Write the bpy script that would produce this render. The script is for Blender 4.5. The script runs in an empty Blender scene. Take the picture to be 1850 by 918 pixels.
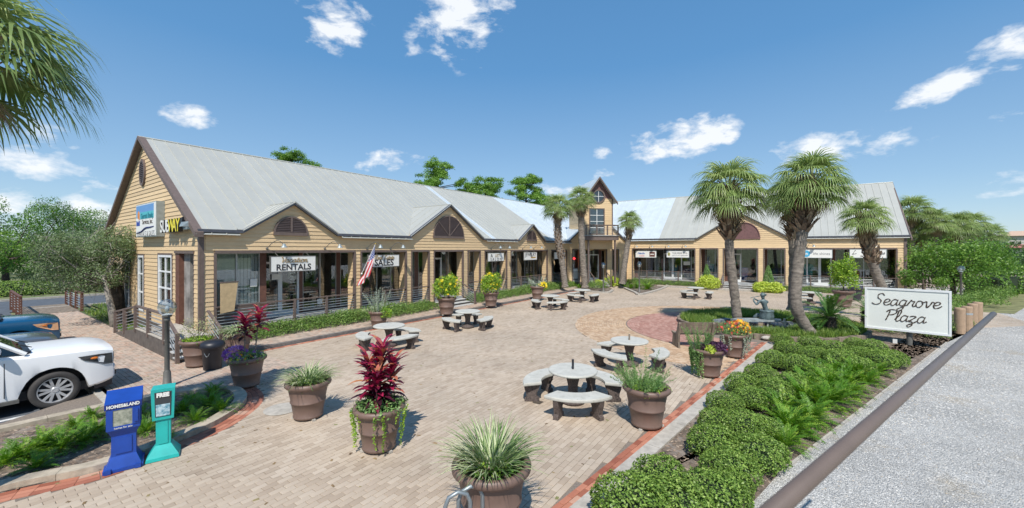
import bpy, bmesh, math, random
import numpy as np
from mathutils import Vector, Matrix
S = bpy.context.scene
COL = S.collection
rnd = random.Random(7)
F = 726.0; H = 3.5; PX0 = 925.0; PY0 = 450.0          # photograph: focal length in pixels, eye height, horizon
rad = math.radians
# ------------------------------------------------------------------ camera
cd = bpy.data.cameras.new("camera"); cam = bpy.data.objects.new("camera", cd); COL.objects.link(cam)
cam.location = (0, 0, H); cam.rotation_euler = (rad(90), 0, 0)
cd.sensor_width = 36.0; cd.lens = 36.0 * F / 1850.0
cd.shift_y = (PY0 - 459.0) / 1850.0 
cd.clip_start = 0.05; cd.clip_end = 5000
cd.dof.use_dof = True; cd.dof.focus_distance = 16.0; cd.dof.aperture_fstop = 2.8
S.camera = cam
# ------------------------------------------------------------------ exposure
S.view_settings.view_transform = 'Standard'; S.view_settings.look = 'None'
S.view_settings.exposure = 0.57; S.view_settings.gamma = 1.0
S.cycles.max_bounces = 6; S.cycles.transparent_max_bounces = 12
# ------------------------------------------------------------------ sun and sky
SUN_EL = rad(53); SHADOW_AZ = rad(3)                 # shadows run away from the camera, slightly right
d_sun = Vector((math.sin(SHADOW_AZ) * math.cos(SUN_EL), math.cos(SHADOW_AZ) * math.cos(SUN_EL), -math.sin(SUN_EL)))
sl = bpy.data.lights.new("sun", 'SUN'); sl.energy = 3.5; sl.angle = rad(0.53); sl.color = (1.0, 0.955, 0.89)
so = bpy.data.objects.new("sun", sl); COL.objects.link(so)
so.rotation_euler = d_sun.to_track_quat('-Z', 'Y').to_euler(); so.location = (-5, -20, 40)

def build_world():
    w = bpy.data.worlds.new("World"); S.world = w; w.use_nodes = True
    nt = w.node_tree; N = nt.nodes; Lk = nt.links; N.clear()
    def math_n(op, a, b=None, c=None):
        n = N.new('ShaderNodeMath'); n.operation = op
        for i, v in enumerate((a, b, c)):
            if v is None: continue
            if isinstance(v, (int, float)): n.inputs[i].default_value = v
            else: Lk.new(v, n.inputs[i])
        return n.outputs[0]
    sky = N.new('ShaderNodeTexSky'); sky.sky_type = 'NISHITA'; sky.sun_disc = False
    sky.sun_elevation = SUN_EL; sky.sun_rotation = rad(180) + SHADOW_AZ
    sky.air_density = 1.0; sky.dust_density = 0.25; sky.ozone_density = 3.0
    tc = N.new('ShaderNodeTexCoord'); sp = N.new('ShaderNodeSeparateXYZ'); Lk.new(tc.outputs['Generated'], sp.inputs[0])
    az = math_n('ARCTAN2', sp.outputs[0], sp.outputs[1]); el = math_n('ARCSINE', sp.outputs[2])
    mp = N.new('ShaderNodeMapping'); mp.inputs['Scale'].default_value = (1, 1, 2.0); Lk.new(tc.outputs['Generated'], mp.inputs[0])
    n1 = N.new('ShaderNodeTexNoise'); n1.inputs['Scale'].default_value = 11; n1.inputs['Detail'].default_value = 9; n1.inputs['Roughness'].default_value = .62
    n1.inputs['Distortion'].default_value = .25
    Lk.new(mp.outputs[0], n1.inputs['Vector'])
    n2 = N.new('ShaderNodeTexNoise'); n2.inputs['Scale'].default_value = 30; n2.inputs['Detail'].default_value = 6
    Lk.new(mp.outputs[0], n2.inputs['Vector'])
    blobs = [(600,35,62,58,-.6,1),(640,88,30,18,.3,.7),(822,38,66,54,-.35,1),(748,80,20,22,0,.55),(912,8,30,14,0,.9),(335,208,52,20,-.1,.8),(45,240,80,30,0,.75),
      (120,312,140,30,-.12,.9),(700,293,62,20,.05,.9),(1230,252,84,30,.12,1.1),(1148,255,30,10,0,.7),(1316,246,20,14,0,.8),(1085,278,20,12,0,.7),
      (1090,312,26,11,0,.7),(1490,272,110,30,.05,.9),(1600,256,45,22,.1,.75),(1720,150,110,26,.38,1),(1815,95,90,34,.42,1.1),(145,376,130,26,-.1,.85),
      (25,362,70,26,0,.85),(1815,215,46,12,.1,.5),(1805,326,76,16,0,.6),(1720,336,36,8,0,.5),(1700,357,52,9,0,.55),(1000,346,52,13,0,.9),(1820,347,76,10,0,.6),
      (132,264,26,7,0,.7),(864,118,15,9,0,.5),(796,174,12,14,0,.4),(1690,235,20,18,0,.4),(40,395,80,14,0,.5)]
    acc = None
    L = []
    for (px, py, wx, hy, tilt, st) in blobs:
        a = math.atan((px - PX0) / F); ca = math.cos(a); e = math.atan((PY0 - py) / F * ca)
        L.append((a, e, wx / F * ca * ca * 1.15, hy / F * ca * 1.15, tilt, st))
    L += [(1.5,.3,.2,.05,0,.9),(2.2,.5,.2,.08,0,1),(3.0,.35,.25,.06,0,1),(-1.6,.4,.2,.07,0,1),(-2.3,.3,.25,.06,0,1),(-2.8,.6,.2,.1,0,1),(.3,1.0,.3,.1,0,.9)]
    for (a, e, sa, se, tilt, st) in L:
        da = math_n('SUBTRACT', az, a); de = math_n('SUBTRACT', el, e); c, s = math.cos(tilt), math.sin(tilt)
        u = math_n('MULTIPLY_ADD', da, c / sa, math_n('MULTIPLY', de, s / sa))
        v = math_n('MULTIPLY_ADD', de, c / se, math_n('MULTIPLY', da, -s / se))
        r2 = math_n('ADD', math_n('MULTIPLY', u, u), math_n('MULTIPLY', v, v))
        b = math_n('MULTIPLY', math_n('MAXIMUM', math_n('SUBTRACT', 1.0, math_n('MULTIPLY', r2, .55)), 0.0), st)
        acc = b if acc is None else math_n('MAXIMUM', acc, b)
    nz = math_n('MULTIPLY_ADD', n2.outputs[0], .35, n1.outputs[0])      # about 0.67 on average
    dens = math_n('MULTIPLY_ADD', acc, .62, math_n('SUBTRACT', math_n('MULTIPLY', nz, 1.5), 1.36))
    dens = math_n('MULTIPLY', math_n('MINIMUM', math_n('MAXIMUM', math_n('MULTIPLY', dens, 3.2), 0), 1), math_n('MINIMUM', math_n('MULTIPLY', acc, 2.2), 1))
    soft = math_n('POWER', dens, 1.2)
    hs = N.new('ShaderNodeHueSaturation'); hs.inputs['Saturation'].default_value = 1.18; hs.inputs['Value'].default_value = 1.0
    Lk.new(sky.outputs[0], hs.inputs['Color'])
    # the blue of a clear gulf-coast day: an even gradient from horizon to zenith, all the way round, over the physical sky
    gr = N.new('ShaderNodeValToRGB'); ge = gr.color_ramp.elements
    for _ in range(2): ge.new(.5)
    k_ = 4.6
    for i, (p, c) in enumerate(((0,(.44,.58,.70)),(.13,(.30,.47,.66)),(.40,(.115,.305,.575)),(1,(.05,.185,.44)))): ge[i].position = p; ge[i].color = (*c, 1)
    Lk.new(math_n('MAXIMUM', sp.outputs[2], 0), gr.inputs[0])
    gm = N.new('ShaderNodeVectorMath'); gm.operation = 'SCALE'; gm.inputs['Scale'].default_value = k_; Lk.new(gr.outputs[0], gm.inputs[0])
    sm = N.new('ShaderNodeMixRGB'); sm.inputs[0].default_value = .8; Lk.new(hs.outputs[0], sm.inputs[1]); Lk.new(gm.outputs[0], sm.inputs[2])
    mx = N.new('ShaderNodeMixRGB'); mx.inputs[2].default_value = (4.7, 4.8, 4.9, 1)
    Lk.new(math_n('MULTIPLY', soft, .88), mx.inputs[0]); Lk.new(sm.outputs[0], mx.inputs[1])
    bg = N.new('ShaderNodeBackground'); bg.inputs['Strength'].default_value = .148; Lk.new(mx.outputs[0], bg.inputs[0])
    o = N.new('ShaderNodeOutputWorld'); Lk.new(bg.outputs[0], o.inputs[0])
build_world()

# ------------------------------------------------------------------ frames of reference
UX, UY = .5786, .8157                                 # direction the left wing runs; the right wing runs along (UY,-UX)
def l2w(x, y): return (x * UY + y * UX, -x * UX + y * UY)
def w2l(X, Y): return (X * UY - Y * UX, X * UX + Y * UY)
def G(px, py, z=0.0):                                 # where the sight line of a picture point meets height z
    Y = F * (H - z) / (py - PY0); return ((px - PX0) / F * Y, Y)
BROT = math.atan2(-UX, UY); UANG = math.atan2(UY, UX)

# ------------------------------------------------------------------ mesh builder
class MB:
    def __init__(s): s.v = []; s.f = []; s.r = []
    def add(s, vs, fs, r=None):
        o = len(s.v); s.v += [tuple(p) for p in vs]; s.f += [tuple(i + o for i in f) for f in fs]
        s.r += [(rnd.random() if r is None else r)] * len(fs)
        return s
    def hexa(s, p, r=None): return s.add(p, [(0,3,2,1),(4,5,6,7),(0,1,5,4),(1,2,6,5),(2,3,7,6),(3,0,4,7)], r)
    def box(s, x0, x1, y0, y1, z0, z1, m=None, r=None):
        p = [(x0,y0,z0),(x1,y0,z0),(x1,y1,z0),(x0,y1,z0),(x0,y0,z1),(x1,y0,z1),(x1,y1,z1),(x0,y1,z1)]
        if m: p = [m(*q) for q in p]
        return s.hexa(p, r)
    def prism(s, poly, z0, z1, m=None, r=None):        # poly in xy
        n = len(poly); p = [(x, y, z0) for x, y in poly] + [(x, y, z1) for x, y in poly]
        if m: p = [m(*q) for q in p]
        return s.add(p, [tuple(range(n))[::-1], tuple(range(n, 2*n))] + [(i, (i+1) % n, n+(i+1) % n, n+i) for i in range(n)], r)
    def quad(s, a, b, c, d, r=None): return s.add([a,b,c,d], [(0,1,2,3)], r)
    def tube(s, pts, rs, n=8, cap=True, r=None, squash=None):
        pts = [Vector(p) for p in pts]
        if isinstance(rs, (int, float)): rs = [rs] * len(pts)
        vs = []; up = Vector((0, 0, 1)); last = None
        for i, p in enumerate(pts):
            t = (pts[min(i+1, len(pts)-1)] - pts[max(i-1, 0)])
            t = t.normalized() if t.length > 1e-9 else Vector((0,0,1))
            if last is None:
                a = t.cross(up) if abs(t.dot(up)) < .95 else t.cross(Vector((1, 0, 0)))
            else: a = last - t * last.dot(t)
            a.normalize(); last = a; b = t.cross(a)
            for k in range(n):
                q = 2 * math.pi * k / n; vs.append(p + a * (math.cos(q) * rs[i]) + b * (math.sin(q) * rs[i]))
        fs = [(i*n+k, i*n+(k+1) % n, (i+1)*n+(k+1) % n, (i+1)*n+k) for i in range(len(pts)-1) for k in range(n)]
        if cap: fs += [tuple(range(n))[::-1], tuple(range((len(pts)-1)*n, len(pts)*n))]
        return s.add(vs, fs, r)
    def lathe(s, prof, n=24, c=(0,0,0), r=None, ax=None):
        vs = []
        for (q, z) in prof:
            for k in range(n):
                a = 2*math.pi*k/n
                p = (q*math.cos(a), q*math.sin(a), z)
                if ax == 'y': p = (p[0], p[2], p[1])
                if ax == 'x': p = (p[2], p[0], p[1])
                vs.append((c[0]+p[0], c[1]+p[1], c[2]+p[2]))
        fs = [(i*n+k, i*n+(k+1) % n, (i+1)*n+(k+1) % n, (i+1)*n+k) for i in range(len(prof)-1) for k in range(n)]
        return s.add(vs, fs, r)
    def ball(s, c, rx, ry=None, rz=None, n=12, m=8, r=None):
        ry = rx if ry is None else ry; rz = rx if rz is None else rz
        vs = []
        for i in range(m+1):
            t = math.pi*i/m
            for k in range(n):
                a = 2*math.pi*k/n; q = max(math.sin(t), .001)
                vs.append((c[0]+rx*q*math.cos(a), c[1]+ry*q*math.sin(a), c[2]-rz*math.cos(t)))
        fs = [(i*n+k, i*n+(k+1) % n, (i+1)*n+(k+1) % n, (i+1)*n+k) for i in range(m) for k in range(n)]
        return s.add(vs, fs, r)
    def mesh(s, name, smooth=False):
        me = bpy.data.meshes.new(name); me.from_pydata(s.v, [], s.f)
        if 5 < len(s.f) < 3000:
            bm = bmesh.new(); bm.from_mesh(me); bmesh.ops.recalc_face_normals(bm, faces=bm.faces); bm.to_mesh(me); bm.free()
        at = me.attributes.new('rnd', 'FLOAT', 'FACE'); at.data.foreach_set('value', s.r)
        if smooth: me.polygons.foreach_set('use_smooth', [True]*len(me.polygons))
        me.update(); return me

def np_mesh(name, v, q, r=None, smooth=False):
    v = np.asarray(v, dtype=np.float32).reshape(-1, 3); q = np.asarray(q, dtype=np.int32)
    k = q.shape[1]; me = bpy.data.meshes.new(name)
    me.vertices.add(len(v)); me.vertices.foreach_set('co', v.ravel())
    me.loops.add(q.size); me.loops.foreach_set('vertex_index', q.ravel())
    me.polygons.add(len(q)); me.polygons.foreach_set('loop_start', np.arange(0, q.size, k, dtype=np.int32))
    me.polygons.foreach_set('loop_total', np.full(len(q), k, dtype=np.int32))
    at = me.attributes.new('rnd', 'FLOAT', 'FACE')
    at.data.foreach_set('value', (np.random.RandomState(1).rand(len(q)) if r is None else np.asarray(r)).astype(np.float32))
    me.polygons.foreach_set('use_smooth', np.full(len(q), smooth, dtype=bool))
    me.update(calc_edges=True); me.validate(); return me

USED = {}
def link(o, parent=None, m=None):
    COL.objects.link(o)
    if parent is not None: o.parent = parent
    if m is not None and not len(o.data.materials): o.data.materials.append(m)
    return o
def part(name, mb, mat, parent, smooth=False, loc=None, rot=None, kind=None, label=None):
    me = mb.mesh(name, smooth) if isinstance(mb, MB) else mb
    o = bpy.data.objects.new(name, me); link(o, parent, mat)
    if loc is not None: o.location = loc
    if rot is not None: o.rotation_euler = rot
    if kind: o['kind'] = kind
    if label: o['label'] = label
    return o
def thing(name, label, cat, loc=(0,0,0), rz=0.0, group=None, scale=None):
    o = bpy.data.objects.new(name, None); o.empty_display_size = .2; COL.objects.link(o)
    o.location = loc; o.rotation_euler = (0, 0, rz)
    if scale: o.scale = (scale, scale, scale)
    o['label'] = label; o['category'] = cat
    if group: o['group'] = group
    return o
def struct(name, mb, mat, smooth=False):
    o = part(name, mb, mat, None, smooth); o['kind'] = 'structure'; return o
def copy_thing(root, label, loc, rz=0.0, scale=None, group=None, cat=None):
    r = root.copy(); COL.objects.link(r); r.location = loc; r.rotation_euler = (0, 0, rz)
    if scale is not None: r.scale = (scale,)*3 if isinstance(scale, (int, float)) else scale
    r['label'] = label
    if group: r['group'] = group
    for ch in root.children:
        c = ch.copy(); COL.objects.link(c); c.parent = r
        for g in ch.children:
            d = g.copy(); COL.objects.link(d); d.parent = c
    return r

# ------------------------------------------------------------------ materials
MATS = {}
def mat(name, col=(.5,.5,.5), rough=.6, metal=0.0, var=.12, vscale=6.0, bump=0.0, bscale=40.0, col2=None, ramp=None,
        rndvar=0.0, trans=0.0, emit=None, spec=.5, stretch=None, coat=0.0, objrnd=0.0, spots=None):
    if name in MATS: return MATS[name]
    m = bpy.data.materials.new(name); m.use_nodes = True; nt = m.node_tree; N = nt.nodes; Lk = nt.links
    bs = N['Principled BSDF']; bs.inputs['Roughness'].default_value = rough; bs.inputs['Metallic'].default_value = metal
    bs.inputs['Specular IOR Level'].default_value = spec; bs.inputs['Coat Weight'].default_value = coat
    tc = N.new('ShaderNodeTexCoord'); mp = N.new('ShaderNodeMapping'); Lk.new(tc.outputs['Object'], mp.inputs[0])
    if stretch: mp.inputs['Scale'].default_value = stretch
    nz = N.new('ShaderNodeTexNoise'); nz.inputs['Scale'].default_value = vscale; nz.inputs['Detail'].default_value = 6; nz.inputs['Roughness'].default_value = .6
    Lk.new(mp.outputs[0], nz.inputs['Vector'])
    c0 = None
    if ramp:
        at = N.new('ShaderNodeAttribute'); at.attribute_name = 'rnd'
        cr = N.new('ShaderNodeValToRGB'); el = cr.color_ramp.elements
        while len(el) < len(ramp): el.new(.5)
        for i, (p, c) in enumerate(ramp): el[i].position = p; el[i].color = (*c, 1)
        Lk.new(at.outputs['Fac'], cr.inputs[0]); c0 = cr.outputs[0]
    else:
        mc = N.new('ShaderNodeMixRGB'); mc.inputs[1].default_value = (*col, 1); mc.inputs[2].default_value = (*(col2 or tuple(x*(1-var*2.2) for x in col)), 1)
        mr = N.new('ShaderNodeMapRange'); mr.inputs[1].default_value = .35; mr.inputs[2].default_value = .68; Lk.new(nz.outputs[0], mr.inputs[0])
        Lk.new(mr.outputs[0], mc.inputs[0]); c0 = mc.outputs[0]
    def val(fac_socket, amt):
        nonlocal c0
        mr = N.new('ShaderNodeMapRange'); mr.inputs[3].default_value = 1-amt; mr.inputs[4].default_value = 1+amt; Lk.new(fac_socket, mr.inputs[0])
        hs = N.new('ShaderNodeHueSaturation'); Lk.new(mr.outputs[0], hs.inputs['Value']); Lk.new(c0, hs.inputs['Color']); c0 = hs.outputs[0]
    if ramp and var:
        mr0 = N.new('ShaderNodeMapRange'); mr0.inputs[1].default_value = .3; mr0.inputs[2].default_value = .7; Lk.new(nz.outputs[0], mr0.inputs[0]); val(mr0.outputs[0], var)
    if rndvar:
        at = N.new('ShaderNodeAttribute'); at.attribute_name = 'rnd'; val(at.outputs['Fac'], rndvar)
    if objrnd:
        oi = N.new('ShaderNodeObjectInfo'); val(oi.outputs['Random'], objrnd)
    if spots:                                          # (scale, threshold, colour, amount): stains with a shape of their own
        sc, th, cc, am = spots
        ns = N.new('ShaderNodeTexNoise'); ns.inputs['Scale'].default_value = sc; ns.inputs['Detail'].default_value = 8; ns.inputs['Roughness'].default_value = .65
        Lk.new(mp.outputs[0], ns.inputs['Vector'])
        mr = N.new('ShaderNodeMapRange'); mr.inputs[1].default_value = th; mr.inputs[2].default_value = th+.12; mr.inputs[4].default_value = am; Lk.new(ns.outputs[0], mr.inputs[0])
        mm = N.new('ShaderNodeMixRGB'); mm.inputs[2].default_value = (*cc, 1); Lk.new(mr.outputs[0], mm.inputs[0]); Lk.new(c0, mm.inputs[1]); c0 = mm.outputs[0]
    Lk.new(c0, bs.inputs['Base Color'])
    if bump:
        nb = N.new('ShaderNodeTexNoise'); nb.inputs['Scale'].default_value = bscale; nb.inputs['Detail'].default_value = 5; Lk.new(mp.outputs[0], nb.inputs['Vector'])
        bp = N.new('ShaderNodeBump'); bp.inputs['Strength'].default_value = 1.0; bp.inputs['Distance'].default_value = bump
        Lk.new(nb.outputs[0], bp.inputs['Height']); Lk.new(bp.outputs[0], bs.inputs['Normal'])
    if emit:
        bs.inputs['Emission Color'].default_value = (*emit[0], 1); bs.inputs['Emission Strength'].default_value = emit[1]
    if trans:
        out = N['Material Output']; tr = N.new('ShaderNodeBsdfTranslucent'); ms = N.new('ShaderNodeMixShader'); ms.inputs[0].default_value = trans
        hs = N.new('ShaderNodeHueSaturation'); hs.inputs['Value'].default_value = 1.3; hs.inputs['Saturation'].default_value = 1.1; Lk.new(c0, hs.inputs['Color']); Lk.new(hs.outputs[0], tr.inputs[0])
        Lk.new(bs.outputs[0], ms.inputs[1]); Lk.new(tr.outputs[0], ms.inputs[2]); Lk.new(ms.outputs[0], out.inputs[0])
    MATS[name] = m; return m
def glass(name, tint=(.7,.75,.75), base=.10, amt=.7, rough=.015):
    m = bpy.data.materials.new(name); m.use_nodes = True; N = m.node_tree.nodes; Lk = m.node_tree.links
    N.remove(N['Principled BSDF']); out = N['Material Output']
    t = N.new('ShaderNodeBsdfTransparent'); t.inputs[0].default_value = (*tint, 1)
    g = N.new('ShaderNodeBsdfGlossy'); g.inputs['Roughness'].default_value = rough
    lw = N.new('ShaderNodeLayerWeight'); lw.inputs[0].default_value = .5
    p = N.new('ShaderNodeMath'); p.operation = 'POWER'; p.inputs[1].default_value = 3; Lk.new(lw.outputs['Facing'], p.inputs[0])
    q = N.new('ShaderNodeMath'); q.operation = 'MULTIPLY_ADD'; q.inputs[1].default_value = amt; q.inputs[2].default_value = base; Lk.new(p.outputs[0], q.inputs[0])
    ms = N.new('ShaderNodeMixShader'); Lk.new(q.outputs[0], ms.inputs[0]); Lk.new(t.outputs[0], ms.inputs[1]); Lk.new(g.outputs[0], ms.inputs[2]); Lk.new(ms.outputs[0], out.inputs[0])
    return m
M_SIDING = mat('siding_paint', (.70,.51,.295), .65, var=.07, vscale=3, stretch=(1,1,9), objrnd=.06, rndvar=.05, bump=.002, bscale=30)
M_TRIM = mat('brown_trim', (.16,.118,.10), .6, var=.12, vscale=8, bump=.001)
M_TRIMRED = mat('red_brown_wood', (.17,.075,.05), .6, var=.15)
M_FASCIA = mat('dark_gutter', (.09,.095,.115), .45)
M_MAROON = mat('maroon_paint', (.19,.095,.09), .6)
M_ROOF = mat('weathered_metal_roof', (.45,.45,.405), .5, metal=.15, var=.03, vscale=1.2, stretch=(1,1,1), objrnd=.03, spots=(2.5,.58,(.38,.38,.34),.2))
M_ROOFNEW = mat('bright_metal_roof', (.60,.66,.69), .42, metal=.2, var=.05, vscale=1.5, objrnd=.03)
M_STEEL = mat('steel_bar', (.52,.54,.54), .4, metal=.5)
M_WHITE = mat('white_paint', (.74,.75,.74), .5, var=.04)
M_ALU = mat('aluminium_frame', (.45,.46,.45), .4, metal=.5)
M_DARK = mat('dark_interior', (.03,.028,.026), .8)
M_INT = mat('shop_interior_wall', (.34,.31,.28), .8, var=.3, vscale=2)
M_FLOOR = mat('porch_decking', (.42,.43,.43), .5, var=.2, vscale=4)
M_SKIRT = mat('porch_skirt', (.14,.12,.105), .75, var=.2, vscale=5)
M_STEP = mat('painted_step', (.55,.55,.53), .6, var=.15)
M_CONC = mat('pale_concrete', (.48,.44,.38), .85, var=.14, vscale=7, bump=.003, bscale=60, spots=(2.2,.55,(.25,.23,.2),.4))
M_KERB = mat('kerb_concrete', (.50,.425,.32), .85, var=.18, vscale=5, bump=.004, bscale=50, spots=(3,.54,(.2,.18,.15),.5))
M_BRICK = mat('tan_brick', rough=.8, var=.16, vscale=.35, ramp=[(0,(.365,.285,.21)),(.25,(.425,.34,.255)),(.6,(.455,.37,.28)),(.85,(.48,.395,.305)),(1,(.40,.315,.235))], bump=.002, bscale=60, spots=(.85,.60,(.30,.25,.20),.5))
M_RED = mat('red_brick', rough=.8, var=.12, vscale=2, ramp=[(0,(.26,.08,.045)),(.5,(.40,.15,.09)),(.9,(.50,.21,.13)),(1,(.50,.33,.24))], bump=.002, bscale=60)
M_ORANGE = mat('orange_brick', rough=.8, var=.12, vscale=1, ramp=[(0,(.40,.26,.16)),(.5,(.50,.345,.215)),(1,(.55,.41,.28))], bump=.002, bscale=60)
M_ROSE = mat('rose_brick', rough=.8, var=.1, vscale=1, ramp=[(0,(.33,.16,.12)),(.5,(.41,.22,.17)),(1,(.46,.28,.22))], bump=.002, bscale=60)
M_PAVER = mat('pink_grey_paver', rough=.85, var=.12, vscale=1, ramp=[(0,(.32,.25,.20)),(.35,(.42,.34,.27)),(.7,(.48,.37,.29)),(1,(.40,.27,.20))], bump=.002, bscale=60)
M_SAND = mat('joint_sand', (.25,.205,.165), .95, var=.2, vscale=30)
M_ASPH = mat('asphalt', (.105,.12,.14), .85, var=.14, vscale=4, bump=.004, bscale=120, spots=(1.0,.56,(.05,.055,.06),.5))
M_PAINT = mat('road_paint', (.72,.72,.70), .7, var=.15, vscale=12)
M_POT = mat('brown_planter_plastic', (.175,.112,.088), .5, var=.08, vscale=4, bump=.0015, bscale=25, spots=(5,.6,(.26,.19,.16),.35))
M_SOIL = mat('potting_soil', (.06,.04,.028), .95, var=.3, vscale=30, bump=.01)
M_TABLE = mat('white_cast_stone', (.52,.51,.455), .75, var=.08, vscale=5, bump=.002, bscale=50, spots=(9,.56,(.34,.33,.28),.6))
M_PEB = mat('dark_pebble_stone', (.15,.115,.10), .8, var=.35, vscale=45, bump=.008, bscale=70)
M_BLACK = mat('black_plastic', (.018,.02,.028), .45)
M_WOODG = mat('weathered_wood', (.30,.24,.18), .8, var=.3, vscale=6, stretch=(1,1,.2), bump=.004, bscale=30)
M_BARK = mat('palm_bark', (.30,.255,.21), .9, var=.3, vscale=5, stretch=(1,1,2.2), bump=.025, bscale=16, spots=(7,.55,(.14,.11,.09),.6))
M_BARKD = mat('dark_bark', (.11,.085,.065), .9, var=.3, vscale=8, bump=.02, bscale=18)
M_BARKL = mat('pale_bark', (.33,.30,.26), .9, var=.3, vscale=8, bump=.01, bscale=18)
M_BOOT = mat('palm_boot', rough=.9, var=.2, vscale=8, ramp=[(0,(.09,.055,.035)),(.5,(.22,.15,.10)),(1,(.38,.29,.20))])
def leafmat(n, a, b, c, tr=.3, rough=.45, var=.2): return mat(n, rough=rough, var=var, vscale=3, ramp=[(0,a),(.55,b),(1,c)], trans=tr, spec=.4)
M_SHRUB = leafmat('shrub_leaf', (.06,.12,.02), (.18,.30,.05), (.42,.54,.13))
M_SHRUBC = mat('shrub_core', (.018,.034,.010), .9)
M_FERN = leafmat('fern_leaf', (.06,.15,.015), (.13,.29,.025), (.32,.44,.06))
M_PALM = leafmat('palm_leaf', (.10,.155,.04), (.25,.34,.11), (.50,.56,.24), rough=.4)
M_PALMD = leafmat('dry_palm_leaf', (.25,.18,.10), (.38,.30,.18), (.45,.38,.25))
M_SAGO = leafmat('sago_leaf', (.035,.09,.02), (.09,.20,.04), (.22,.33,.09), rough=.3)
M_TREE = leafmat('tree_leaf', (.05,.12,.02), (.12,.25,.035), (.26,.40,.07))
M_TREED = leafmat('dark_tree_leaf', (.03,.07,.02), (.06,.13,.03), (.12,.22,.05))
M_OAK = leafmat('oak_leaf', (.08,.12,.05), (.17,.24,.10), (.32,.39,.20))
M_TWIG = mat('bare_twig', (.30,.27,.24), .9)
M_PINE = leafmat('pine_needle', (.06,.13,.02), (.15,.30,.04), (.30,.46,.08))
M_YEL = leafmat('yellow_petal', (.75,.55,.02), (.9,.72,.03), (.95,.85,.12))
M_ALLA = leafmat('allamanda_leaf', (.10,.20,.02), (.22,.38,.04), (.45,.58,.07))
M_LIME = leafmat('lime_leaf', (.32,.42,.04), (.52,.62,.09), (.68,.74,.18))
M_VARI = leafmat('variegated_blade', (.06,.14,.03), (.28,.37,.14), (.66,.68,.45))
M_ROSEM = leafmat('rosemary_leaf', (.08,.17,.05), (.18,.32,.09), (.33,.46,.18))
M_SILV = leafmat('silver_leaf', (.22,.28,.20), (.38,.44,.34), (.55,.60,.48))
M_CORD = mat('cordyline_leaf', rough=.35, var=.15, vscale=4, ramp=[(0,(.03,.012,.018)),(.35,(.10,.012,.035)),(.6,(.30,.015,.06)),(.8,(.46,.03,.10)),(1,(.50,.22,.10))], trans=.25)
M_PURP = leafmat('purple_flower', (.22,.08,.35), (.38,.16,.50), (.55,.32,.66))
M_DPUR = leafmat('dark_purple_leaf', (.04,.015,.045), (.09,.03,.08), (.15,.08,.10))
M_ORFL = leafmat('orange_flower', (.85,.20,.02), (.95,.50,.02), (.95,.75,.03))
M_REDFL = leafmat('red_flower', (.45,.02,.03), (.65,.05,.05), (.8,.2,.15))
M_GRASS = leafmat('grass_blade', (.07,.14,.025), (.17,.28,.05), (.32,.40,.09))
M_GLASS = glass('window_glass', (.78,.82,.82), .14, .7)
M_GLASSC = glass('lamp_glass', (.72,.76,.76), .22, .5, .12)
M_CARGL = glass('car_glass', (.10,.14,.12), .12, .8)
M_BRONZE = mat('verdigris_bronze', (.17,.23,.24), .5, metal=.25, var=.25, vscale=9, bump=.004)
M_SIGNW = mat('sign_white', (.78,.77,.72), .5, var=.03)
M_SIGNP = mat('sign_face', (.74,.755,.70), .45, var=.03, vscale=1.5)
M_INK = mat('sign_ink', (.035,.035,.04), .5)
M_INKBR = mat('sign_brown_ink', (.085,.06,.045), .5)
M_INKGOLD = mat('sign_gold_ink', (.34,.24,.11), .5)
M_GREYM = mat('grey_metal', (.38,.43,.43), .4, metal=.4)
M_LAMP = mat('lamp_post_paint', (.14,.135,.12), .5)
M_RAILB = mat('brown_handrail_paint', (.15,.113,.093), .45, var=.06)
# ================================================================== ground
def in_poly(x, y, poly):
    x = np.asarray(x); y = np.asarray(y); ins = np.zeros(x.shape, bool); j = len(poly)-1
    for i in range(len(poly)):
        xi, yi = poly[i]; xj, yj = poly[j]
        c = ((yi > y) != (yj > y)) & (x < (xj-xi)*(y-yi)/((yj-yi) or 1e-9)+xi); ins ^= c; j = i
    return ins
def sheet(name, poly, z, m, kind='structure'):
    if sum(a[0]*b[1]-b[0]*a[1] for a, b in zip(poly, poly[1:]+poly[:1])) < 0: poly = poly[::-1]
    return struct(name, MB().add([(x, y, z) for x, y in poly], [tuple(range(len(poly)))]), m)
def lp(pts): return [l2w(*p) for p in pts]
M_GROUND = mat('far_grass', (.13,.17,.06), .95, var=.3, vscale=.4, col2=(.22,.21,.12))
sheet('ground', [(-2500,-2500),(2500,-2500),(2500,2500),(-2500,2500)], -.14, M_GROUND)
# gravel lot on the right
def gravel_mat():
    m = mat('gravel', (.53,.515,.48), .95, var=.12, vscale=.6, spots=(.55,.57,(.40,.32,.21),.6))
    N = m.node_tree.nodes; Lk = m.node_tree.links; bs = N['Principled BSDF']
    src = bs.inputs['Base Color'].links[0].from_socket
    tc = N.new('ShaderNodeTexCoord')
    vo = N.new('ShaderNodeTexVoronoi'); vo.inputs['Scale'].default_value = 55; Lk.new(tc.outputs['Object'], vo.inputs['Vector'])
    hs = N.new('ShaderNodeHueSaturation'); mr = N.new('ShaderNodeMapRange'); mr.inputs[3].default_value = .65; mr.inputs[4].default_value = 1.3
    sp = N.new('ShaderNodeSeparateColor'); Lk.new(vo.outputs['Color'], sp.inputs[0]); Lk.new(sp.outputs[0], mr.inputs[0])
    Lk.new(mr.outputs[0], hs.inputs['Value']); Lk.new(src, hs.inputs['Color']); Lk.new(hs.outputs[0], bs.inputs['Base Color'])
    bp = N.new('ShaderNodeBump'); bp.inputs['Strength'].default_value = 1; bp.inputs['Distance'].default_value = .022; bp.invert = True
    Lk.new(vo.outputs['Distance'], bp.inputs['Height']); Lk.new(bp.outputs[0], bs.inputs['Normal'])
    return m
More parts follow.
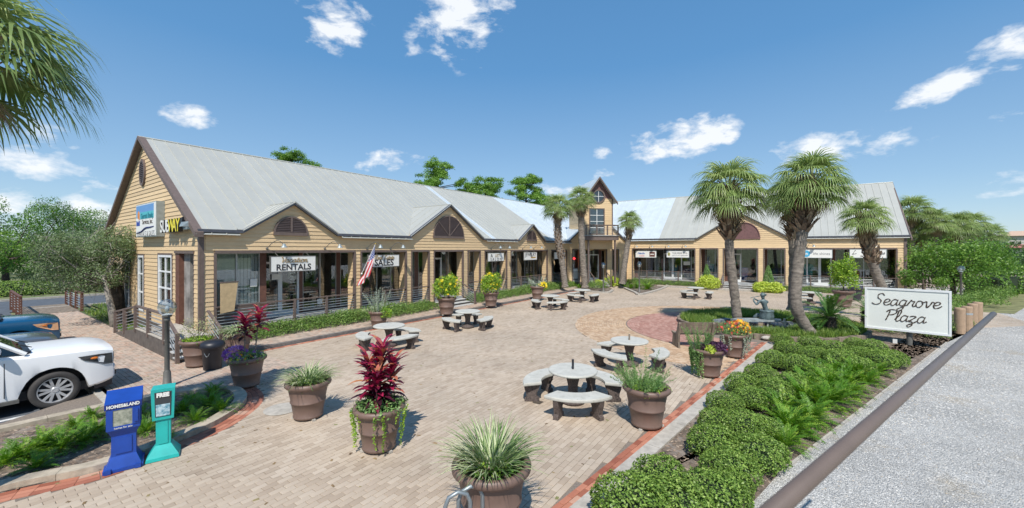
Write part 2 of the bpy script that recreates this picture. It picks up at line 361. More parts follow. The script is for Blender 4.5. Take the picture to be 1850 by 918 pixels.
M_GRAVEL = gravel_mat()
M_MULCH = mat('mulch', (.235,.18,.135), .95, var=.35, vscale=9, bump=.02, bscale=45, spots=(2.0,.52,(.29,.25,.215),.7))
sheet('gravel_lot', [(-8,-12),(40,-12),(75,20),(72,46),(36,36),(27,27),(23.2,21.9),(15.9,15.8),(3.4,6.6),(-3,1.9)], .004, M_GRAVEL)
sheet('mulch_bed', [(-4.5,-1.0),(1.0,5.43),(9.6,14.85),(9.9,16.1),(21,18.0),(23.5,21.5),(16.5,15.2),(4.1,6.2),(-2.5,.6)], .012, M_MULCH)
# asphalt parking and the road beyond
sheet('parking_asphalt', lp([(-12.3,-14),(-12.3,2.1),(-33,2.1),(-60,2.1),(-60,-14)]), -.10, M_ASPH)
sheet('access_road', lp([(-36.5,2.1),(-36.5,60),(-44.3,60),(-44.3,2.1)]), -.10, M_ASPH)
sheet('far_road', lp([(-52,-14),(-52,90),(-64,90),(-64,-14)]), -.096, M_ASPH)
M_LAWN = mat('lawn_soil', (.10,.14,.04), .95, var=.3, vscale=3)
sheet('lawn', lp([(-23.2,4.35),(-33,4.35),(-33,5.3),(-36.4,5.3),(-36.4,40),(-17,40),(-17,5.0),(-23.2,5.0)]), -.01, M_LAWN)
for q, (a, b) in enumerate([((-36.5,2.3),(-36.5,60)),((-44.4,2),(-44.4,60)),((-52,-14),(-52,90))]):
    (x0, y0), (x1, y1) = a, b
    k = MB(); k.prism(lp([(x0-.12,y0),(x0+.12,y0),(x1+.12,y1),(x1-.12,y1)]), -.1, .03); struct('kerb', k, M_CONC)
stp = MB()
for yy in (-.72,): pass
def stripe(x0, x1, y0, y1, z=-.094):
    stp.add([(*l2w(x0,y0),z),(*l2w(x1,y0),z),(*l2w(x1,y1),z),(*l2w(x0,y1),z)], [(0,1,2,3)])
for xx in (-13.62,-17.1,-20.6,-24.2,-27.6): stripe(xx, xx+.12, -3.2, 2.05)
stripe(-56.0,-55.85,-14,90); stripe(-45.0,-50,6,6.1, -.13)
struct('parking_lines', stp, M_PAINT)

# brick paving: real bricks laid in running bond along the left wing
C0 = (10.0, 17.5); R1 = 7.15; R2 = 4.85                # orange ring, rose ring round the fountain island
KA = np.array((-4.2, -.25)); KB = np.array((9.6, 14.85)); kd = (KB-KA)/np.linalg.norm(KB-KA)   # the right-hand kerb line
kn = np.array((kd[1], -kd[0]))
def kdist(X, Y):                                        # >0 on the mulch side; beyond the end of the kerb the paving opens out to the right
    d = (X-KA[0])*kn[0]+(Y-KA[1])*kn[1]
    return np.where(Y > 16.1+(X-9.6)*.16, np.minimum(d, -1.0), d)
BED = [(-9.3,-9),(-9.3,-6),(-9.3,-3),(-9.32,-1.2),(-9.3,.4),(-8.95,1.4),(-9.15,2.5),(-9.45,3.2),(-10.05,3.85),(-10.75,4.15),(-11.5,4.1),(-12.2,3.3),(-12.45,2.0),(-12.5,0),(-12.5,-3),(-12.5,-6),(-12.5,-9)]  # fern bed
def brick_field(root, name, m, x0, x1, y0, y1, keep, lx, ly, z, hgt, gap=.009, n_ind=0, local=True, bond='y', seed=3, cam_sort=True, zj=.0015):
    rs = np.random.RandomState(seed)
    nx = int((x1-x0)/lx); ny = int((y1-y0)/ly)
    ix, iy = np.meshgrid(np.arange(nx), np.arange(ny), indexing='ij')
    cx = x0+(ix+.5)*lx; cy = y0+(iy+.5)*ly
    if bond == 'y': cy = cy+np.where(ix % 2, ly/2, 0)
    else: cx = cx+np.where(iy % 2, lx/2, 0)
    cx = cx.ravel(); cy = cy.ravel()
    X = cx*UY+cy*UX if local else cx; Y = -cx*UX+cy*UY if local else cy
    k = keep(cx, cy, X, Y); cx, cy, X, Y = cx[k], cy[k], X[k], Y[k]
    ang = BROT if local else 0.0
    emit_bricks(root, name, m, X, Y, np.full(len(X), ang), np.full(len(X), lx-gap), np.full(len(X), ly-gap), z, hgt, n_ind, rs, zj)
def emit_bricks(root, name, m, X, Y, A, LX, LY, z, hgt, n_ind, rs, zj=.0015):
    n = len(X)
    vis = (Y > .5) & (np.abs(X) < 1.3*Y) & (3.5*726/np.maximum(Y,.1) < 480)
    order = np.argsort(np.where(vis, Y, 1e6)); X, Y, A, LX, LY = (q[order] for q in (X, Y, A, LX, LY))
    if n_ind:
        vari = []
        for i in range(12):
            b = MB(); w, l, h = LX[0]/2, LY[0]/2, hgt; e = .0035
            b.add([(-w,-l,0),(w,-l,0),(w,l,0),(-w,l,0),(-w,-l,h-e),(w,-l,h-e),(w,l,h-e),(-w,l,h-e),(-w+e,-l+e,h),(w-e,-l+e,h),(w-e,l-e,h),(-w+e,l-e,h)],
                  [(0,1,5,4),(1,2,6,5),(2,3,7,6),(3,0,4,7),(4,5,9,8),(5,6,10,9),(6,7,11,10),(7,4,8,11),(8,9,10,11)], (i+.5)/12)
            me = b.mesh(name); me.materials.append(m); vari.append(me)
        for i in range(min(n_ind, n)):
            o = bpy.data.objects.new(name, vari[rs.randint(12)]); COL.objects.link(o); o.parent = root
            o.location = (X[i], Y[i], z+rs.uniform(-zj, zj)); o.rotation_euler = (0, 0, A[i]+rs.uniform(-.006,.006))
            o.scale = (LX[i]/LX[0], LY[i]/LY[0], 1)
        X, Y, A, LX, LY = (q[n_ind:] for q in (X, Y, A, LX, LY)); n = len(X)
    if n <= 0: return
    A = A+rs.uniform(-.006,.006,n)
    ca, sa = np.cos(A), np.sin(A); w, l = LX/2, LY/2; zz = z+rs.uniform(-zj, zj, n)
    def P(a, b, h): return np.stack([X+a*ca-b*sa, Y+a*sa+b*ca, zz+h], 1)
    h = hgt
    v = np.stack([P(-w,-l,0*w),P(w,-l,0*w),P(w,l,0*w),P(-w,l,0*w),P(-w,-l,h+0*w),P(w,-l,h+0*w),P(w,l,h+0*w),P(-w,l,h+0*w)], 1).reshape(-1,3)
    f = np.array([(4,5,6,7),(0,1,5,4),(1,2,6,5),(2,3,7,6),(3,0,4,7)])
    q = (np.arange(n)[:,None,None]*8+f[None]).reshape(-1,4)
    r = np.repeat(rs.rand(n), 5)
    part(name, np_mesh(name, v, q, r), m, root, kind='stuff')

plaza = sheet('plaza_paving', [l2w(-15.05,40),l2w(-15.05,3.6),l2w(-9.2,-5),(-4.2,-.25),(9.6,14.85),(9.9,16.1),(21,18.0),(26,26),l2w(9,38.1),l2w(9,40)], .0, M_SAND)
BEDC = [l2w(-14.1,36.6), l2w(-9.3,36.3)]
def keep_plaza(cx, cy, X, Y):
    k = (cx > -15.0) & (cy < 38.15) & (kdist(X, Y) < -.38) & ((X-C0[0])**2+(Y-C0[1])**2 > R1**2)
    k &= ~in_poly(cx, cy, [(-8.95,-9),(-8.95,.3),(-8.6,1.4),(-8.8,2.6),(-9.15,3.45),(-9.9,4.2),(-10.75,4.5),(-11.6,4.45),(-12.6,3.3),(-12.6,-9)])
    k &= (cx > -12.6) | (cy > 6.0)
    k &= ~((Y < 3) & (X < -3.2)) & (Y > 1.0)
    k &= (Y < 24) | (X > -17)
    # beyond the end of the kerb line the paving runs on to the planted strip
    return k
brick_field(plaza, 'brick', M_BRICK, -15.1, 9, -5, 38.3, keep_plaza, .105, .21, .0, .010, n_ind=300, gap=.0065)
# the line the keep test uses only holds to the end of the kerb; rings follow
def ring(name, m, r0, r1, step, blen, n_ind, seed, amin=None):
    rs = np.random.RandomState(seed); X = []; Y = []; A = []; LX = []; LY = []
    r = r0+step/2; i = 0
    while r < r1:
        n = int(2*math.pi*r/blen)
        t = (np.arange(n)+(i % 2)*.5)*2*math.pi/n
        x = C0[0]+r*np.cos(t); y = C0[1]+r*np.sin(t)
        k = (kdist(x, y) < -.42)
        X.append(x[k]); Y.append(y[k]); A.append(t[k]); LX.append(np.full(k.sum(), step-.008)); LY.append(np.full(k.sum(), 2*math.pi*r/n-.009)); r += step; i += 1
    X, Y, A, LX, LY = map(np.concatenate, (X, Y, A, LX, LY))
    emit_bricks(plaza, name, m, X, Y, A, LX, LY, .0, .011, n_ind, rs)
ring('brick', M_ORANGE, R2, R1, .11, .205, 0, 5)
ring('brick', M_ROSE, 2.6, R2, .11, .205, 0, 6)
# red border: two rows of bricks along the kerb, the kerb itself
kerb_root = thing('concrete_kerb', 'straight pale concrete kerb between the brick plaza and the shrub bed', 'kerb', (KB[0], KB[1], 0), 0)
def kp(t, o): return KA+kd*t+kn*o                       # t metres along, o across
Lk_ = np.linalg.norm(KB-KA)
t = .3; i = 0
while t < Lk_:
    t1 = min(t+1.2, Lk_); b = MB(); p = [kp(t+.006,-.13), kp(t1-.006,-.13), kp(t1-.006,.13), kp(t+.006,.13)]
    b.prism([(q[0]-KB[0], q[1]-KB[1]) for q in p], -.05, .045); part('kerb_stone', b, M_CONC, kerb_root); t = t1
border = struct('brick_border', MB().add([(*kp(0,-.36),.004),(*kp(Lk_,-.36),.004),(*kp(Lk_,-.14),.004),(*kp(0,-.14),.004)], [(0,1,2,3)]), M_SAND)
rsb = np.random.RandomState(2)
kang = math.atan2(kd[1], kd[0])
for kk, off in enumerate((-.185, -.285)):
    ts = np.arange(2.0+.1*kk, Lk_, .205)
    emit_bricks(border, 'brick', M_RED, KA[0]+kd[0]*ts+kn[0]*off, KA[1]+kd[1]*ts+kn[1]*off, np.full(len(ts), kang), np.full(len(ts), .197), np.full(len(ts), .092), .003, .013, 75, rsb)
# raised sidewalk along the left wing, its kerb and its red row
walkL = struct('sidewalk', MB().prism(lp([(-17.3,5.6),(-15.2,5.6),(-15.2,33.0),(-14.6,36.6),(-17.3,36.6)]), 0, .10), M_SAND)
brick_field(walkL, 'brick', M_PAVER, -17.2, -15.25, 5.7, 33, lambda cx, cy, X, Y: (cx > -16.55) | (cy > 16.4) & (cy < 19), .21, .105, .101, .012, n_ind=60, bond='x', seed=9)
kbl = thing('sidewalk_kerb', 'long grey concrete kerb edging the brick sidewalk of the left wing', 'kerb', (*l2w(-15.2,5.6), 0), BROT)
for i in range(19):
    part('kerb_stone', MB().box(-.04,.12, i*1.5+.006, i*1.5+1.494, 0, .125), mat('dark_kerb', (.22,.20,.18), .85, var=.2), kbl)
rb = struct('brick_border', MB().prism(lp([(-15.02,5.6),(-14.8,5.6),(-14.8,34),(-15.02,34)]), -.02, .002), M_SAND)
ys = np.arange(5.6, 34, .112); P = np.array([l2w(-14.93, y) for y in ys])
emit_bricks(rb, 'brick', M_RED, P[:,0], P[:,1], np.full(len(ys), BROT), np.full(len(ys), .16), np.full(len(ys), .103), .004, .018, 40, rsb)
# right wing sidewalk
walkR = struct('sidewalk', MB().prism(lp([(-10.6,38.3),(7.5,38.3),(7.5,39.9),(-14.2,39.9),(-14.2,38.3)]), 0, .10), M_SAND)
brick_field(walkR, 'brick', M_PAVER, -14.2, 7.5, 38.4, 39.2, lambda cx, cy, X, Y: cx > -99, .21, .105, .101, .012, bond='x', seed=10)
k2 = thing('sidewalk_kerb', 'low pale concrete kerb edging the sidewalk of the right wing', 'kerb', (*l2w(-10.6,38.25), 0), BROT)
for i in range(12): part('kerb_stone', MB().box(i*1.5+.006, i*1.5+1.494, -.06,.1, 0, .125), M_CONC, k2)
# walkway past the gable end, up to the plaza
walkG = struct('walkway', MB().prism(lp([(-33,2.2),(-12.6,2.2),(-12.2,3.3),(-11.6,4.3),(-12.0,6.2),(-15.1,6.2),(-15.1,4.35),(-33,4.35)]), -.10, .0), M_SAND)
brick_field(walkG, 'paver', M_PAVER, -33, -11.4, 2.3, 6.1,
    lambda cx, cy, X, Y: ((cy < 4.3) | (cx > -15.0)) & ~in_poly(cx, cy, [(-12.5,-9),(-12.5,3.3),(-11.6,4.5),(-10,4.3),(-9,-9)]) & ~((cx>-11.9)&(cy<4.6)), .21, .105, .001, .014, n_ind=60, bond='x', seed=11)
k3 = thing('parking_kerb', 'low concrete kerb between the parking bays and the brick walkway', 'kerb', (*l2w(-33,2.15), 0), BROT)
for i in range(14): part('kerb_stone', MB().box(i*1.5+.006, i*1.5+1.494, -.08,.07, -.1, .02), M_CONC, k3)
# boardwalk crossing with its planks
bw = thing('boardwalk', 'small wooden boardwalk between two brown railings near the road', 'boardwalk', (*l2w(-38,2.3), 0), BROT)
for i in range(33): part('plank', MB().box(i*.15+.004, i*.15+.146, 0, 2.1, -.04, .02), M_WOODG, bw)
# curved kerb round the fern bed: stones follow the outline
def curve_pts(pts, step=.1, closed=False):
    P = [Vector((x, y, 0)) for x, y in pts]; out = []
    for i in range(len(P)-1):
        a, b, c, d = P[max(i-1,0)], P[i], P[i+1], P[min(i+2,len(P)-1)]
        n = max(2, int((c-b).length/step))
        for k in range(n):
            t = k/n; out.append(.5*((2*b)+(c-a)*t+(2*a-5*b+4*c-d)*t*t+(3*b-a-3*c+d)*t**3))
    out.append(P[-1]); return out
def edge_strip(root, name, pts, off0, off1, z0, z1, m, seg, gap=.006, ind=True, bev=.02):
    P = curve_pts(pts, .05); acc = [0]
    for a, b in zip(P, P[1:]): acc.append(acc[-1]+(b-a).length)
    def at(s):
        i = min(max(int(np.searchsorted(acc, s))-1, 0), len(P)-2); a, b = P[i], P[i+1]; t = (s-acc[i])/max(acc[i+1]-acc[i],1e-6)
        d = (b-a).normalized(); return a.lerp(b, t), Vector((d.y, -d.x, 0))
    s = 0; allb = MB()
    while s+seg < acc[-1]:
        b = MB(); k = max(1, int(seg/.2)); ss = [s+gap/2+(seg-gap)*i/k for i in range(k+1)]
        A = []; Bp = []
        for q in ss:
            p, n = at(q); A.append(p+n*off0); Bp.append(p+n*off1)
        poly = [(p.x, p.y) for p in A]+[(p.x, p.y) for p in reversed(Bp)]
        o = root.location if ind else Vector()
        poly = [(x-o.x, y-o.y) for x, y in poly]
        (b if ind else allb).prism(poly, z0, z1, r=rnd.random())
        if ind: part(name, b, m, root)
        s += seg
    if not ind: part(name, allb, m, root, kind='stuff')
bedW = [l2w(*p) for p in BED]
bk = thing('curved_kerb', 'rounded tan concrete kerb around the fern bed beside the parking', 'kerb', (*l2w(-9.3,.4), 0))
edge_strip(bk, 'kerb_stone', bedW, -.24, .0, -.08, .11, M_KERB, 1.0)
rb2 = struct('brick_border', MB().add([(*q, .001) for q in [l2w(-8.6,-3), l2w(-8.6,1), l2w(-8.9,1), l2w(-8.9,-3)]], [(0,1,2,3)]), M_SAND)
edge_strip(rb2, 'brick', bedW[3:12], .01, .11, .0, .012, M_RED, .205, ind=False)
edge_strip(rb2, 'brick', bedW[3:12], .12, .22, .0, .012, M_RED, .205, ind=False)
edge_strip(rb2, 'brick', bedW[3:12], .23, .33, .0, .012, M_RED, .205, ind=False)
sheet('fern_bed_soil', bedW, .03, M_MULCH)
struct('brick_border', MB().add([(*l2w(*q), .003) for q in ((-9.3,-6),(-8.95,-6),(-8.95,.3),(-8.6,1.4),(-8.8,2.6),(-9.15,3.45),(-9.9,4.2),(-10.75,4.5),(-11.6,4.45),(-12,3.5),(-10.6,3.9),(-9.6,3.1),(-9.2,1.4),(-9.35,.2))], [tuple(range(14))]), M_SAND)
# scattered gravel stones and mulch chips near the eye
def scatter(root_name, m, n, region, size, zr, seed, flat=.5, long=1.0):
    rs = np.random.RandomState(seed); X = rs.uniform(region[0], region[1], n*3); Y = rs.uniform(region[2], region[3], n*3)
    k = region[4](X, Y); X = X[k][:n]; Y = Y[k][:n]; n = len(X)
    s = rs.uniform(.5, 1.2, n)*size; a = rs.rand(n)*6.28; ca, sa = np.cos(a), np.sin(a)
    base = [(-1,-.7,0),(1,-.8,0),(.9,.8,0),(-.8,.9,0),(-.5,-.4,1),(.55,-.35,1),(.4,.5,1),(-.45,.4,1)]
    v = np.zeros((n, 8, 3))
    for i, (p, q, h) in enumerate(base):
        p2 = p*s*long*rs.uniform(.8,1.2,n); q2 = q*s*rs.uniform(.8,1.2,n)
        v[:,i,0] = X+p2*ca-q2*sa; v[:,i,1] = Y+p2*sa+q2*ca; v[:,i,2] = zr+h*s*flat
    f = np.array([(4,5,6,7),(0,1,5,4),(1,2,6,5),(2,3,7,6),(3,0,4,7)])
    q = (np.arange(n)[:,None,None]*8+f[None]).reshape(-1,4)
    o = part(root_name, np_mesh(root_name, v, q, np.repeat(rs.rand(n),5)), m, None); o['kind'] = 'stuff'
    return o
EA = np.array((4.1,6.2)); EB = np.array((16.5,15.2)); ed = (EB-EA)/np.linalg.norm(EB-EA); en = np.array((ed[1],-ed[0]))
edist = lambda X, Y: (X-EA[0])*en[0]+(Y-EA[1])*en[1]
M_STONE = mat('gravel_stone', rough=.9, var=.1, ramp=[(0,(.26,.26,.26)),(.5,(.48,.47,.44)),(.85,(.62,.60,.56)),(1,(.40,.32,.22))])
M_CHIP = mat('mulch_chip', rough=.95, var=.1, ramp=[(0,(.10,.07,.05)),(.5,(.24,.17,.12)),(1,(.42,.33,.25))])
scatter('gravel_stones', M_STONE, 22000, (1,16,2.5,13, lambda X, Y: (edist(X,Y) > .1) & (X < 1.35*Y)), .012, .003, 4)
scatter('gravel_stones', M_STONE, 16000, (6,30,8,24, lambda X, Y: (edist(X,Y) > .1) & (X < 1.35*Y)), .017, .003, 5)
scatter('mulch_chips', M_CHIP, 12000, (0,18,3.5,17, lambda X, Y: (edist(X,Y) < 0) & (kdist(X,Y) > .15)), .016, .012, 6, .3, 2.2)
scatter('mulch_chips', M_CHIP, 5000, (-14,-5,4.5,12, lambda X, Y: in_poly(X, Y, bedW)), .016, .03, 7, .3, 2.2)
ee = thing('bed_edging', 'thin pale edging strip between the mulch bed and the gravel', 'edging', (EA[0], EA[1], 0), math.atan2(ed[1], ed[0]))
for i in range(10): part('edging_board', MB().box(i*1.5+.02, i*1.5+1.4+.05*(i%2), -.02,.02, 0,.035), M_CONC, ee)

scatter('fallen_leaves', mat('fallen_leaf', rough=.9, ramp=[(0,(.10,.06,.03)),(.6,(.28,.19,.09)),(1,(.20,.22,.08))]), 420, (-9,6,5,26, lambda X, Y: (kdist(X,Y) < -.4) & (X*UY-Y*UX > -14.8)), .022, .013, 12, .15, 1.6)
scatter('fallen_leaves', mat('fallen_leaf'), 260, (-22,-9,9,17, lambda X, Y: (X*UX+Y*UY > 2.4) & (X*UX+Y*UY < 4.2)), .022, .016, 13, .15, 1.6)
# ================================================================== the building
BO = (-17.24, 5.27)                                    # near corner: the building's own origin, in wing coordinates
bld = thing('shopping_building', 'long tan clapboard shop building with grey metal roof, dormers and a small central tower', 'building', (*l2w(*BO), 0), BROT)
def mk(fn):                                            # wraps wing coordinates into the building's own
    def g(s, d, z):
        x, y = fn(s, d); return (x-BO[0], y-BO[1], z)
    return g
ZF = .55
mL = mk(lambda s, d: (-17.24-d, s))
mR = mk(lambda s, d: (s, 39.8+d))
mG = mk(lambda s, d: (s, 5.27+d))
mGR = mk(lambda s, d: (6.36-d, s))
def wmap(X0, Y0, dx, dy): return mk(lambda s, d: w2l(X0+dx*s-dy*d, Y0+dy*s+dx*d))
ED = (.986, .166)
mE = wmap(5.2, 37.2, *ED)                              # entry front, between the wings
mT = wmap(6.46, 36.36, *ED)                            # tower front, s = 0..2.79
mTL = wmap(6.46-4.1*.166, 36.36+4.1*.986, .166, -.986) # tower's left flank, s = 0 at the back .. 4.1 at the front
def bpart(name, mb, m, parent=None, **k): return part(name, mb, m, parent or bld, **k)
def boards(mp, z0, z1, spans, pitch=.165, name='siding_board', out=0.0, m=None):
    z = z0
    while z < z1-.02:
        zt = min(z+pitch, z1)
        for (a0, a1, b0, b1) in spans(z, zt):          # left/right at the bottom, left/right at the top
            if a1-a0 < .03 and b1-b0 < .03: continue
            p = [mp(a0,-.034-out,z+.002), mp(a1,-.034-out,z+.002), mp(a1,0,z+.002), mp(a0,0,z+.002), mp(b0,-.012-out,zt), mp(b1,-.012-out,zt), mp(b1,0,zt), mp(b0,0,zt)]
            bpart(name, MB().hexa(p), m or M_SIDING)
        z = zt
def cut(a, b, holes):                                  # spans left of [a,b] once holes are out
    out = [(a, b)]
    for h0, h1 in holes:
        nx = []
        for x0, x1 in out:
            if h1 <= x0 or h0 >= x1: nx.append((x0, x1)); continue
            if h0 > x0: nx.append((x0, h0))
            if h1 < x1: nx.append((h1, x1))
        out = nx
    return out
def trim(mp, s0, s1, z0, z1, d0=-.055, d1=0.0, m=None, name='trim_board', parent=None):
    return bpart(name, MB().box(s0, s1, d0, d1, z0, z1, m=mp), m or M_TRIM, parent)
ZO_L, ZE_L = 3.36, 4.16; ZO_R, ZE_R = 3.5, 4.46; ZR_L, ZR_R = 8.54, 9.15
XR = -24.2; YR = 46.5; XB = -31.2; YB = 53.2           # ridges and back eaves
# --- cores: dark walls behind the boards so nothing shows through
def wall(mp, s0, s1, z0, z1, d0=0.0, d1=.16, m=None, name='wall'):
    return bpart(name, MB().box(s0, s1, d0, d1, z0, z1, m=mp), m or M_SIDING)
LO = [(5.67,11.29,'A'),(11.65,14.38,'w'),(14.78,16.04,'w'),(16.45,18.92,'door'),(19.39,20.61,'w'),(21.11,23.61,'w'),(24.13,29.44,'w'),(30.19,33.0,'w')]
RO = [(-13.44,-7.64,'D'),(-7.2,-5.75,'w'),(-5.3,-2.72,'door'),(-2.26,-.81,'w'),(-.37,5.88,'D')]
DL = [(6.49,8.43,10.38,5.42),(14.56,17.68,20.87,6.16),(25.03,27.0,28.94,5.42)]   # dormers: left foot, peak, right foot, peak height
DR = [(-7.49,-4.0,-.48,6.62)]
wall(mL, 5.27, 33.4, ZO_L, ZE_L); wall(mR, -14.3, 6.36, ZO_R, ZE_R)
def bay_spans(s0, s1, ze, dorm):
    def f(z, zt):
        if zt <= ze+.001: return [(s0, s1, s0, s1)]
        o = []
        for a, c, b, zp in dorm:
            def at(zz):
                t = min(max((zz-ze)/(zp-ze), 0), 1); return a+(c-a)*t, b+(c-b)*t
            l0, r0 = at(z); l1, r1 = at(zt); o.append((l0, r0, l1, r1))
        return o
    return f
boards(mL, ZO_L+.09, 6.1, bay_spans(5.27+.1, 33.35, ZE_L, DL))
boards(mR, ZO_R+.09, 6.6, bay_spans(-14.2, 6.26, ZE_R, DR), pitch=.175)
for mp, dorm, ze in ((mL, DL, ZE_L), (mR, DR, ZE_R)):
    for a, c, b, zp in dorm:
        p = [mp(a,0.0,ze), mp(b,0.0,ze), mp(c,0.0,zp)]; q = [mp(a,.1,ze), mp(b,.1,ze), mp(c,.1,zp)]
        bpart('pediment', MB().add(p+q, [(0,1,2),(5,4,3),(0,3,4,1),(1,4,5,2),(2,5,3,0)]), M_SIDING)
# --- pillars, openings
def pillar(mp, s0, s1, zo, depth=.5, z0=.0, pitch=.165):
    core = bpart('pillar', MB().box(s0, s1, .0, depth, z0, zo, m=mp), M_SIDING)
    b = MB(); z = z0+.45
    while z < zo-.02:
        zt = min(z+pitch, zo)
        b.hexa([mp(s0+.05,-.03,z+.002), mp(s1-.05,-.03,z+.002), mp(s1-.05,0,z+.002), mp(s0+.05,0,z+.002), mp(s0+.05,-.01,zt), mp(s1-.05,-.01,zt), mp(s1-.05,0,zt), mp(s0+.05,0,zt)])
        for sa, sg in ((s0, -1), (s1, 1)):
            b.hexa([mp(sa+sg*.028,.07,z+.002), mp(sa,.07,z+.002), mp(sa,depth,z+.002), mp(sa+sg*.028,depth,z+.002), mp(sa+sg*.008,.07,zt), mp(sa,.07,zt), mp(sa,depth,zt), mp(sa+sg*.008,depth,zt)])
        z = zt
    part('cladding', b, M_SIDING, core, kind='stuff')
    for a0, a1 in ((s0-.035, s0+.055), (s1-.055, s1+.035)):
        part('corner_trim', MB().box(a0, a1, -.05, .07, z0+.2, zo, m=mp), M_TRIM, core)
    return core
def railing(mp, s0, s1, d=-.02, z0=ZF, nposts=None, name='railing'):
    r = bpart(name, MB().box(s0, s1, d-.05, d+.05, z0+.80, z0+.845, m=mp), M_TRIM)
    n = nposts if nposts is not None else max(0, int((s1-s0)/1.5))
    for i in range(n):
        s = s0+(s1-s0)*(i+1)/(n+1) if nposts is None else s0+(s1-s0)*(i+.5)/n
        part('post', MB().box(s-.045, s+.045, d-.065, d+.045, z0-.28, z0+.86, m=mp), M_TRIM, r)
    for k in range(6):
        z = z0+.1+k*.115; part('bar', MB().tube([mp(s0,d,z), mp(s1,d,z)], .0125, 6), M_STEEL, r)
    part('bottom_board', MB().box(s0, s1, d-.04, d+.04, z0-.04, z0+.02, m=mp), M_CONC, r)
    return r
def storefront(mp, s0, s1, zo, D, kinds, room=True, base=.12, seed=1):
    """kinds: list of (width share, kind) with kind p pane, d door, b blinds pane, k dark jamb"""
    tot = sum(w for w, _ in kinds); s = s0
    for w, k in kinds:
        e = s+(s1-s0)*w/tot
        if k == 'k': bpart('jamb_board', MB().box(s, e, D-.03, D+.05, ZF, zo, m=mp), M_TRIMRED)
        else:
            fr = MB(); fw = .03 if k != 'd' else .09
            zb = ZF+(.0 if k == 'd' else base)
            zt = zo if k != 'd' else zo-.42
            fr.box(s, s+fw, D-.02, D+.04, zb, zt, m=mp); fr.box(e-fw, e, D-.02, D+.04, zb, zt, m=mp)
            fr.box(s+fw, e-fw, D-.018, D+.038, zb, zb+(.2 if k == 'd' else .05), m=mp); fr.box(s+fw, e-fw, D-.018, D+.038, zt-(.1 if k == 'd' else .05), zt, m=mp)
            f = bpart('door' if k == 'd' else 'window', fr, M_WHITE if k == 'd' else M_ALU)
            part('pane', MB().box(s+fw, e-fw, D+.004, D+.012, zb+.04, zt-.04, m=mp), M_GLASS, f)
            if k == 'd':
                part('handle', MB().tube([mp(e-.16,D-.06,ZF+.95), mp(e-.16,D-.06,ZF+1.25)], .015, 6), M_STEEL, f)
                part('transom_pane', MB().box(s, e, D+.004, D+.012, zt+.02, zo, m=mp), M_GLASS, f)
            if base and k != 'd':
                part('sill_wall', MB().box(s, e, D, D+.05, ZF, ZF+base, m=mp), M_TRIM, f)
            if k == 'b':
                n = max(4, int((e-s)/.12))
                for i in range(n):
                    a = s+.03+(e-s-.06)*i/n
                    part('blind_slat', MB().hexa([mp(a,D+.06,zb+.03), mp(a+.115,D+.07,zb+.03), mp(a+.115,D+.073,zb+.03), mp(a,D+.063,zb+.03), mp(a,D+.06,zt), mp(a+.115,D+.07,zt), mp(a+.115,D+.073,zt), mp(a,D+.063,zt)]), mat('vertical_blind', (.80,.82,.80), .8, var=.06, objrnd=.08), f)
        s = e
def room(mp, s0, s1, d0, d1, zo):
    b = MB(); b.box(s0, s1, d1, d1+.1, ZF, zo+.4, m=mp); b.box(s0-.1, s0, d0, d1, ZF, zo+.4, m=mp); b.box(s1, s1+.1, d0, d1, ZF, zo+.4, m=mp)
    b.box(s0, s1, d0, d1, zo+.3, zo+.4, m=mp); bpart('interior_wall', b, M_INT)
D1 = 1.55
# left wing
fl = MB(); fl.box(5.27, 33.4, 0, 7.5, ZF-.12, ZF, m=mL); bpart('porch_floor', fl, M_FLOOR)
bpart('porch_skirt', MB().box(5.27, 33.4, -.0, .08, 0, ZF-.12, m=mL), M_SKIRT)
bpart('porch_ceiling', MB().box(5.3, 33.4, .16, 6.9, ZO_L+.02, ZO_L+.1, m=mL), M_TRIM)
PL = [(5.27,5.67)]+[(LO[i][1], LO[i+1][0]) for i in range(len(LO)-1)]+[(33.0,33.4)]
for a, b in PL: pillar(mL, a, b, ZO_L, z0=.0)
for a, b, k in LO:
    trim(mL, a-.02, b+.02, ZO_L-.02, ZO_L+.09, -.06, .1, name='header_trim')
    if k != 'door': railing(mL, a, b)
SF = {5.67:None}
storefront(mL, 5.67, 7.35, ZO_L, .5, [(1.05,'b'),(1,'b')], base=.75)
bpart('jamb_board', MB().box(7.35, 7.6, .48, D1, ZF, ZO_L, m=mL), M_TRIMRED)
storefront(mL, 7.6, 11.5, ZO_L, D1, [(.22,'k'),(1.0,'d'),(1.0,'d'),(.2,'k'),(1.0,'p'),(1.0,'p'),(.25,'k')])
storefront(mL, 11.5, 14.6, ZO_L, D1, [(1,'p'),(1.1,'p'),(.9,'p')])
storefront(mL, 14.6, 16.3, ZO_L, D1, [(1,'p'),(.8,'p')])
storefront(mL, 16.3, 19.2, ZO_L, D1, [(.3,'k'),(.9,'p'),(1,'d'),(.6,'p')])
storefront(mL, 19.2, 20.9, ZO_L, D1, [(1,'p'),(1,'p')])
storefront(mL, 20.9, 23.9, ZO_L, D1, [(.8,'p'),(1,'p'),(1,'p')])
storefront(mL, 23.9, 29.8, ZO_L, D1, [(.9,'p'),(.8,'d'),(1,'p'),(1,'p'),(1.2,'p')])
storefront(mL, 29.8, 33.3, ZO_L, D1, [(.8,'p'),(1,'p'),(1,'p')])
room(mL, 5.5, 33.2, D1+.1, 6.5, ZO_L)
for s in (11.5, 14.6, 19.2, 23.9, 29.8): bpart('partition', MB().box(s-.06, s+.06, D1+.1, 6.4, ZF, ZO_L+.3, m=mL), M_INT)
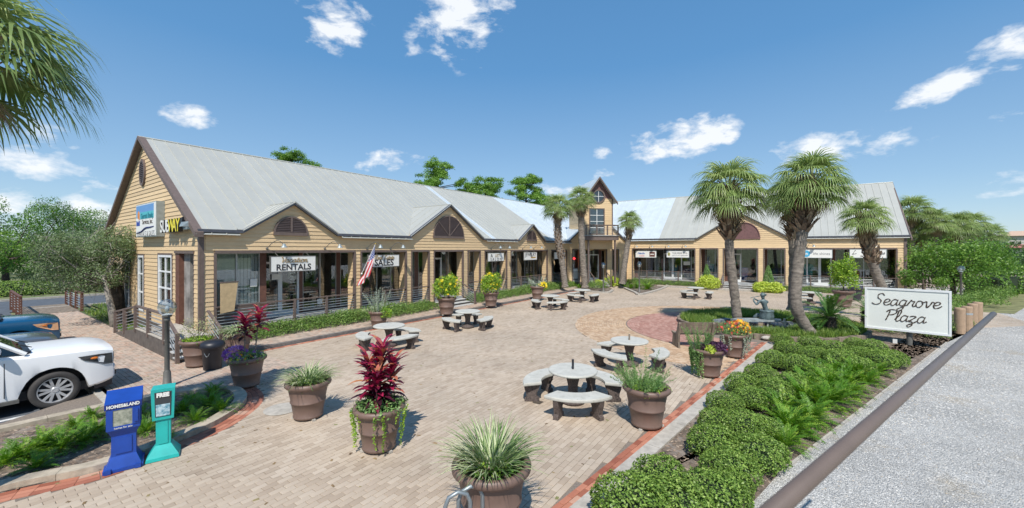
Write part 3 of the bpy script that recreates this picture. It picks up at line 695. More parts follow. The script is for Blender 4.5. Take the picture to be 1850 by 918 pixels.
# right wing
bpart('porch_floor', MB().box(-14.3, 6.36, 0, 7, ZF-.12, ZF, m=mR), M_FLOOR)
bpart('porch_skirt', MB().box(-14.3, 6.36, 0, .08, 0, ZF-.12, m=mR), M_SKIRT)
bpart('porch_ceiling', MB().box(-14.3, 6.3, .16, 6.5, ZO_R+.02, ZO_R+.1, m=mR), M_TRIM)
PR = [(-14.1,-13.44)]+[(RO[i][1], RO[i+1][0]) for i in range(len(RO)-1)]+[(5.88,6.36)]
for a, b in PR: pillar(mR, a, b, ZO_R, pitch=.175)
for a, b, k in RO:
    trim(mR, a-.02, b+.02, ZO_R-.02, ZO_R+.09, -.06, .1, name='header_trim')
    if k != 'door': railing(mR, a, b)
storefront(mR, -13.8, -7.4, ZO_R, D1, [(.5,'k'),(1,'p'),(1,'p'),(1,'p'),(1,'d'),(1,'d'),(1,'p'),(1,'p')])
storefront(mR, -7.4, -5.5, ZO_R, D1, [(.4,'k'),(1,'p'),(.8,'p')])
storefront(mR, -5.5, -2.5, ZO_R, D1, [(.4,'k'),(1,'d'),(1.2,'p'),(.4,'p')])
storefront(mR, -2.5, -.6, ZO_R, D1, [(.4,'k'),(1,'p'),(.5,'p')])
storefront(mR, -.6, 6.1, ZO_R, D1, [(.5,'k'),(1.1,'p'),(1.1,'d'),(1,'d'),(.3,'k'),(1,'p'),(1.2,'p'),(1.2,'p'),(1.2,'p')])
room(mR, -14, 6.2, D1+.1, 6, ZO_R)
for s in (-7.4,-5.5,-2.5,-.6): bpart('partition', MB().box(s-.06, s+.06, D1+.1, 5.9, ZF, ZO_R+.3, m=mR), M_INT)
# --- corner posts and fascia/gutters
bpart('corner_post', MB().box(-.02,.12,-.09,.06,0,ZE_L, m=lambda x,y,z: (-x, y, z)), M_TRIM)
bpart('corner_post', MB().box(6.26,6.42,-.07,.06,0,ZE_R, m=mR), M_TRIM)
def gutter(mp, s0, s1, ze, dorm):
    for a, b in cut(s0, s1, [(x[0], x[2]) for x in dorm]):
        bpart('gutter', MB().box(a, b, -.2, -.05, ze-.06, ze+.05, m=mp), M_FASCIA)
    for a, c, b, zp in dorm:
        for p, q in ((a, c), (b, c)):
            sg = 1 if q > p else -1
            bpart('rake_trim', MB().hexa([mp(p-.0*sg,-.2,ze-.07), mp(q,-.2,zp-.07), mp(q,-.04,zp-.07), mp(p,-.04,ze-.07), mp(p,-.2,ze+.05), mp(q,-.2,zp+.05), mp(q,-.04,zp+.05), mp(p,-.04,ze+.05)]), M_FASCIA)
gutter(mL, 5.1, 33.6, ZE_L, DL); gutter(mR, -14.4, 6.6, ZE_R, DR)
# --- roof panels: each sheet with its raised seam
def roofpanel(mp, s, w, dA, dB, slope, ze, m, dB2=None, dA2=None):
    """from depth dA up to dB on the plane z = ze + slope*d; seam along s"""
    dA2 = dA if dA2 is None else dA2; dB2 = dB if dB2 is None else dB2
    def P(ss, d, up): return mp(ss, d, ze+slope*d+up)
    b = MB(); t = .012
    b.hexa([P(s,dA,0),P(s+w,dA2,0),P(s+w,dB2,0),P(s,dB,0),P(s,dA,t),P(s+w,dA2,t),P(s+w,dB2,t),P(s,dB,t)])
    b.hexa([P(s+.0,dA,t),P(s+.035,dA,t),P(s+.035,dB,t),P(s,dB,t),P(s+.008,dA,t+.036),P(s+.027,dA,t+.036),P(s+.027,dB,t+.036),P(s+.008,dB,t+.036)])
    bpart('roof_panel', b, m)
SLL = (ZR_L-ZE_L)/6.96; SLR = (ZR_R-ZE_R)/6.7
pw = .46; s = 5.02
while s < YR-.1:
    w = min(pw, YR-s); m = M_ROOF; mid = s+w/2
    if mid > 31.0: m = M_ROOFNEW
    if 22.0 < mid < 22.7: m = M_ROOFNEW
    dA = -.24
    if any(a-.1 < mid < b+.1 for a, c, b, z in DL): dA = .12
    v0 = max(dA, (s-39.8)*6.96/6.7) if s > 35 else dA; v1 = max(dA, (s+w-39.8)*6.96/6.7) if s > 35 else dA
    roofpanel(mL, s, w-.001, v0, 6.96, SLL, ZE_L, m, dA2=v1); s += pw
s = -24.2
while s < 6.62-.05:
    w = min(pw, 6.62-s); mid = s+w/2; m = M_ROOFNEW if mid < -10.9 else M_ROOF; dA = -.24
    if any(a-.1 < mid < b+.1 for a, c, b, z in DR): dA = .12
    v0 = max(dA, (-17.24-s)*.96) if s < -16 else dA; v1 = max(dA, (-17.24-s-w)*.96) if s < -16 else dA
    if s < -14.4: v0 = max(v0, .1); v1 = max(v1, .1)
    roofpanel(mR, s, w-.001, v0, 6.7, SLR, ZE_R, m, dA2=v1); s += pw
# back slopes, ridge caps
def P3(x, y, z): return (x-BO[0], y-BO[1], z)
bk_ = MB(); bk_.add([P3(XR,5.02,ZR_L),P3(XR,YR,ZR_L),P3(XB-.3,YB,ZE_L-.1),P3(XB-.3,5.02,ZE_L-.1)], [(0,1,2,3)])
bpart('back_roof', bk_, M_ROOF)
bpart('back_roof', MB().add([P3(XR,YR,ZR_R),P3(6.62,YR,ZR_R),P3(6.62,YB,ZE_R-.1),P3(XB-.3,YB,ZE_R-.1)], [(0,1,2,3)]), M_ROOF)
bpart('ridge_cap', MB().tube([P3(XR,5.0,ZR_L+.02),P3(XR,YR,ZR_L+.02)], .05, 6), M_ROOF)
bpart('ridge_cap', MB().tube([P3(XR,YR,ZR_R+.02),P3(6.64,YR,ZR_R+.02)], .05, 6), M_ROOF)
bpart('rake_trim', MB().hexa([P3(6.56,39.4,ZE_R-.32),P3(6.64,39.4,ZE_R-.32),P3(6.64,YR,ZR_R-.16),P3(6.56,YR,ZR_R-.16),P3(6.56,39.4,ZE_R-.18),P3(6.64,39.4,ZE_R-.18),P3(6.64,YR,ZR_R),P3(6.56,YR,ZR_R)]), M_TRIM)
bpart('rake_trim', MB().hexa([P3(6.56,53.4,ZE_R-.32),P3(6.64,53.4,ZE_R-.32),P3(6.64,YR,ZR_R-.16),P3(6.56,YR,ZR_R-.16),P3(6.56,53.4,ZE_R-.18),P3(6.64,53.4,ZE_R-.18),P3(6.64,YR,ZR_R),P3(6.56,YR,ZR_R)]), M_SIGNW)
bpart('end_wall', MB().add([P3(6.36,39.8,0),P3(6.36,53.0,0),P3(6.36,53.0,ZE_R),P3(6.36,YR,ZR_R-.05),P3(6.36,39.8,ZE_R)], [(0,1,2,3,4)]), M_SIDING)
bpart('back_wall', MB().box(XB, XB+.1, 5.3, 53, 0, ZE_L, m=P3), M_SIDING)
bpart('back_wall', MB().box(XB, 6.3, 53, 53.1, 0, ZE_R-.1, m=P3), M_SIDING)
# --- dormer roofs: two slopes running back into the main roof
def dormer_roof(mp, a, c, b, zp, ze, slope, m):
    back = (zp-ze)/slope+.02
    for e in (a, b):
        n = 5
        for i in range(n):                             # strips parallel to the dormer's own ridge slope: panels run down the slope
            t0, t1 = i/n, (i+1)/n
            def at(tt, ee):                            # tt along depth 0..1, ee along the fall
                d = -.22+(back+.22)*tt; dd = max(d, 0)
                full = 1-dd/back                       # how far down it goes before meeting the main roof
                full = max(full, 0)
                s = c+(e-c)*full*ee; z = zp+(ze-zp)*full*ee
                return mp(s, d, z+.03)
            p0, p1, p2, p3 = at(t0,0), at(t1,0), at(t1,1), at(t0,1)
            q = [(x, y, z-.03) for x, y, z in (p0,p1,p2,p3)]
            bpart('dormer_panel', MB().hexa(q+[p0,p1,p2,p3]), m)
            bpart('dormer_seam', MB().tube([(x, y, z+.012) for x, y, z in (p0, p3)], .014, 4), m)
    bpart('ridge_cap', MB().tube([mp(c,-.23,zp+.04), mp(c,back,zp+.04)], .035, 5), m)
for a, c, b, zp in DL: dormer_roof(mL, a, c, b, zp, ZE_L, SLL, M_ROOF)
for a, c, b, zp in DR: dormer_roof(mR, a, c, b, zp, ZE_R, SLR, M_ROOF)
# --- half-round vents
def vent(mp, c, r, z0, h, kind, m=M_TRIM):
    n = 18; arc = [(c+r*math.cos(math.pi*i/n), z0+h*math.sin(math.pi*i/n)) for i in range(n+1)]
    ft = MB()
    inner = [(c+(r-.08)*math.cos(math.pi*i/n), z0+.07+(h-.14)*math.sin(math.pi*i/n)) for i in range(n+1)]
    for i in range(n):
        a, b, p, q = arc[i], arc[i+1], inner[i], inner[i+1]
        ft.hexa([mp(a[0],-.09,a[1]), mp(b[0],-.09,b[1]), mp(q[0],-.09,q[1]), mp(p[0],-.09,p[1]), mp(a[0],-.0,a[1]), mp(b[0],-.0,b[1]), mp(q[0],-.0,q[1]), mp(p[0],-.0,p[1])])
    ft.box(c-r, c+r, -.1, 0, z0-.06, z0+.075, m=mp)
    f = bpart('gable_vent', ft, m)
    bp = [mp(x, -.042, z) for x, z in inner]; part('backing', MB().add(bp, [tuple(range(len(bp)))]), m, f)
    if kind == 'panel': return f
    z = z0+.1
    while z < z0+h-.1:
        t = min(1, (z-z0-.07)/max(h-.14,.01)); hw = (r-.08)*math.sqrt(max(0, 1-t*t))-.01
        if hw > .05: part('louvre', MB().hexa([mp(c-hw,-.085,z), mp(c+hw,-.085,z), mp(c+hw,-.05,z+.01), mp(c-hw,-.05,z+.01), mp(c-hw,-.08,z+.02), mp(c+hw,-.08,z+.02), mp(c+hw,-.045,z+.05), mp(c-hw,-.045,z+.05)]), mat('vent_louvre', (.085,.062,.06), .6), f)
        z += .07
    part('mullion', MB().box(c-.035, c+.035, -.1, -.04, z0+.05, z0+h-.05, m=mp), m, f)
    if kind == 'fan':
        for sg in (-1, 1):
            x1, z1 = c+sg*(r-.06)*.72, z0+h*.70
            part('mullion', MB().hexa([mp(c-.03,-.1,z0+.06), mp(c+.03,-.1,z0+.06), mp(c+.03,-.04,z0+.06), mp(c-.03,-.04,z0+.06), mp(x1-.03,-.1,z1), mp(x1+.03,-.1,z1), mp(x1+.03,-.04,z1), mp(x1-.03,-.04,z1)]), m, f)
    return f
vent(mL, 8.34, .70, 4.12, .74, 'slat'); vent(mL, 17.66, 1.32, 4.2, 1.32, 'fan'); vent(mL, 26.95, .72, 4.18, .78, 'slat')
vent(mR, -3.68, 1.16, 4.42, 1.38, 'panel', M_MAROON)
# --- gable end facing the car park
def gz(s): return ZE_L+(ZR_L-ZE_L)*(1-abs(s-XR)/6.96)
GH = [(-27.6,-26.75,.62,2.9),(-25.25,-24.35,.66,3.2),(-22.15,-20.4,1.2,3.25),(-19.95,-17.95,ZF,3.36)]   # windows and door: s0,s1,z0,z1
wall(mG, XB, -17.3, .0, ZF, 0, .1, M_SKIRT, 'base_wall')
def gspans(z, zt):
    def lim(q): 
        if q <= ZE_L: return XB, -17.3
        t = (q-ZE_L)/(ZR_L-ZE_L); return XB+(XR-XB)*t, -17.24+(XR+17.24)*t
    a0, a1 = lim(z); b0, b1 = lim(zt)
    holes = [(h[0], h[1]) for h in GH if z < h[3]-.03 and zt > h[2]+.03]
    if zt <= ZE_L or not holes:
        return [(p, q, max(p, b0) if p == a0 else p, min(q, b1) if q == a1 else q) for p, q in cut(a0, a1, holes)] if holes else [(a0, a1, b0, b1)]
    return [(p, q, p, q) for p, q in cut(a0, a1, holes)]
boards(mG, .35, ZR_L-.05, gspans, pitch=.172)
gw = MB()                                             # wall behind the boards, with the openings left open
xs = [XB, -27.6, -26.75, -25.25, -24.35, -22.15, -20.4, -19.95, -17.95, -17.24]
for i in range(0, 10, 2): gw.box(xs[i], xs[i+1], .003, .12, .3, 3.36, m=mG)
for h in GH: gw.box(h[0], h[1], .003, .12, h[3], 3.4, m=mG)
for h in GH[:3]: gw.box(h[0], h[1], .003, .12, .3, h[2], m=mG)
gw.add([mG(XB,.003,3.36), mG(-17.24,.003,3.36), mG(-17.24,.003,ZE_L), mG(XR,.003,ZR_L), mG(XB,.003,ZE_L)], [(0,1,2,3,4)])
bpart('wall', gw, M_SIDING)
for sa, sb in ((XB-.28, XR), (-17.0, XR)):
    za = ZE_L-.14
    bpart('rake_trim', MB().hexa([mG(sa,-.28,za-.1), mG(sb,-.28,ZR_L-.1), mG(sb,-.02,ZR_L-.1), mG(sa,-.02,za-.1), mG(sa,-.28,za+.08), mG(sb,-.28,ZR_L+.06), mG(sb,-.02,ZR_L+.06), mG(sa,-.02,za+.08)]), M_TRIM)
bpart('corner_post', MB().box(XB-.06, XB+.1, -.06,.06, 0, ZE_L, m=mG), M_TRIM)
def gwindow(s0, s1, z0, z1, nc, nr):
    b = MB(); b.box(s0,s0+.09,-.05,.05,z0,z1,m=mG); b.box(s1-.09,s1,-.05,.05,z0,z1,m=mG); b.box(s0+.09,s1-.09,-.048,.05,z0,z0+.09,m=mG); b.box(s0+.09,s1-.09,-.048,.05,z1-.09,z1,m=mG)
    f = bpart('window', b, M_WHITE)
    for i in range(1, nc): x = s0+(s1-s0)*i/nc; part('mullion', MB().box(x-.03,x+.03,-.03,.03,z0+.09,z1-.09,m=mG), M_WHITE, f)
    for i in range(1, nr): z = z0+(z1-z0)*i/nr; part('mullion', MB().box(s0+.09,s1-.09,-.026,.03,z-.03,z+.03,m=mG), M_WHITE, f)
    part('pane', MB().box(s0+.05,s1-.05,.0,.01,z0+.05,z1-.05,m=mG), M_GLASS, f)
    part('trim', MB().box(s0-.09,s1+.09,-.045,0,z1,z1+.08,m=mG), M_TRIM, f)
    for x in (s0-.09, s1): part('trim', MB().box(x,x+.09,-.045,0,z0-.05,z1,m=mG), M_TRIM, f)
gwindow(*GH[0][:2], GH[0][2], GH[0][3], 1, 3); gwindow(*GH[1][:2], GH[1][2], GH[1][3], 1, 3); gwindow(*GH[2][:2], GH[2][2], GH[2][3], 2, 3)
bpart('interior_wall', MB().box(XB+.1, -19.95, .5, .6, .3, 3.9, m=mG), M_DARK)
# recessed corner entry with blinds
bpart('door_jamb', MB().box(-19.98,-19.55,-.03,.75,ZF,3.36,m=mG), M_TRIMRED)
bpart('door_jamb', MB().box(-18.02,-17.95,-.03,.75,ZF,3.36,m=mG), M_TRIM)
storefront(mG, -19.5, -18.05, 3.3, .32, [(1,'b')], base=.0)
bpart('header_trim', MB().box(-20.0,-17.9,-.07,0,3.33,3.42,m=mG), M_TRIM)
# oval louvred vent high in the gable
ov = MB(); n = 28
def ovp(k, q): a = 2*math.pi*k/n; return (-24.42+.42*q*math.cos(a), 7.0+.62*q*math.sin(a))
for k in range(n):
    a, b, c, d = ovp(k,1.0), ovp(k+1,1.0), ovp(k+1,.8), ovp(k,.8)
    ov.hexa([mG(*(p[0],-.1,p[1])) for p in (a,b,c,d)]+[mG(*(p[0],-.01,p[1])) for p in (a,b,c,d)])
ovf = bpart('oval_vent', ov, M_TRIM)
pp = [ovp(k,.82) for k in range(n)]; part('backing', MB().add([mG(x,-.04,z) for x, z in pp], [tuple(range(n))]), M_TRIM, ovf)
for i in range(12):
    z = 6.5+i*.085; t = (z-7.0)/.5
    if abs(t) < .97:
        hw = .34*math.sqrt(1-t*t); part('louvre', MB().box(-24.42-hw,-24.42+hw,-.09,-.05,z,z+.05,m=mG), mat('vent_louvre'), ovf)
# --- entry front between the wings
EW = 5.72
wall(mE, 0, EW, 3.45, ZE_L, 0, .16)
def espans(z, zt):
    def lim(q):
        if q <= 4.2: return 0, EW
        t = (q-4.2)/1.75; return 1.9*t, EW-1.9*t
    a0, a1 = lim(z); b0, b1 = lim(zt); return [(a0, a1, b0, b1)]
boards(mE, 3.5, 5.9, espans, pitch=.172)
bpart('pediment', MB().add([mE(0,.003,4.16),mE(EW,.003,4.16),mE(EW-1.9,.003,5.95),mE(1.9,.003,5.95)], [(0,1,2,3)]), M_SIDING)
for a, b in ((0,1.9),(EW,EW-1.9)):
    bpart('rake_trim', MB().hexa([mE(a,-.2,4.1),mE(b,-.2,5.88),mE(b,-.02,5.88),mE(a,-.02,4.1),mE(a,-.2,4.26),mE(b,-.2,6.03),mE(b,-.02,6.03),mE(a,-.02,4.26)]), M_FASCIA)
    bpart('valley_roof', MB().hexa([mE(a,-.2,4.27),mE(b,-.2,6.04),mE(b,4.2,6.3),mE(a,3.0,4.6),mE(a,-.2,4.30),mE(b,-.2,6.07),mE(b,4.2,6.33),mE(a,3.0,4.63)]), M_ROOFNEW)
for a, b in ((0,.42),(1.12,1.55),(3.75,4.35),(4.95,EW)): pillar(mE, a, b, 3.46)
for a, b in ((.42,1.12),(4.35,4.95)): railing(mE, a, b, nposts=0)
for a, b in ((.42,1.12),(1.55,3.75),(4.35,4.95)): trim(mE, a-.02, b+.02, 3.42, 3.5, -.06, .1, name='header_trim')
storefront(mE, .2, 1.4, 3.42, .7, [(1,'p'),(1,'p')]); storefront(mE, 1.4, 4.1, 3.42, 1.0, [(.3,'k'),(.8,'d'),(1.1,'d'),(.3,'k'),(.5,'p')]); storefront(mE, 4.1, 5.5, 3.42, .7, [(1,'p')])
bpart('porch_floor', MB().box(0, EW, 0, 4, ZF-.12, ZF, m=mE), M_FLOOR); bpart('porch_skirt', MB().box(0, EW, 0, .08, 0, ZF-.12, m=mE), M_SKIRT)
bpart('porch_ceiling', MB().box(0, EW, .16, 4, 3.46, 3.5, m=mE), M_TRIM)
room(mE, 0, EW, 1.1, 4.2, 3.42)
neon = bpart('neon_sign', MB().ball(mE(.75,.6,2.6), .16, .04, .10), mat('red_neon', (.5,.02,.03), .4, emit=((1,.04,.05), 2.0)))
for (s, w) in ((2.05,.55),(3.35,.5)):
    n = 24; pp = [(s+w*math.cos(2*math.pi*k/n), 3.72+.38*math.sin(2*math.pi*k/n)) for k in range(n)]
    b = MB(); b.add([mE(x,-.09,z) for x, z in pp]+[mE(x,-.05,z) for x, z in pp], [tuple(range(n)), tuple(range(n,2*n))]+[(k,(k+1)%n,n+(k+1)%n,n+k) for k in range(n)])
    bpart('oval_sign_board', b, mat('tan_board', (.55,.40,.22), .7) if s < 3 else mat('brown_board', (.25,.17,.10), .7))
# return walls that join the entry front to the wings
bpart('return_wall', MB().hexa([(*q[:2], z) for z in (0, 4.3) for q in (mE(EW,0,0), mR(-14.1,0,0), mR(-14.1,.2,0), mE(EW,.2,0))]), M_SIDING)
# --- tower
TW = 2.79; TZ0 = 4.6; TZE = 8.1; TZP = 9.98
bpart('tower_wall', MB().box(0.0, TW, 0.004, 4.1, 3.5, TZE, m=mT), M_SIDING)
TH = [(.55,2.0,4.86,7.2)]
def tspans(z, zt):
    def lim(q):
        if q <= TZE: return 0, TW
        t = (q-TZE)/(TZP-TZE); return TW/2*t, TW-TW/2*t
    a0, a1 = lim(z); b0, b1 = lim(zt); holes = [(h[0], h[1]) for h in TH if z < h[3]-.03 and zt > h[2]+.03]
    if holes: return [(p, q, p, q) for p, q in cut(a0, a1, holes)]
    return [(a0, a1, b0, b1)]
boards(mT, TZ0, TZE, tspans, pitch=.172)
boards(mTL, 4.4, TZE+.0, lambda z, zt: [(0,4.1,0,4.1)], pitch=.172)
bpart('tower_gable', MB().add([mT(0,-.02,TZE),mT(TW,-.02,TZE),mT(TW/2,-.02,TZP),mT(0,.1,TZE),mT(TW,.1,TZE),mT(TW/2,.1,TZP)], [(0,1,2),(5,4,3),(0,3,4,1),(1,4,5,2),(2,5,3,0)]), M_MAROON)
sl_ = (TZP-TZE)/(TW/2)
for sg, e in ((-1, -.32), (1, TW+.32)):
    ze = TZP-sl_*(TW/2+.32)
    c = TW/2
    for i in range(4):
        d0 = -.45+i*1.2; d1 = d0+1.19
        bpart('tower_roof_panel', MB().hexa([mT(c,d0,TZP),mT(e,d0,ze),mT(e,d1,ze),mT(c,d1,TZP),mT(c,d0,TZP+.03),mT(e,d0,ze+.03),mT(e,d1,ze+.03),mT(c,d1,TZP+.03)]), M_ROOFNEW)
    bpart('rake_trim', MB().hexa([mT(c,-.5,TZP-.16),mT(e,-.5,ze-.16),mT(e,-.40,ze-.16),mT(c,-.40,TZP-.16),mT(c,-.5,TZP+.04),mT(e,-.5,ze+.04),mT(e,-.40,ze+.04),mT(c,-.40,TZP+.04)]), M_TRIM)
for s in (-.02, TW-.08): trim(mT, s, s+.1, TZ0, TZE, -.05, .05, name='corner_trim')
def grid_window(mp, s0, s1, z0, z1, nc, nr, m=M_TRIM, mm=M_WHITE):
    b = MB(); w = .09; b.box(s0-w,s0,-.07,.0,z0-w,z1+w,m=mp); b.box(s1,s1+w,-.07,.0,z0-w,z1+w,m=mp); b.box(s0,s1,-.068,.0,z0-w,z0,m=mp); b.box(s0,s1,-.068,.0,z1,z1+w,m=mp)
    f = bpart('window', b, m)
    for i in range(1, nc): x = s0+(s1-s0)*i/nc; part('mullion', MB().box(x-.025,x+.025,-.05,-.01,z0,z1,m=mp), mm, f)
    for i in range(1, nr): z = z0+(z1-z0)*i/nr; part('mullion', MB().box(s0,s1,-.046,-.01,z-.022,z+.022,m=mp), mm, f)
    part('pane', MB().box(s0,s1,-.03,-.022,z0,z1,m=mp), M_GLASS, f); part('backing', MB().box(s0,s1,-.008,-.004,z0,z1,m=mp), M_DARK, f)
grid_window(mT, .62, 1.92, 4.9, 7.12, 2, 4)
# round window
n = 28; rc = (1.42, 8.29)
b = MB()
for k in range(n):
    a0, a1 = 2*math.pi*k/n, 2*math.pi*(k+1)/n
    q = [(rc[0]+r*math.cos(a), rc[1]+r*math.sin(a)) for r, a in ((.62,a0),(.62,a1),(.50,a1),(.50,a0))]
    b.hexa([mT(x,-.12,z) for x, z in q]+[mT(x,-.02,z) for x, z in q])
f = bpart('round_window', b, M_TRIM)
pp = [(rc[0]+.52*math.cos(2*math.pi*k/n), rc[1]+.52*math.sin(2*math.pi*k/n)) for k in range(n)]
part('pane', MB().add([mT(x,-.045,z) for x, z in pp], [tuple(range(n))]), M_GLASS, f); part('backing', MB().add([mT(x,-.036,z) for x, z in pp], [tuple(range(n))]), M_DARK, f)
part('mullion', MB().box(rc[0]-.02,rc[0]+.02,-.08,-.05,rc[1]-.5,rc[1]+.5,m=mT), M_WHITE, f); part('mullion', MB().box(rc[0]-.5,rc[0]+.5,-.078,-.05,rc[1]-.02,rc[1]+.02,m=mT), M_WHITE, f)
# balcony
bal = bpart('balcony', MB().box(-.15, TW+.15, -1.0, .0, 4.28, 4.66, m=mT), M_TRIM)
part('balcony_floor', MB().box(-.22, TW+.22, -1.08, .0, 4.66, 4.72, m=mT), M_FLOOR, bal)
for s in (-.1, .9, TW-.9, TW+.1): part('post', MB().box(s-.05,s+.05,-1.02,-.92,4.72,5.62,m=mT), M_TRIM, bal)
part('top_rail', MB().box(-.15,TW+.15,-1.03,-.91,5.58,5.66,m=mT), M_TRIM, bal)
for s in (-.12, TW+.06): part('top_rail', MB().box(s,s+.06,-.91,0,5.58,5.66,m=mT), M_TRIM, bal)
for k in range(6):
    z = 4.82+k*.125; part('bar', MB().tube([mT(-.1,-.97,z), mT(TW+.1,-.97,z)], .013, 6), M_STEEL, bal)
    for s in (-.1, TW+.1): part('bar', MB().tube([mT(s,-.97,z), mT(s,0,z)], .013, 6), M_STEEL, bal)
for s in (.1, TW-.2): part('post', MB().box(s,s+.14,-.9,-.76,ZF-.1,4.28,m=mT), M_TRIM, bal)
# --- steps
def steps(mp, s0, s1, n=3, dep=.34, name='step'):
    for i in range(n):
        z = ZF-(i+1)*ZF/(n+1)
        st = bpart(name, MB().box(s0, s1, -dep*(i+1), -dep*i+.02, .0, z-.035, m=mp), M_SKIRT)
        part('tread', MB().box(s0-.02, s1+.02, -dep*(i+1)-.03, -dep*i, z-.035, z, m=mp), M_STEP, st)
def slope_rail(mp, s, n=3, dep=.34, d0=0.0):
    a, b = mp(s, d0, ZF+.84), mp(s, -dep*n-.1, .84+.05)
    r = bpart('stair_railing', MB().hexa([mp(s-.04,d0,ZF+.8),mp(s+.04,d0,ZF+.8),mp(s+.04,-dep*n-.1,.86),mp(s-.04,-dep*n-.1,.86),mp(s-.04,d0,ZF+.85),mp(s+.04,d0,ZF+.85),mp(s+.04,-dep*n-.1,.91),mp(s-.04,-dep*n-.1,.91)]), M_TRIM)
    part('post', MB().box(s-.05, s+.05, -dep*n-.15, -dep*n-.05, 0, .93, m=mp), M_TRIM, r)
    for k in range(5): part('bar', MB().tube([mp(s,d0,ZF+.15+k*.13), mp(s,-dep*n-.1,.2+k*.13)], .012, 6), M_STEEL, r)
steps(mL, 16.5, 18.85); slope_rail(mL, 18.8); slope_rail(mL, 16.5)
steps(mR, -5.25, -2.75); slope_rail(mR, -5.3)
steps(mE, 2.2, 3.7); slope_rail(mE, 3.72); slope_rail(mE, 2.1)
# landing, ramp and steps at the near corner
bpart('landing', MB().box(-19.9, -16.5, -1.2, .0, 0, ZF, m=mG), M_SKIRT)
bpart('landing_floor', MB().box(-19.95, -16.45, -1.22, .0, ZF, ZF+.03, m=mG), M_CONC)
bpart('ramp', MB().hexa([mG(-23.3,-1.2,-.02),mG(-19.9,-1.2,-.02),mG(-19.9,-.0,-.02),mG(-23.3,-.0,-.02),mG(-23.3,-1.2,.03),mG(-19.9,-1.2,ZF+.0),mG(-19.9,-.0,ZF+.0),mG(-23.3,-.0,.03)]), M_SKIRT)
mSt = mk(lambda s, d: (-16.5-d, s))
steps(mSt, 4.1, 5.3)
rr = bpart('ramp_railing', MB().hexa([mG(-23.2,-1.2,.86),mG(-20,-1.2,ZF+.8),mG(-20,-1.1,ZF+.8),mG(-23.2,-1.1,.86),mG(-23.2,-1.2,.92),mG(-20,-1.2,ZF+.86),mG(-20,-1.1,ZF+.86),mG(-23.2,-1.1,.92)]), M_TRIM)
part('top_rail', MB().box(-20,-16.5,-1.2,-1.1,ZF+.8,ZF+.86,m=mG), M_TRIM, rr)
for i, s in enumerate((-23.1,-21.6,-20,-18.4,-16.62)):
    zb = .0+min(1, max(0, (s+23.3)/3.4))*ZF; part('post', MB().box(s-.05,s+.05,-1.24,-1.12,zb-.1,zb+.88,m=mG), M_TRIM, rr)
for k in range(6):
    part('bar', MB().tube([mG(-23.1,-1.16,.12+k*.12), mG(-20,-1.16,ZF+.1+k*.12), mG(-16.6,-1.16,ZF+.1+k*.12)], .0125, 6), M_STEEL, rr)
mS2 = mk(lambda s, d: (-16.5-d, s)); slope_rail(mS2, 4.08); slope_rail(mS2, 5.22)
# --- gooseneck lamps above the signs
def gooseneck(mp, s, z, dirn=1):
    n = 10; pts = [mp(s-.35*dirn+.42*dirn*t, -.04-.5*math.sin(t*1.5), z+.32*math.sin(t*math.pi*.9)) for t in [i/n for i in range(n+1)]]
    f = bpart('gooseneck_lamp', MB().tube(pts, .014, 6), M_LAMP)
    e = pts[-1]
    part('lamp_shade', MB().lathe([(.02,.10),(.05,.09),(.07,.02),(.13,-.06),(.12,-.06),(.05,.02)], 12, e), M_GREYM, f)
    part('wall_plate', MB().ball(pts[0], .05, .05, .05, 8, 6), M_LAMP, f)
for s in (7.75, 10.15, 12.3, 13.7, 22.1, 23.2, 26.0, 27.6): gooseneck(mL, s, 3.52)
for s in (-12.9, -11.4, -9.9, -8.4, 1.0, 4.6): gooseneck(mR, s, 3.64)
# shop goods behind the glass
def garment(mp, s, d, z, m, w=.5, h=.8):
    pts = [(-.5,1),(-.2,1.05),(.2,1.05),(.5,1),(.62,.62),(.45,.58),(.40,0),(-.40,0),(-.45,.58),(-.62,.62)]
    n = len(pts); fr = [mp(s+x*w, d-.05*math.cos(x*2), z+y*h) for x, y in pts]; bk2 = [mp(s+x*w, d+.06, z+y*h) for x, y in pts]
    bpart('garment', MB().add(fr+bk2, [tuple(range(n)), tuple(range(n,2*n))]+[(i,(i+1)%n,n+(i+1)%n,n+i) for i in range(n)]), m)
cl = {k: mat('cloth_'+k, c, .9, var=.15) for k, c in dict(white=(.8,.8,.82), pink=(.8,.45,.5), blue=(.06,.16,.55), teal=(.05,.42,.5), lilac=(.5,.45,.62), red=(.6,.03,.04), navy=(.03,.06,.18)).items()}
for s, z, k, w, h in ((-12.2,1.0,'lilac',.6,1.9),(-11.5,1.3,'white',.5,1.4),(-10.9,1.5,'pink',.42,1.0),(-10.1,1.2,'white',.55,1.6),(-9.8,.9,'teal',.5,1.0),(-8.6,.8,'navy',.8,.8),
                   (-6.9,.9,'white',.45,1.2),(-6.5,1.2,'teal',.4,.9),(-6.1,.9,'white',.45,1.0),(-3.9,.7,'blue',.62,1.1),(-4.2,1.9,'pink',.4,.6),(.1,.8,'white',.45,1.3),(.75,1.1,'teal',.7,1.1),(3.2,.9,'navy',.5,1.0),(3.7,.9,'red',.5,1.0),(-1.6,.8,'navy',.5,1.0)):
    garment(mR, s, 1.72, z, cl[k], w, h)
for s, z, k, w, h in ((8.6,.6,'white',.3,1.1),(12.6,.6,'navy',.4,.8),(22.2,.6,'white',.35,.9),(24.9,.7,'teal',.3,1.5),(26.0,.7,'white',.4,1.2),(26.6,.7,'pink',.3,1.0),(10.2,.6,'white',.12,.3)):
    garment(mL, s, 1.72, z, cl[k], w, h)
bpart('notice_sheet', MB().box(7.0,7.25,.47,.478,2.0,2.3,m=mL), M_SIGNW); bpart('notice_sheet', MB().box(8.25,8.6,1.49,1.5,2.15,2.4,m=mL), M_SIGNW)
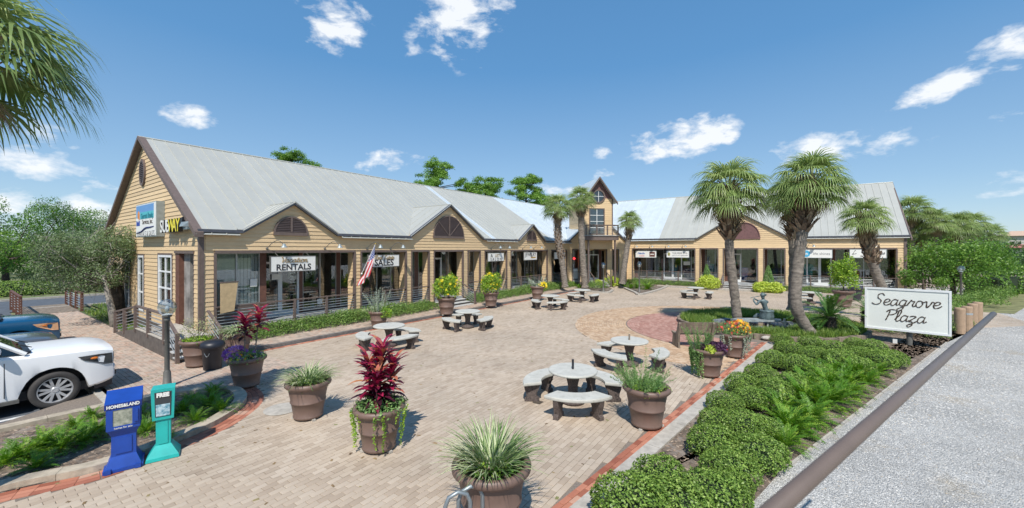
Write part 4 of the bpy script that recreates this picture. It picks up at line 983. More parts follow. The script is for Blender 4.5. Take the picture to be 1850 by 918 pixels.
bpart('notice_sheet', MB().box(10.3,10.55,1.49,1.5,ZF+.3,ZF+.55,m=mL), M_SIGNW)
bpart('door_lettering_board', MB().box(9.05,9.4,1.6,1.61,1.3,2.7,m=mL), mat('lettering_board', (.05,.05,.05), .7))
dlb = MB()
for i in range(9): dlb.box(9.08,9.37,1.585,1.595,1.4+i*.14,1.43+i*.14,m=mL)
bpart('price_list', dlb, M_SIGNW)
bpart('door_notice', MB().box(-8.95,-8.35,1.47,1.48,1.95,2.3,m=mR), M_SIGNW)
bpart('window_unit', MB().box(.5,1.05,.3,.6,ZF+.2,ZF+1.1,m=mE), M_SIGNW)
# ================================================================== plants
RS = np.random.RandomState(11)
def unit(v): return v/np.maximum(np.linalg.norm(v, axis=-1, keepdims=True), 1e-9)
def leaf_quads(c, d, s, l, w, fold=.0):
    """rhombic leaves: centre c, long axis d, side axis s, length l, width w"""
    l = np.asarray(l)[:,None] if np.ndim(l) else l; w = np.asarray(w)[:,None] if np.ndim(w) else w
    v = np.stack([c-d*l/2, c+s*w/2-d*l*.05, c+d*l/2, c-s*w/2-d*l*.05], 1).reshape(-1,3)
    q = np.arange(len(c)*4).reshape(-1,4); return v, q
def rand_dirs(n, rs=RS): return unit(rs.normal(size=(n,3)))
def join(parts):
    V = []; Q = []; R = []; o = 0
    for v, q, r in parts: V.append(v); Q.append(q+o); R.append(r); o += len(v)
    return np.concatenate(V), np.concatenate(Q), np.concatenate(R)
def foliage_mesh(name, pts, nrm, l, w, rs=RS, jit=.7, tone=None):
    n = len(pts); d = unit(np.cross(nrm, rand_dirs(n, rs))+nrm*rs.uniform(.0,.9,(n,1))); s = unit(np.cross(d, nrm+rand_dirs(n, rs)*jit))
    L = l*rs.uniform(.6,1.3,n); W = w*rs.uniform(.6,1.3,n)
    v, q = leaf_quads(pts, d, s, L, W); return v, q, (rs.rand(n) if tone is None else np.clip(tone+rs.normal(size=n)*.18, 0, 1))
def blob_points(n, r, rs, lump=.12, low=-.5, k=9):
    d = rand_dirs(n*2, rs); d = d[d[:,2] > low][:n]; cs = rand_dirs(k, rs)
    rr = 1+lump*np.max(np.einsum('ij,kj->ik', d, cs)**6, axis=1)-lump*.5*np.abs(np.sin(d[:,0]*7+d[:,1]*5))
    return d, d*rr[:,None]*np.array(r)
# clipped round shrub
def shrub_meshes(seed, n=4200, leaf=.046):
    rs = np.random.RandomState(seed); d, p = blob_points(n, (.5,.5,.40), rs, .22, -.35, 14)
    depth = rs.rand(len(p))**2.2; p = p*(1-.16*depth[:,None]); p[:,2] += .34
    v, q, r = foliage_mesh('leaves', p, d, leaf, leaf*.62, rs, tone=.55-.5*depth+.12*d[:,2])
    return np_mesh('leaves', v, q, r)
SHR = [shrub_meshes(20+i) for i in range(4)]
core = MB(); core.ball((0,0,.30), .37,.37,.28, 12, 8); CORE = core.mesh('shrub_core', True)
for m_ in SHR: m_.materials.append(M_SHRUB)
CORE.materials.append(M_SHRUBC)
def inst(name, me, parent, loc=(0,0,0), rz=0, sc=1, kind=None):
    o = bpy.data.objects.new(name, me); COL.objects.link(o); o.parent = parent; o.location = loc; o.rotation_euler = (0,0,rz)
    o.scale = (sc,)*3 if isinstance(sc, (int,float)) else sc
    if kind: o['kind'] = kind
    return o
def place_word(px, py):
    return ('left' if px < 620 else 'right' if px > 1230 else 'middle')
shr_pos = [(1195,862,.95),(1140,915,1.1),(1232,905,1.0),(1290,893,.95),(1290,795,1.0),(1318,842,.9),(1372,812,1.0),(1300,755,.8),(1345,765,.9),(1380,765,.75),(1310,720,.85),(1360,715,.9),(1340,690,.9),(1400,700,.9),(1375,672,.95),(1430,690,.9),
           (1395,648,1.0),(1440,655,1.0),(1480,668,.8),(1425,630,1.0),(1470,640,1.0),(1515,650,1.0),(1465,618,.9),(1505,628,1.0),(1548,640,1.0),(1585,650,1.0),(1545,618,.8),(1575,630,1.0),(1412,610,.8),(1612,645,.9),(1550,660,.9),(1322,862,.7)]
def ordinal(i): return ('first','second','third','fourth','fifth','sixth','seventh','eighth','ninth','tenth','eleventh','twelfth','thirteenth','fourteenth','fifteenth','sixteenth','seventeenth','eighteenth','nineteenth','twentieth')[i]
def lane_labels(P, lanes, lane_of, fmt):
    out = {}
    for ln in lanes:
        ids = sorted([i for i in range(len(P)) if lane_of(*P[i]) == ln], key=lambda i: P[i][1])
        for k, i in enumerate(ids): out[i] = fmt % (ordinal(k), ln)
    return out
SP = [G(px, py, .3) for px, py, sc in shr_pos]
def lane(X, Y): d = float((X-KA[0])*kn[0]+(Y-KA[1])*kn[1]); return 'kerb-side' if d < .75 else 'middle' if d < 1.9 else 'handrail-side'
SL = lane_labels(SP, ('kerb-side','middle','handrail-side'), lane, '%s clipped shrub from the camera in the %s line of the roadside bed')
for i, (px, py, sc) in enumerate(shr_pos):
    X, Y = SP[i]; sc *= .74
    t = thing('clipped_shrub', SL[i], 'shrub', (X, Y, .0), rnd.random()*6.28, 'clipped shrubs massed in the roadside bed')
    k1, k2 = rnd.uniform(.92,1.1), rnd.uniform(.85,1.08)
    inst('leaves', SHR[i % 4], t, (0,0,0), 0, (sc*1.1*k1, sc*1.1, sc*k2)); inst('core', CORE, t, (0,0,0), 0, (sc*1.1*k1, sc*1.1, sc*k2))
# feathery fern / coontie rosette: arching fronds with leaflets
def frond_mesh(seed, nf=60, L=.58, nl=18, ll=.085, lw=.022, el0=.2, el1=1.3, droop=.8):
    rs = np.random.RandomState(seed); P = []; D = []; Sd = []; LL = []; T = []
    for k in range(nf):
        az = rs.uniform(0, 6.28); el = rs.uniform(el0, el1); fl = L*rs.uniform(.75,1.15); tone = rs.uniform(.2,.9)
        pos = np.zeros(3); h = np.array([math.cos(az), math.sin(az), 0]); e = el; side = np.array([-math.sin(az), math.cos(az), 0])
        for j in range(nl):
            st = fl/nl; d = h*math.cos(e)+np.array([0,0,math.sin(e)]); pos = pos+d*st; e -= droop/nl*(.4+j/nl*1.6)
            if j < 2: continue
            f = math.sin(math.pi*min(.98,(j+.6)/nl))**.6
            for sg in (-1, 1):
                ld = unit(side*sg*1.0+d*.75+np.array([0,0,.15])+rs.normal(size=3)*.08)
                P.append(pos+ld*ll*f*.5); D.append(ld); Sd.append(unit(np.cross(ld, np.cross(d, side)+rs.normal(size=3)*.2))); LL.append(ll*f); T.append(tone+rs.normal()*.1)
        # rachis
    P = np.array(P); v, q = leaf_quads(P, np.array(D), np.array(Sd), np.array(LL), lw)
    return np_mesh('fronds', v, q, np.clip(T,0,1))
FER = [frond_mesh(40+i) for i in range(3)]
for m_ in FER: m_.materials.append(M_FERN)
fern_pos = [(1415,735,1.1),(1450,712,1.1),(1495,690,1.1),(1465,745,1.0),(1510,715,1.1),(1432,768,.9),(1525,690,1.1),(1550,672,1.0),(1420,758,1.0),(1480,720,1.1),(1530,670,1.0),(1580,665,.8),(1565,680,.8),(1455,690,1.0),(1418,790,.8),(1465,745,.7),
            (1535,700,.8),(1480,675,1),(1505,668,1)]
FP = [G(px, py, .2) for px, py, sc in fern_pos]
FL = lane_labels(FP, ('one',), lambda X, Y: 'one', '%s feathery fern from the camera among the roadside shrubs%.0s')
for i, (px, py, sc) in enumerate(fern_pos):
    X, Y = FP[i]; sc *= 1.0
    t = thing('fern', FL[i], 'fern', (X, Y, .02), rnd.random()*6, 'feathery ferns in the roadside bed', sc)
    inst('fronds', FER[i % 3], t)
fern2 = [(8,828,.9),(40,815,1.0),(75,800,1.1),(110,800,1.1),(150,790,1.0),(175,775,1.0),(165,745,.7),(135,765,.8),(65,835,.8),(265,770,.9),(285,745,.9),(300,790,.7),(330,735,.9),(352,752,.9),(378,728,1.1),(400,735,1.0),(385,705,.9),(345,720,.8),(255,740,.7)]
F2 = [G(px, py, .15) for px, py, sc in fern2]; fz = ['left of the blue box' if q[0] < 190 else 'behind the two news boxes' if q[0] < 320 else 'at the rounded end of the kerbed bed' for q in fern2]
for z_ in set(fz):
    ids = sorted([i for i in range(len(fern2)) if fz[i] == z_], key=lambda i: fern2[i][0])
    for k, i in enumerate(ids):
        t = thing('fern', '%s bright fern from the left, %s' % (ordinal(k), z_), 'fern', (*F2[i], .03), rnd.random()*6, 'ferns '+z_, fern2[i][2]*.68); inst('fronds', FER[i % 3], t)
# low hedges along the porches: one plant after another
def loose_bush(seed, n=1500, leaf=.06, r=(.5,.5,.35)):
    rs = np.random.RandomState(seed); d, p = blob_points(n, r, rs, .5, -.2, 10); p = p*(.55+.45*rs.rand(len(p),1)**.6); p[:,2] += r[2]*.6
    v, q, r_ = foliage_mesh('leaves', p, d, leaf, leaf*.5, rs, jit=1.2); return np_mesh('leaves', v, q, r_)
LBU = [loose_bush(60+i) for i in range(3)]
for m_ in LBU: m_.materials.append(leafmat('hedge_leaf', (.07,.13,.03), (.17,.30,.06), (.34,.46,.13)))
def row(label, grp, pts, sc, zs=.0, me=LBU, cat='bush'):
    for i, (x, y) in enumerate(pts):
        t = thing('low_bush', '%s %s' % (ordinal(i), label), cat, (x, y, zs), rnd.random()*6, grp, sc*rnd.uniform(.85,1.15)); inst('leaves', me[i % len(me)], t)
row('low bush from the corner under the first railing, below the RENTALS sign', 'bushes under the first railing', [l2w(-16.85+rnd.uniform(-.08,.08), y) for y in np.arange(6.4, 11.6, .62)], 1.15)
row('green bush from the left under the SALES-sign railings, before the entry steps', 'bushes under the second railing', [l2w(-16.85, y) for y in (12.2,12.9,13.6,14.3,15.0,15.6)], 1.25)
row('low bush right of the entry steps, counted toward the tower', 'bushes under the far left-wing railings', [l2w(-16.8, y) for y in np.arange(19.6, 33, .8)], 1.2)
row('low bush from the left before the right wing, left of its steps', 'bushes left of the right-wing steps', [l2w(x, 39.4) for x in np.arange(-13.5, -6.6, .9)], .95)
row('low bush from the left before the right wing, right of its steps', 'bushes right of the right-wing steps', [l2w(x, 39.3) for x in np.arange(-1.2, 5.9, .9)], 1.0)
row('low plant behind the white plaza sign, counted outward from its post', 'plants behind the plaza sign', [G(px, py) for px, py in ((1598,602),(1625,603),(1660,605),(1690,612),(1700,600),(1730,590),(1580,598))], .8, me=LBU)
row('ground plant around the far lamp post and tan bollards, counted from the lamp', 'plants round the far lamp post', [G(px, py) for px, py in ((1770,545),(1790,545),(1800,540),(1755,550),(1740,560),(1780,555),(1700,570),(1725,560))], 1.5, me=LBU)
row('green plant from the left in the bed left of the tower steps', 'plants left of the tower entrance', [G(px, py) for px, py in ((1000,520),(1035,519),(1048,523),(1063,521),(1078,524),(1025,515),(1090,521))], 1.2, me=FER+LBU)
row('leafy plant from the left in the kerbed bed right of the tower steps', 'plants right of the tower entrance', [G(px, py) for px, py in ((1128,519),(1140,522),(1152,522),(1163,518),(1175,517),(1150,515),(1132,513),(1185,515),(1170,524))], 1.25, me=FER+LBU)
bedT = [G(*q) for q in ((1118,517),(1145,529),(1160,533),(1205,519),(1195,513),(1130,508))]
sheet('entry_bed_soil', bedT, .05, M_MULCH); ebk = thing('bed_kerb', 'pale kerb around the bed right of the tower entrance', 'kerb', (*G(1118,517), 0)); edge_strip(ebk, 'kerb_stone', bedT[:5], -.1, .1, 0, .13, M_CONC, 1.0)
bedT2 = [G(*q) for q in ((985,520),(1050,524),(1065,528),(1098,530),(1108,524),(1090,514),(1010,513))]
sheet('entry_bed_soil', bedT2, .05, M_MULCH); ebk = thing('bed_kerb', 'pale kerb around the bed left of the tower entrance', 'kerb', (*G(985,520), 0)); edge_strip(ebk, 'kerb_stone', bedT2[:5], -.1, .1, 0, .13, M_CONC, 1.0)
# ---- trees
def tree(name, label, cat, X, Y, h, crown_r, crown_z, seed, mleaf, mbark, n=9000, leaf=.14, trunk_r=.16, lean=(0,0), nblob=16, group=None, flat=.7, z0=-.1, twig=False):
    rs = np.random.RandomState(seed); t = thing(name, label, cat, (X, Y, z0), 0, group)
    tb = MB(); cx, cy = lean
    top = Vector((cx*.6, cy*.6, crown_z*.75)); tb.tube([(0,0,-.1),(cx*.15,cy*.15,crown_z*.25),(cx*.35,cy*.35,crown_z*.5),top], [trunk_r*1.25,trunk_r,trunk_r*.85,trunk_r*.6], 9)
    cents = []
    for k in range(nblob):
        a = rs.uniform(0, 6.28); q = math.sqrt(rs.uniform(0.02,1)); zz = rs.uniform(-1, 1)
        f = math.sqrt(max(0, 1-(zz*.8)**2)); c = np.array([cx+q*f*crown_r*math.cos(a), cy+q*f*crown_r*math.sin(a), crown_z+zz*crown_r*flat]); cents.append(c)
        mid = Vector(c)*.5+top*.5+Vector((0,0,-.15*crown_r)); tb.tube([top*.85, mid, Vector(c)], [trunk_r*.42, trunk_r*.25, trunk_r*.07], 5)
    part('trunk', tb, mbark, t, smooth=True)
    ps = []
    per = n//nblob
    for c in cents:
        d, p = blob_points(per, (1,1,.75), rs, .35, -.75, 7); p = p*(.5+.5*rs.rand(len(p),1)**.5)*crown_r*rs.uniform(.32,.46)+c
        ps.append(foliage_mesh('c', p, d, leaf, leaf*.55, rs, 1.2, tone=rs.uniform(.25,.75)+.12*d[:,2]))
    v, q, r = join(ps); me = np_mesh('crown', v, q, r); part('crown', me, mleaf, t)
    if twig:
        tw = MB()
        for c in cents:
            for _ in range(26):
                a = Vector(c)+Vector(rs.normal(size=3))*crown_r*.18; tw.tube([a, a+Vector(rs.normal(size=3))*crown_r*.14], [.012,.004], 3, cap=False)
        part('bare_twigs', tw, M_TWIG, t, kind='stuff')
    return t
# windswept oak at the gable, wood behind it
tree('oak_tree', 'leaning windswept grey-green tree by the corner ramp', 'tree', -17.9, 18.1, 4.2, 2.0, 3.05, 1, M_OAK, M_BARKL, 22000, .095, .13, (-1.5,.6), 22, twig=True, z0=0, flat=.5)
for k, (dx, dy) in enumerate(((-.5,.3),(.35,.2))):
    pass
tree('oak_tree', 'wide grey-green tree with bare twigs behind the parked cars', 'tree', -31, 34, 6, 3.9, 3.9, 2, M_OAK, M_BARKL, 15000, .14, .2, (-1,0), 22, twig=True)
for i, (px, Y, h, cr, mt, lab) in enumerate([(-40,48,8.6,4.6,M_TREE,'bright green tree at the far left edge of the picture'),(60,58,8.4,4.6,M_TREED,'dark rounded tree second from the left edge'),
      (120,62,9.4,4.4,M_TREE,'bright green treetop rising above the twiggy tree'),(10,40,6.0,3.6,M_TREE,'lower green tree overhanging the far road at left'),(190,56,7.2,4.2,M_TREED,'dark green tree just left of the gable wall'),(90,46,4.6,3.8,M_OAK,'grey-green tree across the far road'),
      (-120,52,8,5,M_TREED,'dark tree beyond the left edge'),(232,75,6.5,5,M_TREED,'dark tree peeping beside the gable edge')]):
    X = (px-PX0)/F*Y; tree('broadleaf_tree', lab, 'tree', X, Y, h, cr, h-cr*.55, 100+i, mt, M_BARKD, 9000, .22, .25, (0,0), 16)
for i, (px, py, r, lab) in enumerate([(22,531,(2.6,1.3,.95),'rounded clipped hedge at the left edge of the far kerb island'),(160,524,(2.5,1.3,.9),'rounded hedge behind the small boardwalk railings'),(215,520,(1.6,1.2,.9),'rounded hedge between the boardwalk and the gable wall')]):
    X, Y = G(px, py); t = thing('hedge', lab, 'hedge', (X, Y, 0), .9); rs = np.random.RandomState(i)
    d, p = blob_points(5000, r, rs, .2, -.1, 12); v, q, rr_ = foliage_mesh('leaves', p, d, .13, .07, rs); part('leaves', np_mesh('leaves', v, q, rr_), M_OAK if i else M_SHRUB, t)
    part('core', MB().ball((0,0,0), r[0]*.9, r[1]*.9, r[2]*.9), M_SHRUBC, t, smooth=True)
# pines behind the roofs
def pine(px, pytop, Y, cr, seed, label):
    rs = np.random.RandomState(seed); X = (px-PX0)/F*Y; h = H+(PY0-pytop)/F*Y; t = thing('pine_tree', label, 'tree', (X, Y, 0), 0, 'pines behind the roofs')
    tb = MB(); tb.tube([(0,0,0),(.1,0,h*.5),(0,.1,h*.98)], [.28,.2,.05], 8); ps = []
    for k in range(44):
        z = h*rs.uniform(.55,.98); a = rs.uniform(0,6.28); q = cr*rs.uniform(.3,1)*min(1, .35+(h-z)/h*3.2); c = np.array([q*math.cos(a), q*math.sin(a), z]); tb.tube([(0,0,z-.9),(c[0]*.6,c[1]*.6,z-.35),tuple(c)], [.08,.05,.02], 4)
        for _ in range(3):
            cc = c+rs.normal(size=3)*np.array([.45,.45,.25]); d, p = blob_points(150, (1,1,.6), rs, .5, -.6, 5); p = p*(.3+.7*rs.rand(len(p),1))*.75+cc; ps.append(foliage_mesh('c', p, d, .34, .09, rs, 1.3, tone=rs.uniform(.3,.8)))
    v, q, r = join(ps); part('trunk', tb, M_BARKD, t, smooth=True); part('crown', np_mesh('crown', v, q, r), M_PINE, t)
pine(526, 270, 62, 2.6, 1, 'small pine top showing above the long roof, leftmost of the pines'); pine(570, 294, 60, .7, 2, 'tiny pine tip beside the leftmost pine')
pine(790, 290, 60, 4.3, 3, 'broad pine crown, largest above the left roof'); pine(850, 333, 64, 1.4, 4, 'low pine tip between the broad pine and its right neighbour'); pine(876, 322, 62, 3.4, 5, 'low rounded pine in the middle of the row above the roof')
pine(950, 318, 60, 3.7, 6, 'pine with open crown, rightmost near the tower'); pine(985, 358, 64, 1.6, 7, 'low pine just left of the palms at the tower')
# ---- palms
def fan_crown(seed, nleaf=40, pet=.74, seg=.82, ns=26, hang=1.6, dry=0, e0=1.45, e1=1.9):
    rs = np.random.RandomState(seed); V = []; Q = []; R = []; o = 0; st = MB()
    for k in range(nleaf):
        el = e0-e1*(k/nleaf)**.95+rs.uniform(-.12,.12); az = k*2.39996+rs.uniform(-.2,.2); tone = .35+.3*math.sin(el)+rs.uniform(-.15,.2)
        h = np.array([math.cos(az), math.sin(az), 0]); up = np.array([0,0,1.]); d = h*math.cos(el)+up*math.sin(el); side = np.cross(up, h)
        pl = pet*rs.uniform(.8,1.15); tip = d*pl*.6+(d*.8+np.array([0,0,-.25]))*pl*.4
        st.tube([(0,0,0), tuple(d*pl*.6), tuple(tip)], [.022,.016,.010], 4, cap=False)
        d2 = unit(d+np.array([0,0,-.35])); nrm = unit(np.cross(side, d2)); sl_ = seg*rs.uniform(.85,1.1)
        for j in range(ns):
            t = (j+.5)/ns*2-1; a = t*1.75; sd = unit(d2*math.cos(a)+side*math.sin(a)+nrm*(.28*(1-abs(t))*(-1 if el<0 else 1)+rs.normal()*.05))
            L = sl_*(1-.32*abs(t)**2)*rs.uniform(.9,1.08); w = .030*(1+.2*rs.rand()); p = tip.copy(); wd = unit(np.cross(sd, nrm)); cd_ = sd; ring = []
            for m in range(5):
                f = (1, 1.15, .9, .5, .02)[m]; ring.append((p-wd*w*f*.5*(.35 if m == 0 else 1), p+wd*w*f*.5*(.35 if m == 0 else 1)))
                cd_ = unit(cd_+np.array([0,0,-.13*hang*(m+.3)*(.8+.4*rs.rand())])); p = p+cd_*L/4
            for a_, b_ in ring: V.append(a_); V.append(b_)
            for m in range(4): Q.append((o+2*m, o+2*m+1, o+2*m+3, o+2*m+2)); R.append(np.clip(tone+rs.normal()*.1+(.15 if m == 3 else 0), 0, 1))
            o += 10
    return np_mesh('fan_leaves', np.array(V), np.array(Q), np.array(R)), st.mesh('leaf_stalks')
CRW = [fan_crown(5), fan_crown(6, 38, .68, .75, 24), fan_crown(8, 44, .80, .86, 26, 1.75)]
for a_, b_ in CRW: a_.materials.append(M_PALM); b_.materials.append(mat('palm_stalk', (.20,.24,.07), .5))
DRY = fan_crown(9, 9, .7, .7, 16, 1.6, e0=-.75, e1=.55); DRY[0].materials.append(M_PALMD); DRY[1].materials.append(M_BOOT)
def palm(label, pts, r0, r1, cscale, ci, boots=(.0,.0), group='cabbage palms in the plaza', bark=None, seed=0, nb=70, rot=0, bootw=1.0, stalk=True):
    rs = np.random.RandomState(seed); base = pts[0]; t = thing('palm_tree', label, 'palm tree', base, 0, group)
    P = curve3([Vector(p)-Vector(base) for p in pts], .12)
    n = len(P); tb = MB(); tb.tube(P, [(r0+(r1-r0)*i/(n-1))*(1+.05*math.sin(i*2.1)+.035*rs.normal())*(1.25-.25*min(1,i*.12/.35)) for i in range(n)], 14); part('trunk', tb, bark or M_BARK, t, smooth=True)
    top = P[-1]
    # boots: old leaf bases crossing round the upper trunk
    bl, bh = boots; bm = MB(); tot = sum((P[i+1]-P[i]).length for i in range(n-1))
    for k in range(nb):
        f = k/nb; s = tot-bl+bl*f; acc = 0; c = P[-1]
        for i in range(n-1):
            l_ = (P[i+1]-P[i]).length
            if acc+l_ >= s: c = P[i].lerp(P[i+1], (s-acc)/l_); break
            acc += l_
        a = k*2.39996; h = Vector((math.cos(a), math.sin(a), 0)); sd = Vector((-h.y, h.x, 0)); rr = r1*.85
        lean_ = sd*rs.uniform(-.35,.35); L = (.20+.10*rs.rand())*bootw; up = Vector((0,0,1))
        a0 = c+h*rr*.8; a1 = c+h*(rr+.10*bootw)+up*L*.55+lean_*L; a2 = c+h*(rr+bh*rs.uniform(.5,1.1))+up*L+lean_*L*1.6; w = .055*bootw
        bm.hexa([a0-sd*w-up*.02, a0+sd*w-up*.02, a0+sd*w+h*.05, a0-sd*w+h*.05, a1-sd*w*.7, a1+sd*w*.7, a1+sd*w*.7+h*.025, a1-sd*w*.7+h*.025], r=rs.rand())
        bm.hexa([a1-sd*w*.7, a1+sd*w*.7, a1+sd*w*.7+h*.025, a1-sd*w*.7+h*.025, a2-sd*w*.35, a2+sd*w*.35, a2+sd*w*.35+h*.012, a2-sd*w*.35+h*.012], r=rs.rand())
    part('leaf_bases', bm, M_BOOT, t, kind='stuff')
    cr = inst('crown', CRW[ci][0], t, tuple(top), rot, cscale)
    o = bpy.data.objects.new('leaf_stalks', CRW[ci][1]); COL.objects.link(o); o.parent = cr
    inst('dead_leaves', DRY[0], t, tuple(top-Vector((0,0,.12))), rot+seed, cscale*.8)
    return t
def curve3(P, step):
    out = []
    for i in range(len(P)-1):
        a, b, c, d = P[max(i-1,0)], P[i], P[i+1], P[min(i+2,len(P)-1)]; n = max(2, int((c-b).length/step))
        for k in range(n):
            t = k/n; out.append(.5*((2*b)+(c-a)*t+(2*a-5*b+4*c-d)*t*t+(3*b-a-3*c+d)*t**3))
    out.append(P[-1]); return out
def V3(px, py, Y): return Vector(((px-PX0)/F*Y, Y, H+(PY0-py)/F*Y))
palm('tall palm with a shaggy collar of old leaf bases rising from the fountain island', [V3(1334,596,17.7), V3(1328,540,17.7), V3(1318,450,17.6), V3(1317,348,17.5)], .195, .175, 1.42, 2, (2.1,.40), seed=1, nb=170, bootw=1.8)
palm('thick palm with a curved lower trunk beside the sago, right of the fountain statue', [V3(1474,614,15.6), V3(1452,584,15.7), V3(1438,550,15.7), V3(1440,495,15.7), V3(1451,410,15.7), V3(1466,335,15.7)], .21, .185, 1.24, 2, (1.9,.36), seed=2, nb=160, bootw=1.7, rot=2)
palm('palm whose trunk and crown show just behind the thick curved palm', [V3(1432,560,18.6), V3(1434,460,18.6), V3(1428,360,18.6)], .2, .19, 1.1, 0, (2.0,.36), seed=3, nb=90, bootw=1.3, rot=1)
palm('slender leaning palm in front of the Fashions sign', [V3(1618,580,20), V3(1598,530,20), V3(1575,470,20), V3(1562,394,20)], .2, .2, 1.10, 1, (2.4,.2), seed=4, nb=160, bootw=1.4)
palm('palm left of the tower with a rough patterned trunk', [V3(1021,519,32.5), V3(1015,470,32.5), V3(1008,430,32.4), V3(1008,376,32.4)], .24, .26, 1.15, 2, (4.2,.1), seed=5, nb=150, rot=.7)
palm('tall palm with smooth grey trunk right in front of the tower', [V3(1057,520,34), V3(1053,470,34), V3(1050,410,34), V3(1050,362,34)], .27, .24, 1.15, 2, (1.5,.25), seed=6, nb=90, rot=1.7, bootw=1.4)
palm('smaller palm with a tilted trunk right of the tower', [V3(1124,513,35.5), V3(1128,480,35.5), V3(1134,440,35.5), V3(1138,400,35.5)], .26, .22, 1.08, 1, (1.7,.2), seed=7, nb=80, rot=.2, bootw=1.3)
# near palm at the top left: crown reaches into the picture
palm('near palm whose drooping fronds fill the top left corner', [(-7.6,5.2,0), (-7.55,5.2,2.5), (-7.35,5.2,6.15)], .24, .22, 1.22, 2, (1.5,.3), seed=8, nb=80, rot=2.6, bootw=1.4, group='cabbage palms in the plaza')
for i, (px, py, Y, sc, lab) in enumerate([(1648,383,38,1.6,'far palm just past the right end of the roof'),(1688,402,37,1.5,'far palm second past the roof end'),(1728,412,38,1.5,'far palm behind the spreading tree'),(1756,408,42,1.5,'far palm with brown skirt above the spreading tree'),(1705,425,40,1.3,'low far palm between the palms past the roof'),(1665,425,38,1.2,'lowest far palm beside the roof end'),(1790,424,52,1.5,'small far palm at the right of the group')]):
    palm(lab, [V3(px, 535, Y)*1.0, V3(px, (py+520)/2, Y), V3(px, py, Y)], .24, .22, sc, i % 3, (1.2,.2), group='far palms past the right wing', seed=20+i, nb=30, rot=i)
# sago palms
def sago(label, X, Y, sc, th, seed, nf=46):
    t = thing('sago_palm', label, 'sago palm', (X, Y, .02), 0); rs = np.random.RandomState(seed)
    tb = MB(); tb.tube([(0,0,-.05),(0,0,th*.5),(0,0,th)], [.17*sc,.19*sc,.15*sc], 12)
    for k in range(70):
        a = k*2.4; z = th*k/70; h = Vector((math.cos(a), math.sin(a), 0)); sd = Vector((-h.y,h.x,0)); c = h*.16*sc+Vector((0,0,z))
        tb.hexa([c-sd*.03,c+sd*.03,c+sd*.03+Vector((0,0,.03)),c-sd*.03+Vector((0,0,.03)),c+h*.07-sd*.015+Vector((0,0,.05)),c+h*.07+sd*.015+Vector((0,0,.05)),c+h*.07+sd*.015+Vector((0,0,.07)),c+h*.07-sd*.015+Vector((0,0,.07))])
    part('trunk', tb, M_BARKD, t)
    me = frond_mesh(seed, nf, 1.2, 46, .17, .026, -.15, 1.2, .75); me.materials.append(M_SAGO); inst('fronds', me, t, (0,0,th), 0, sc)
sago('large sago palm between the curved palm trunk and the plaza sign', *G(1499,606), 1.2, .72, 71)
sago('small dark sago palm right beside the left edge of the plaza sign', *G(1562,596), .62, .95, 72, 30)
sago('small fern-like cycad growing out at the foot of the curved palm', *G(1437,592), .42, .55, 73, 26)
# spreading tree, hedges, right background
tree('crape_tree', 'spreading multi-stem green tree behind the sign, beside the far lamp', 'tree', *G(1722,538), 6, 2.9, 2.25, 200, M_TREE, M_BARKD, 16000, .15, .16, (0,0), 30, flat=.42, z0=0)
tree('small_tree', 'small green tree hugging the right end of the shop wall', 'tree', *G(1668,540), 3, 1.3, 1.9, 201, M_TREE, M_BARKD, 4500, .11, .07, (0,0), 9, z0=0)
for i, (x0, y0, x1, y1, w, h, lab) in enumerate([(36,31,62,40,2.2,2.0,'long clipped hedge along the far right, behind the grass strip'),(38,38,80,58,3,2.3,'taller dark hedge behind the long clipped hedge')]):
    L_ = math.hypot(x1-x0, y1-y0); an = math.atan2(y1-y0, x1-x0); t = thing('hedge', lab, 'hedge', (x0, y0, 0), an); rs = np.random.RandomState(i+50)
    n = 14000; a = rs.uniform(0, L_, n); th = rs.uniform(-.3, math.pi+.3, n); lump = 1+.18*np.sin(a*1.7)+.12*np.sin(a*4.1+1)+.1*np.sin(th*5+a)
    nr = np.stack([0*a, -np.cos(th), np.maximum(np.sin(th),0)+.05], 1); p = np.stack([a, -np.cos(th)*w/2*lump, np.abs(np.sin(th))*h*lump], 1)
    v, q, r = foliage_mesh('leaves', p, unit(nr), .2, .11, rs); part('leaves', np_mesh('leaves', v, q, r), M_TREE if i == 0 else M_TREED, t); part('core', MB().box(0.3, L_-.3, -w/2*.8, w/2*.8, 0, h*.6), M_SHRUBC, t)
for i, (px, Y, h, cr, mt, lab) in enumerate([(1700,75,3.4,4.2,M_TREE,'green tree behind the far palms'),(1770,70,4.2,4.2,M_TREED,'dark low tree right of the far palms'),(1820,75,2.6,4,M_OAK,'grey-green tree near the right edge, in front of distant roofs'),(1880,70,2.6,4,M_TREED,'dark tree at the far right edge'),(1760,50,3.6,3,M_OAK,'low olive tree behind the spreading tree')]):
    X = (px-PX0)/F*Y; tree('broadleaf_tree', lab, 'tree', X, Y, h, cr, max(h-cr*.55, 1.6), 300+i, mt, M_BARKD, 7000, .26, .22, (0,0), 14)
# far wood along the horizon (one mass)
rs = np.random.RandomState(77); ps = []
for a in np.arange(-2.2, 2.2, .02):
    if -.1 < a < .62 and False: continue
    R_ = 150+25*math.sin(a*5); c = np.array([R_*math.sin(a), R_*math.cos(a), 0]); hh = rs.uniform(4.5,6.8) if a < .85 else rs.uniform(2.0,3.2)
    d, p = blob_points(260, (3.4,3.4,hh), rs, .3, -.05, 8); ps.append(foliage_mesh('c', p+c, d, 1.1, .7, rs, tone=rs.uniform(.3,.7)))
v, q, r = join(ps); o = part('distant_woods', np_mesh('distant_woods', v, q, r), M_TREED, None); o['kind'] = 'stuff'
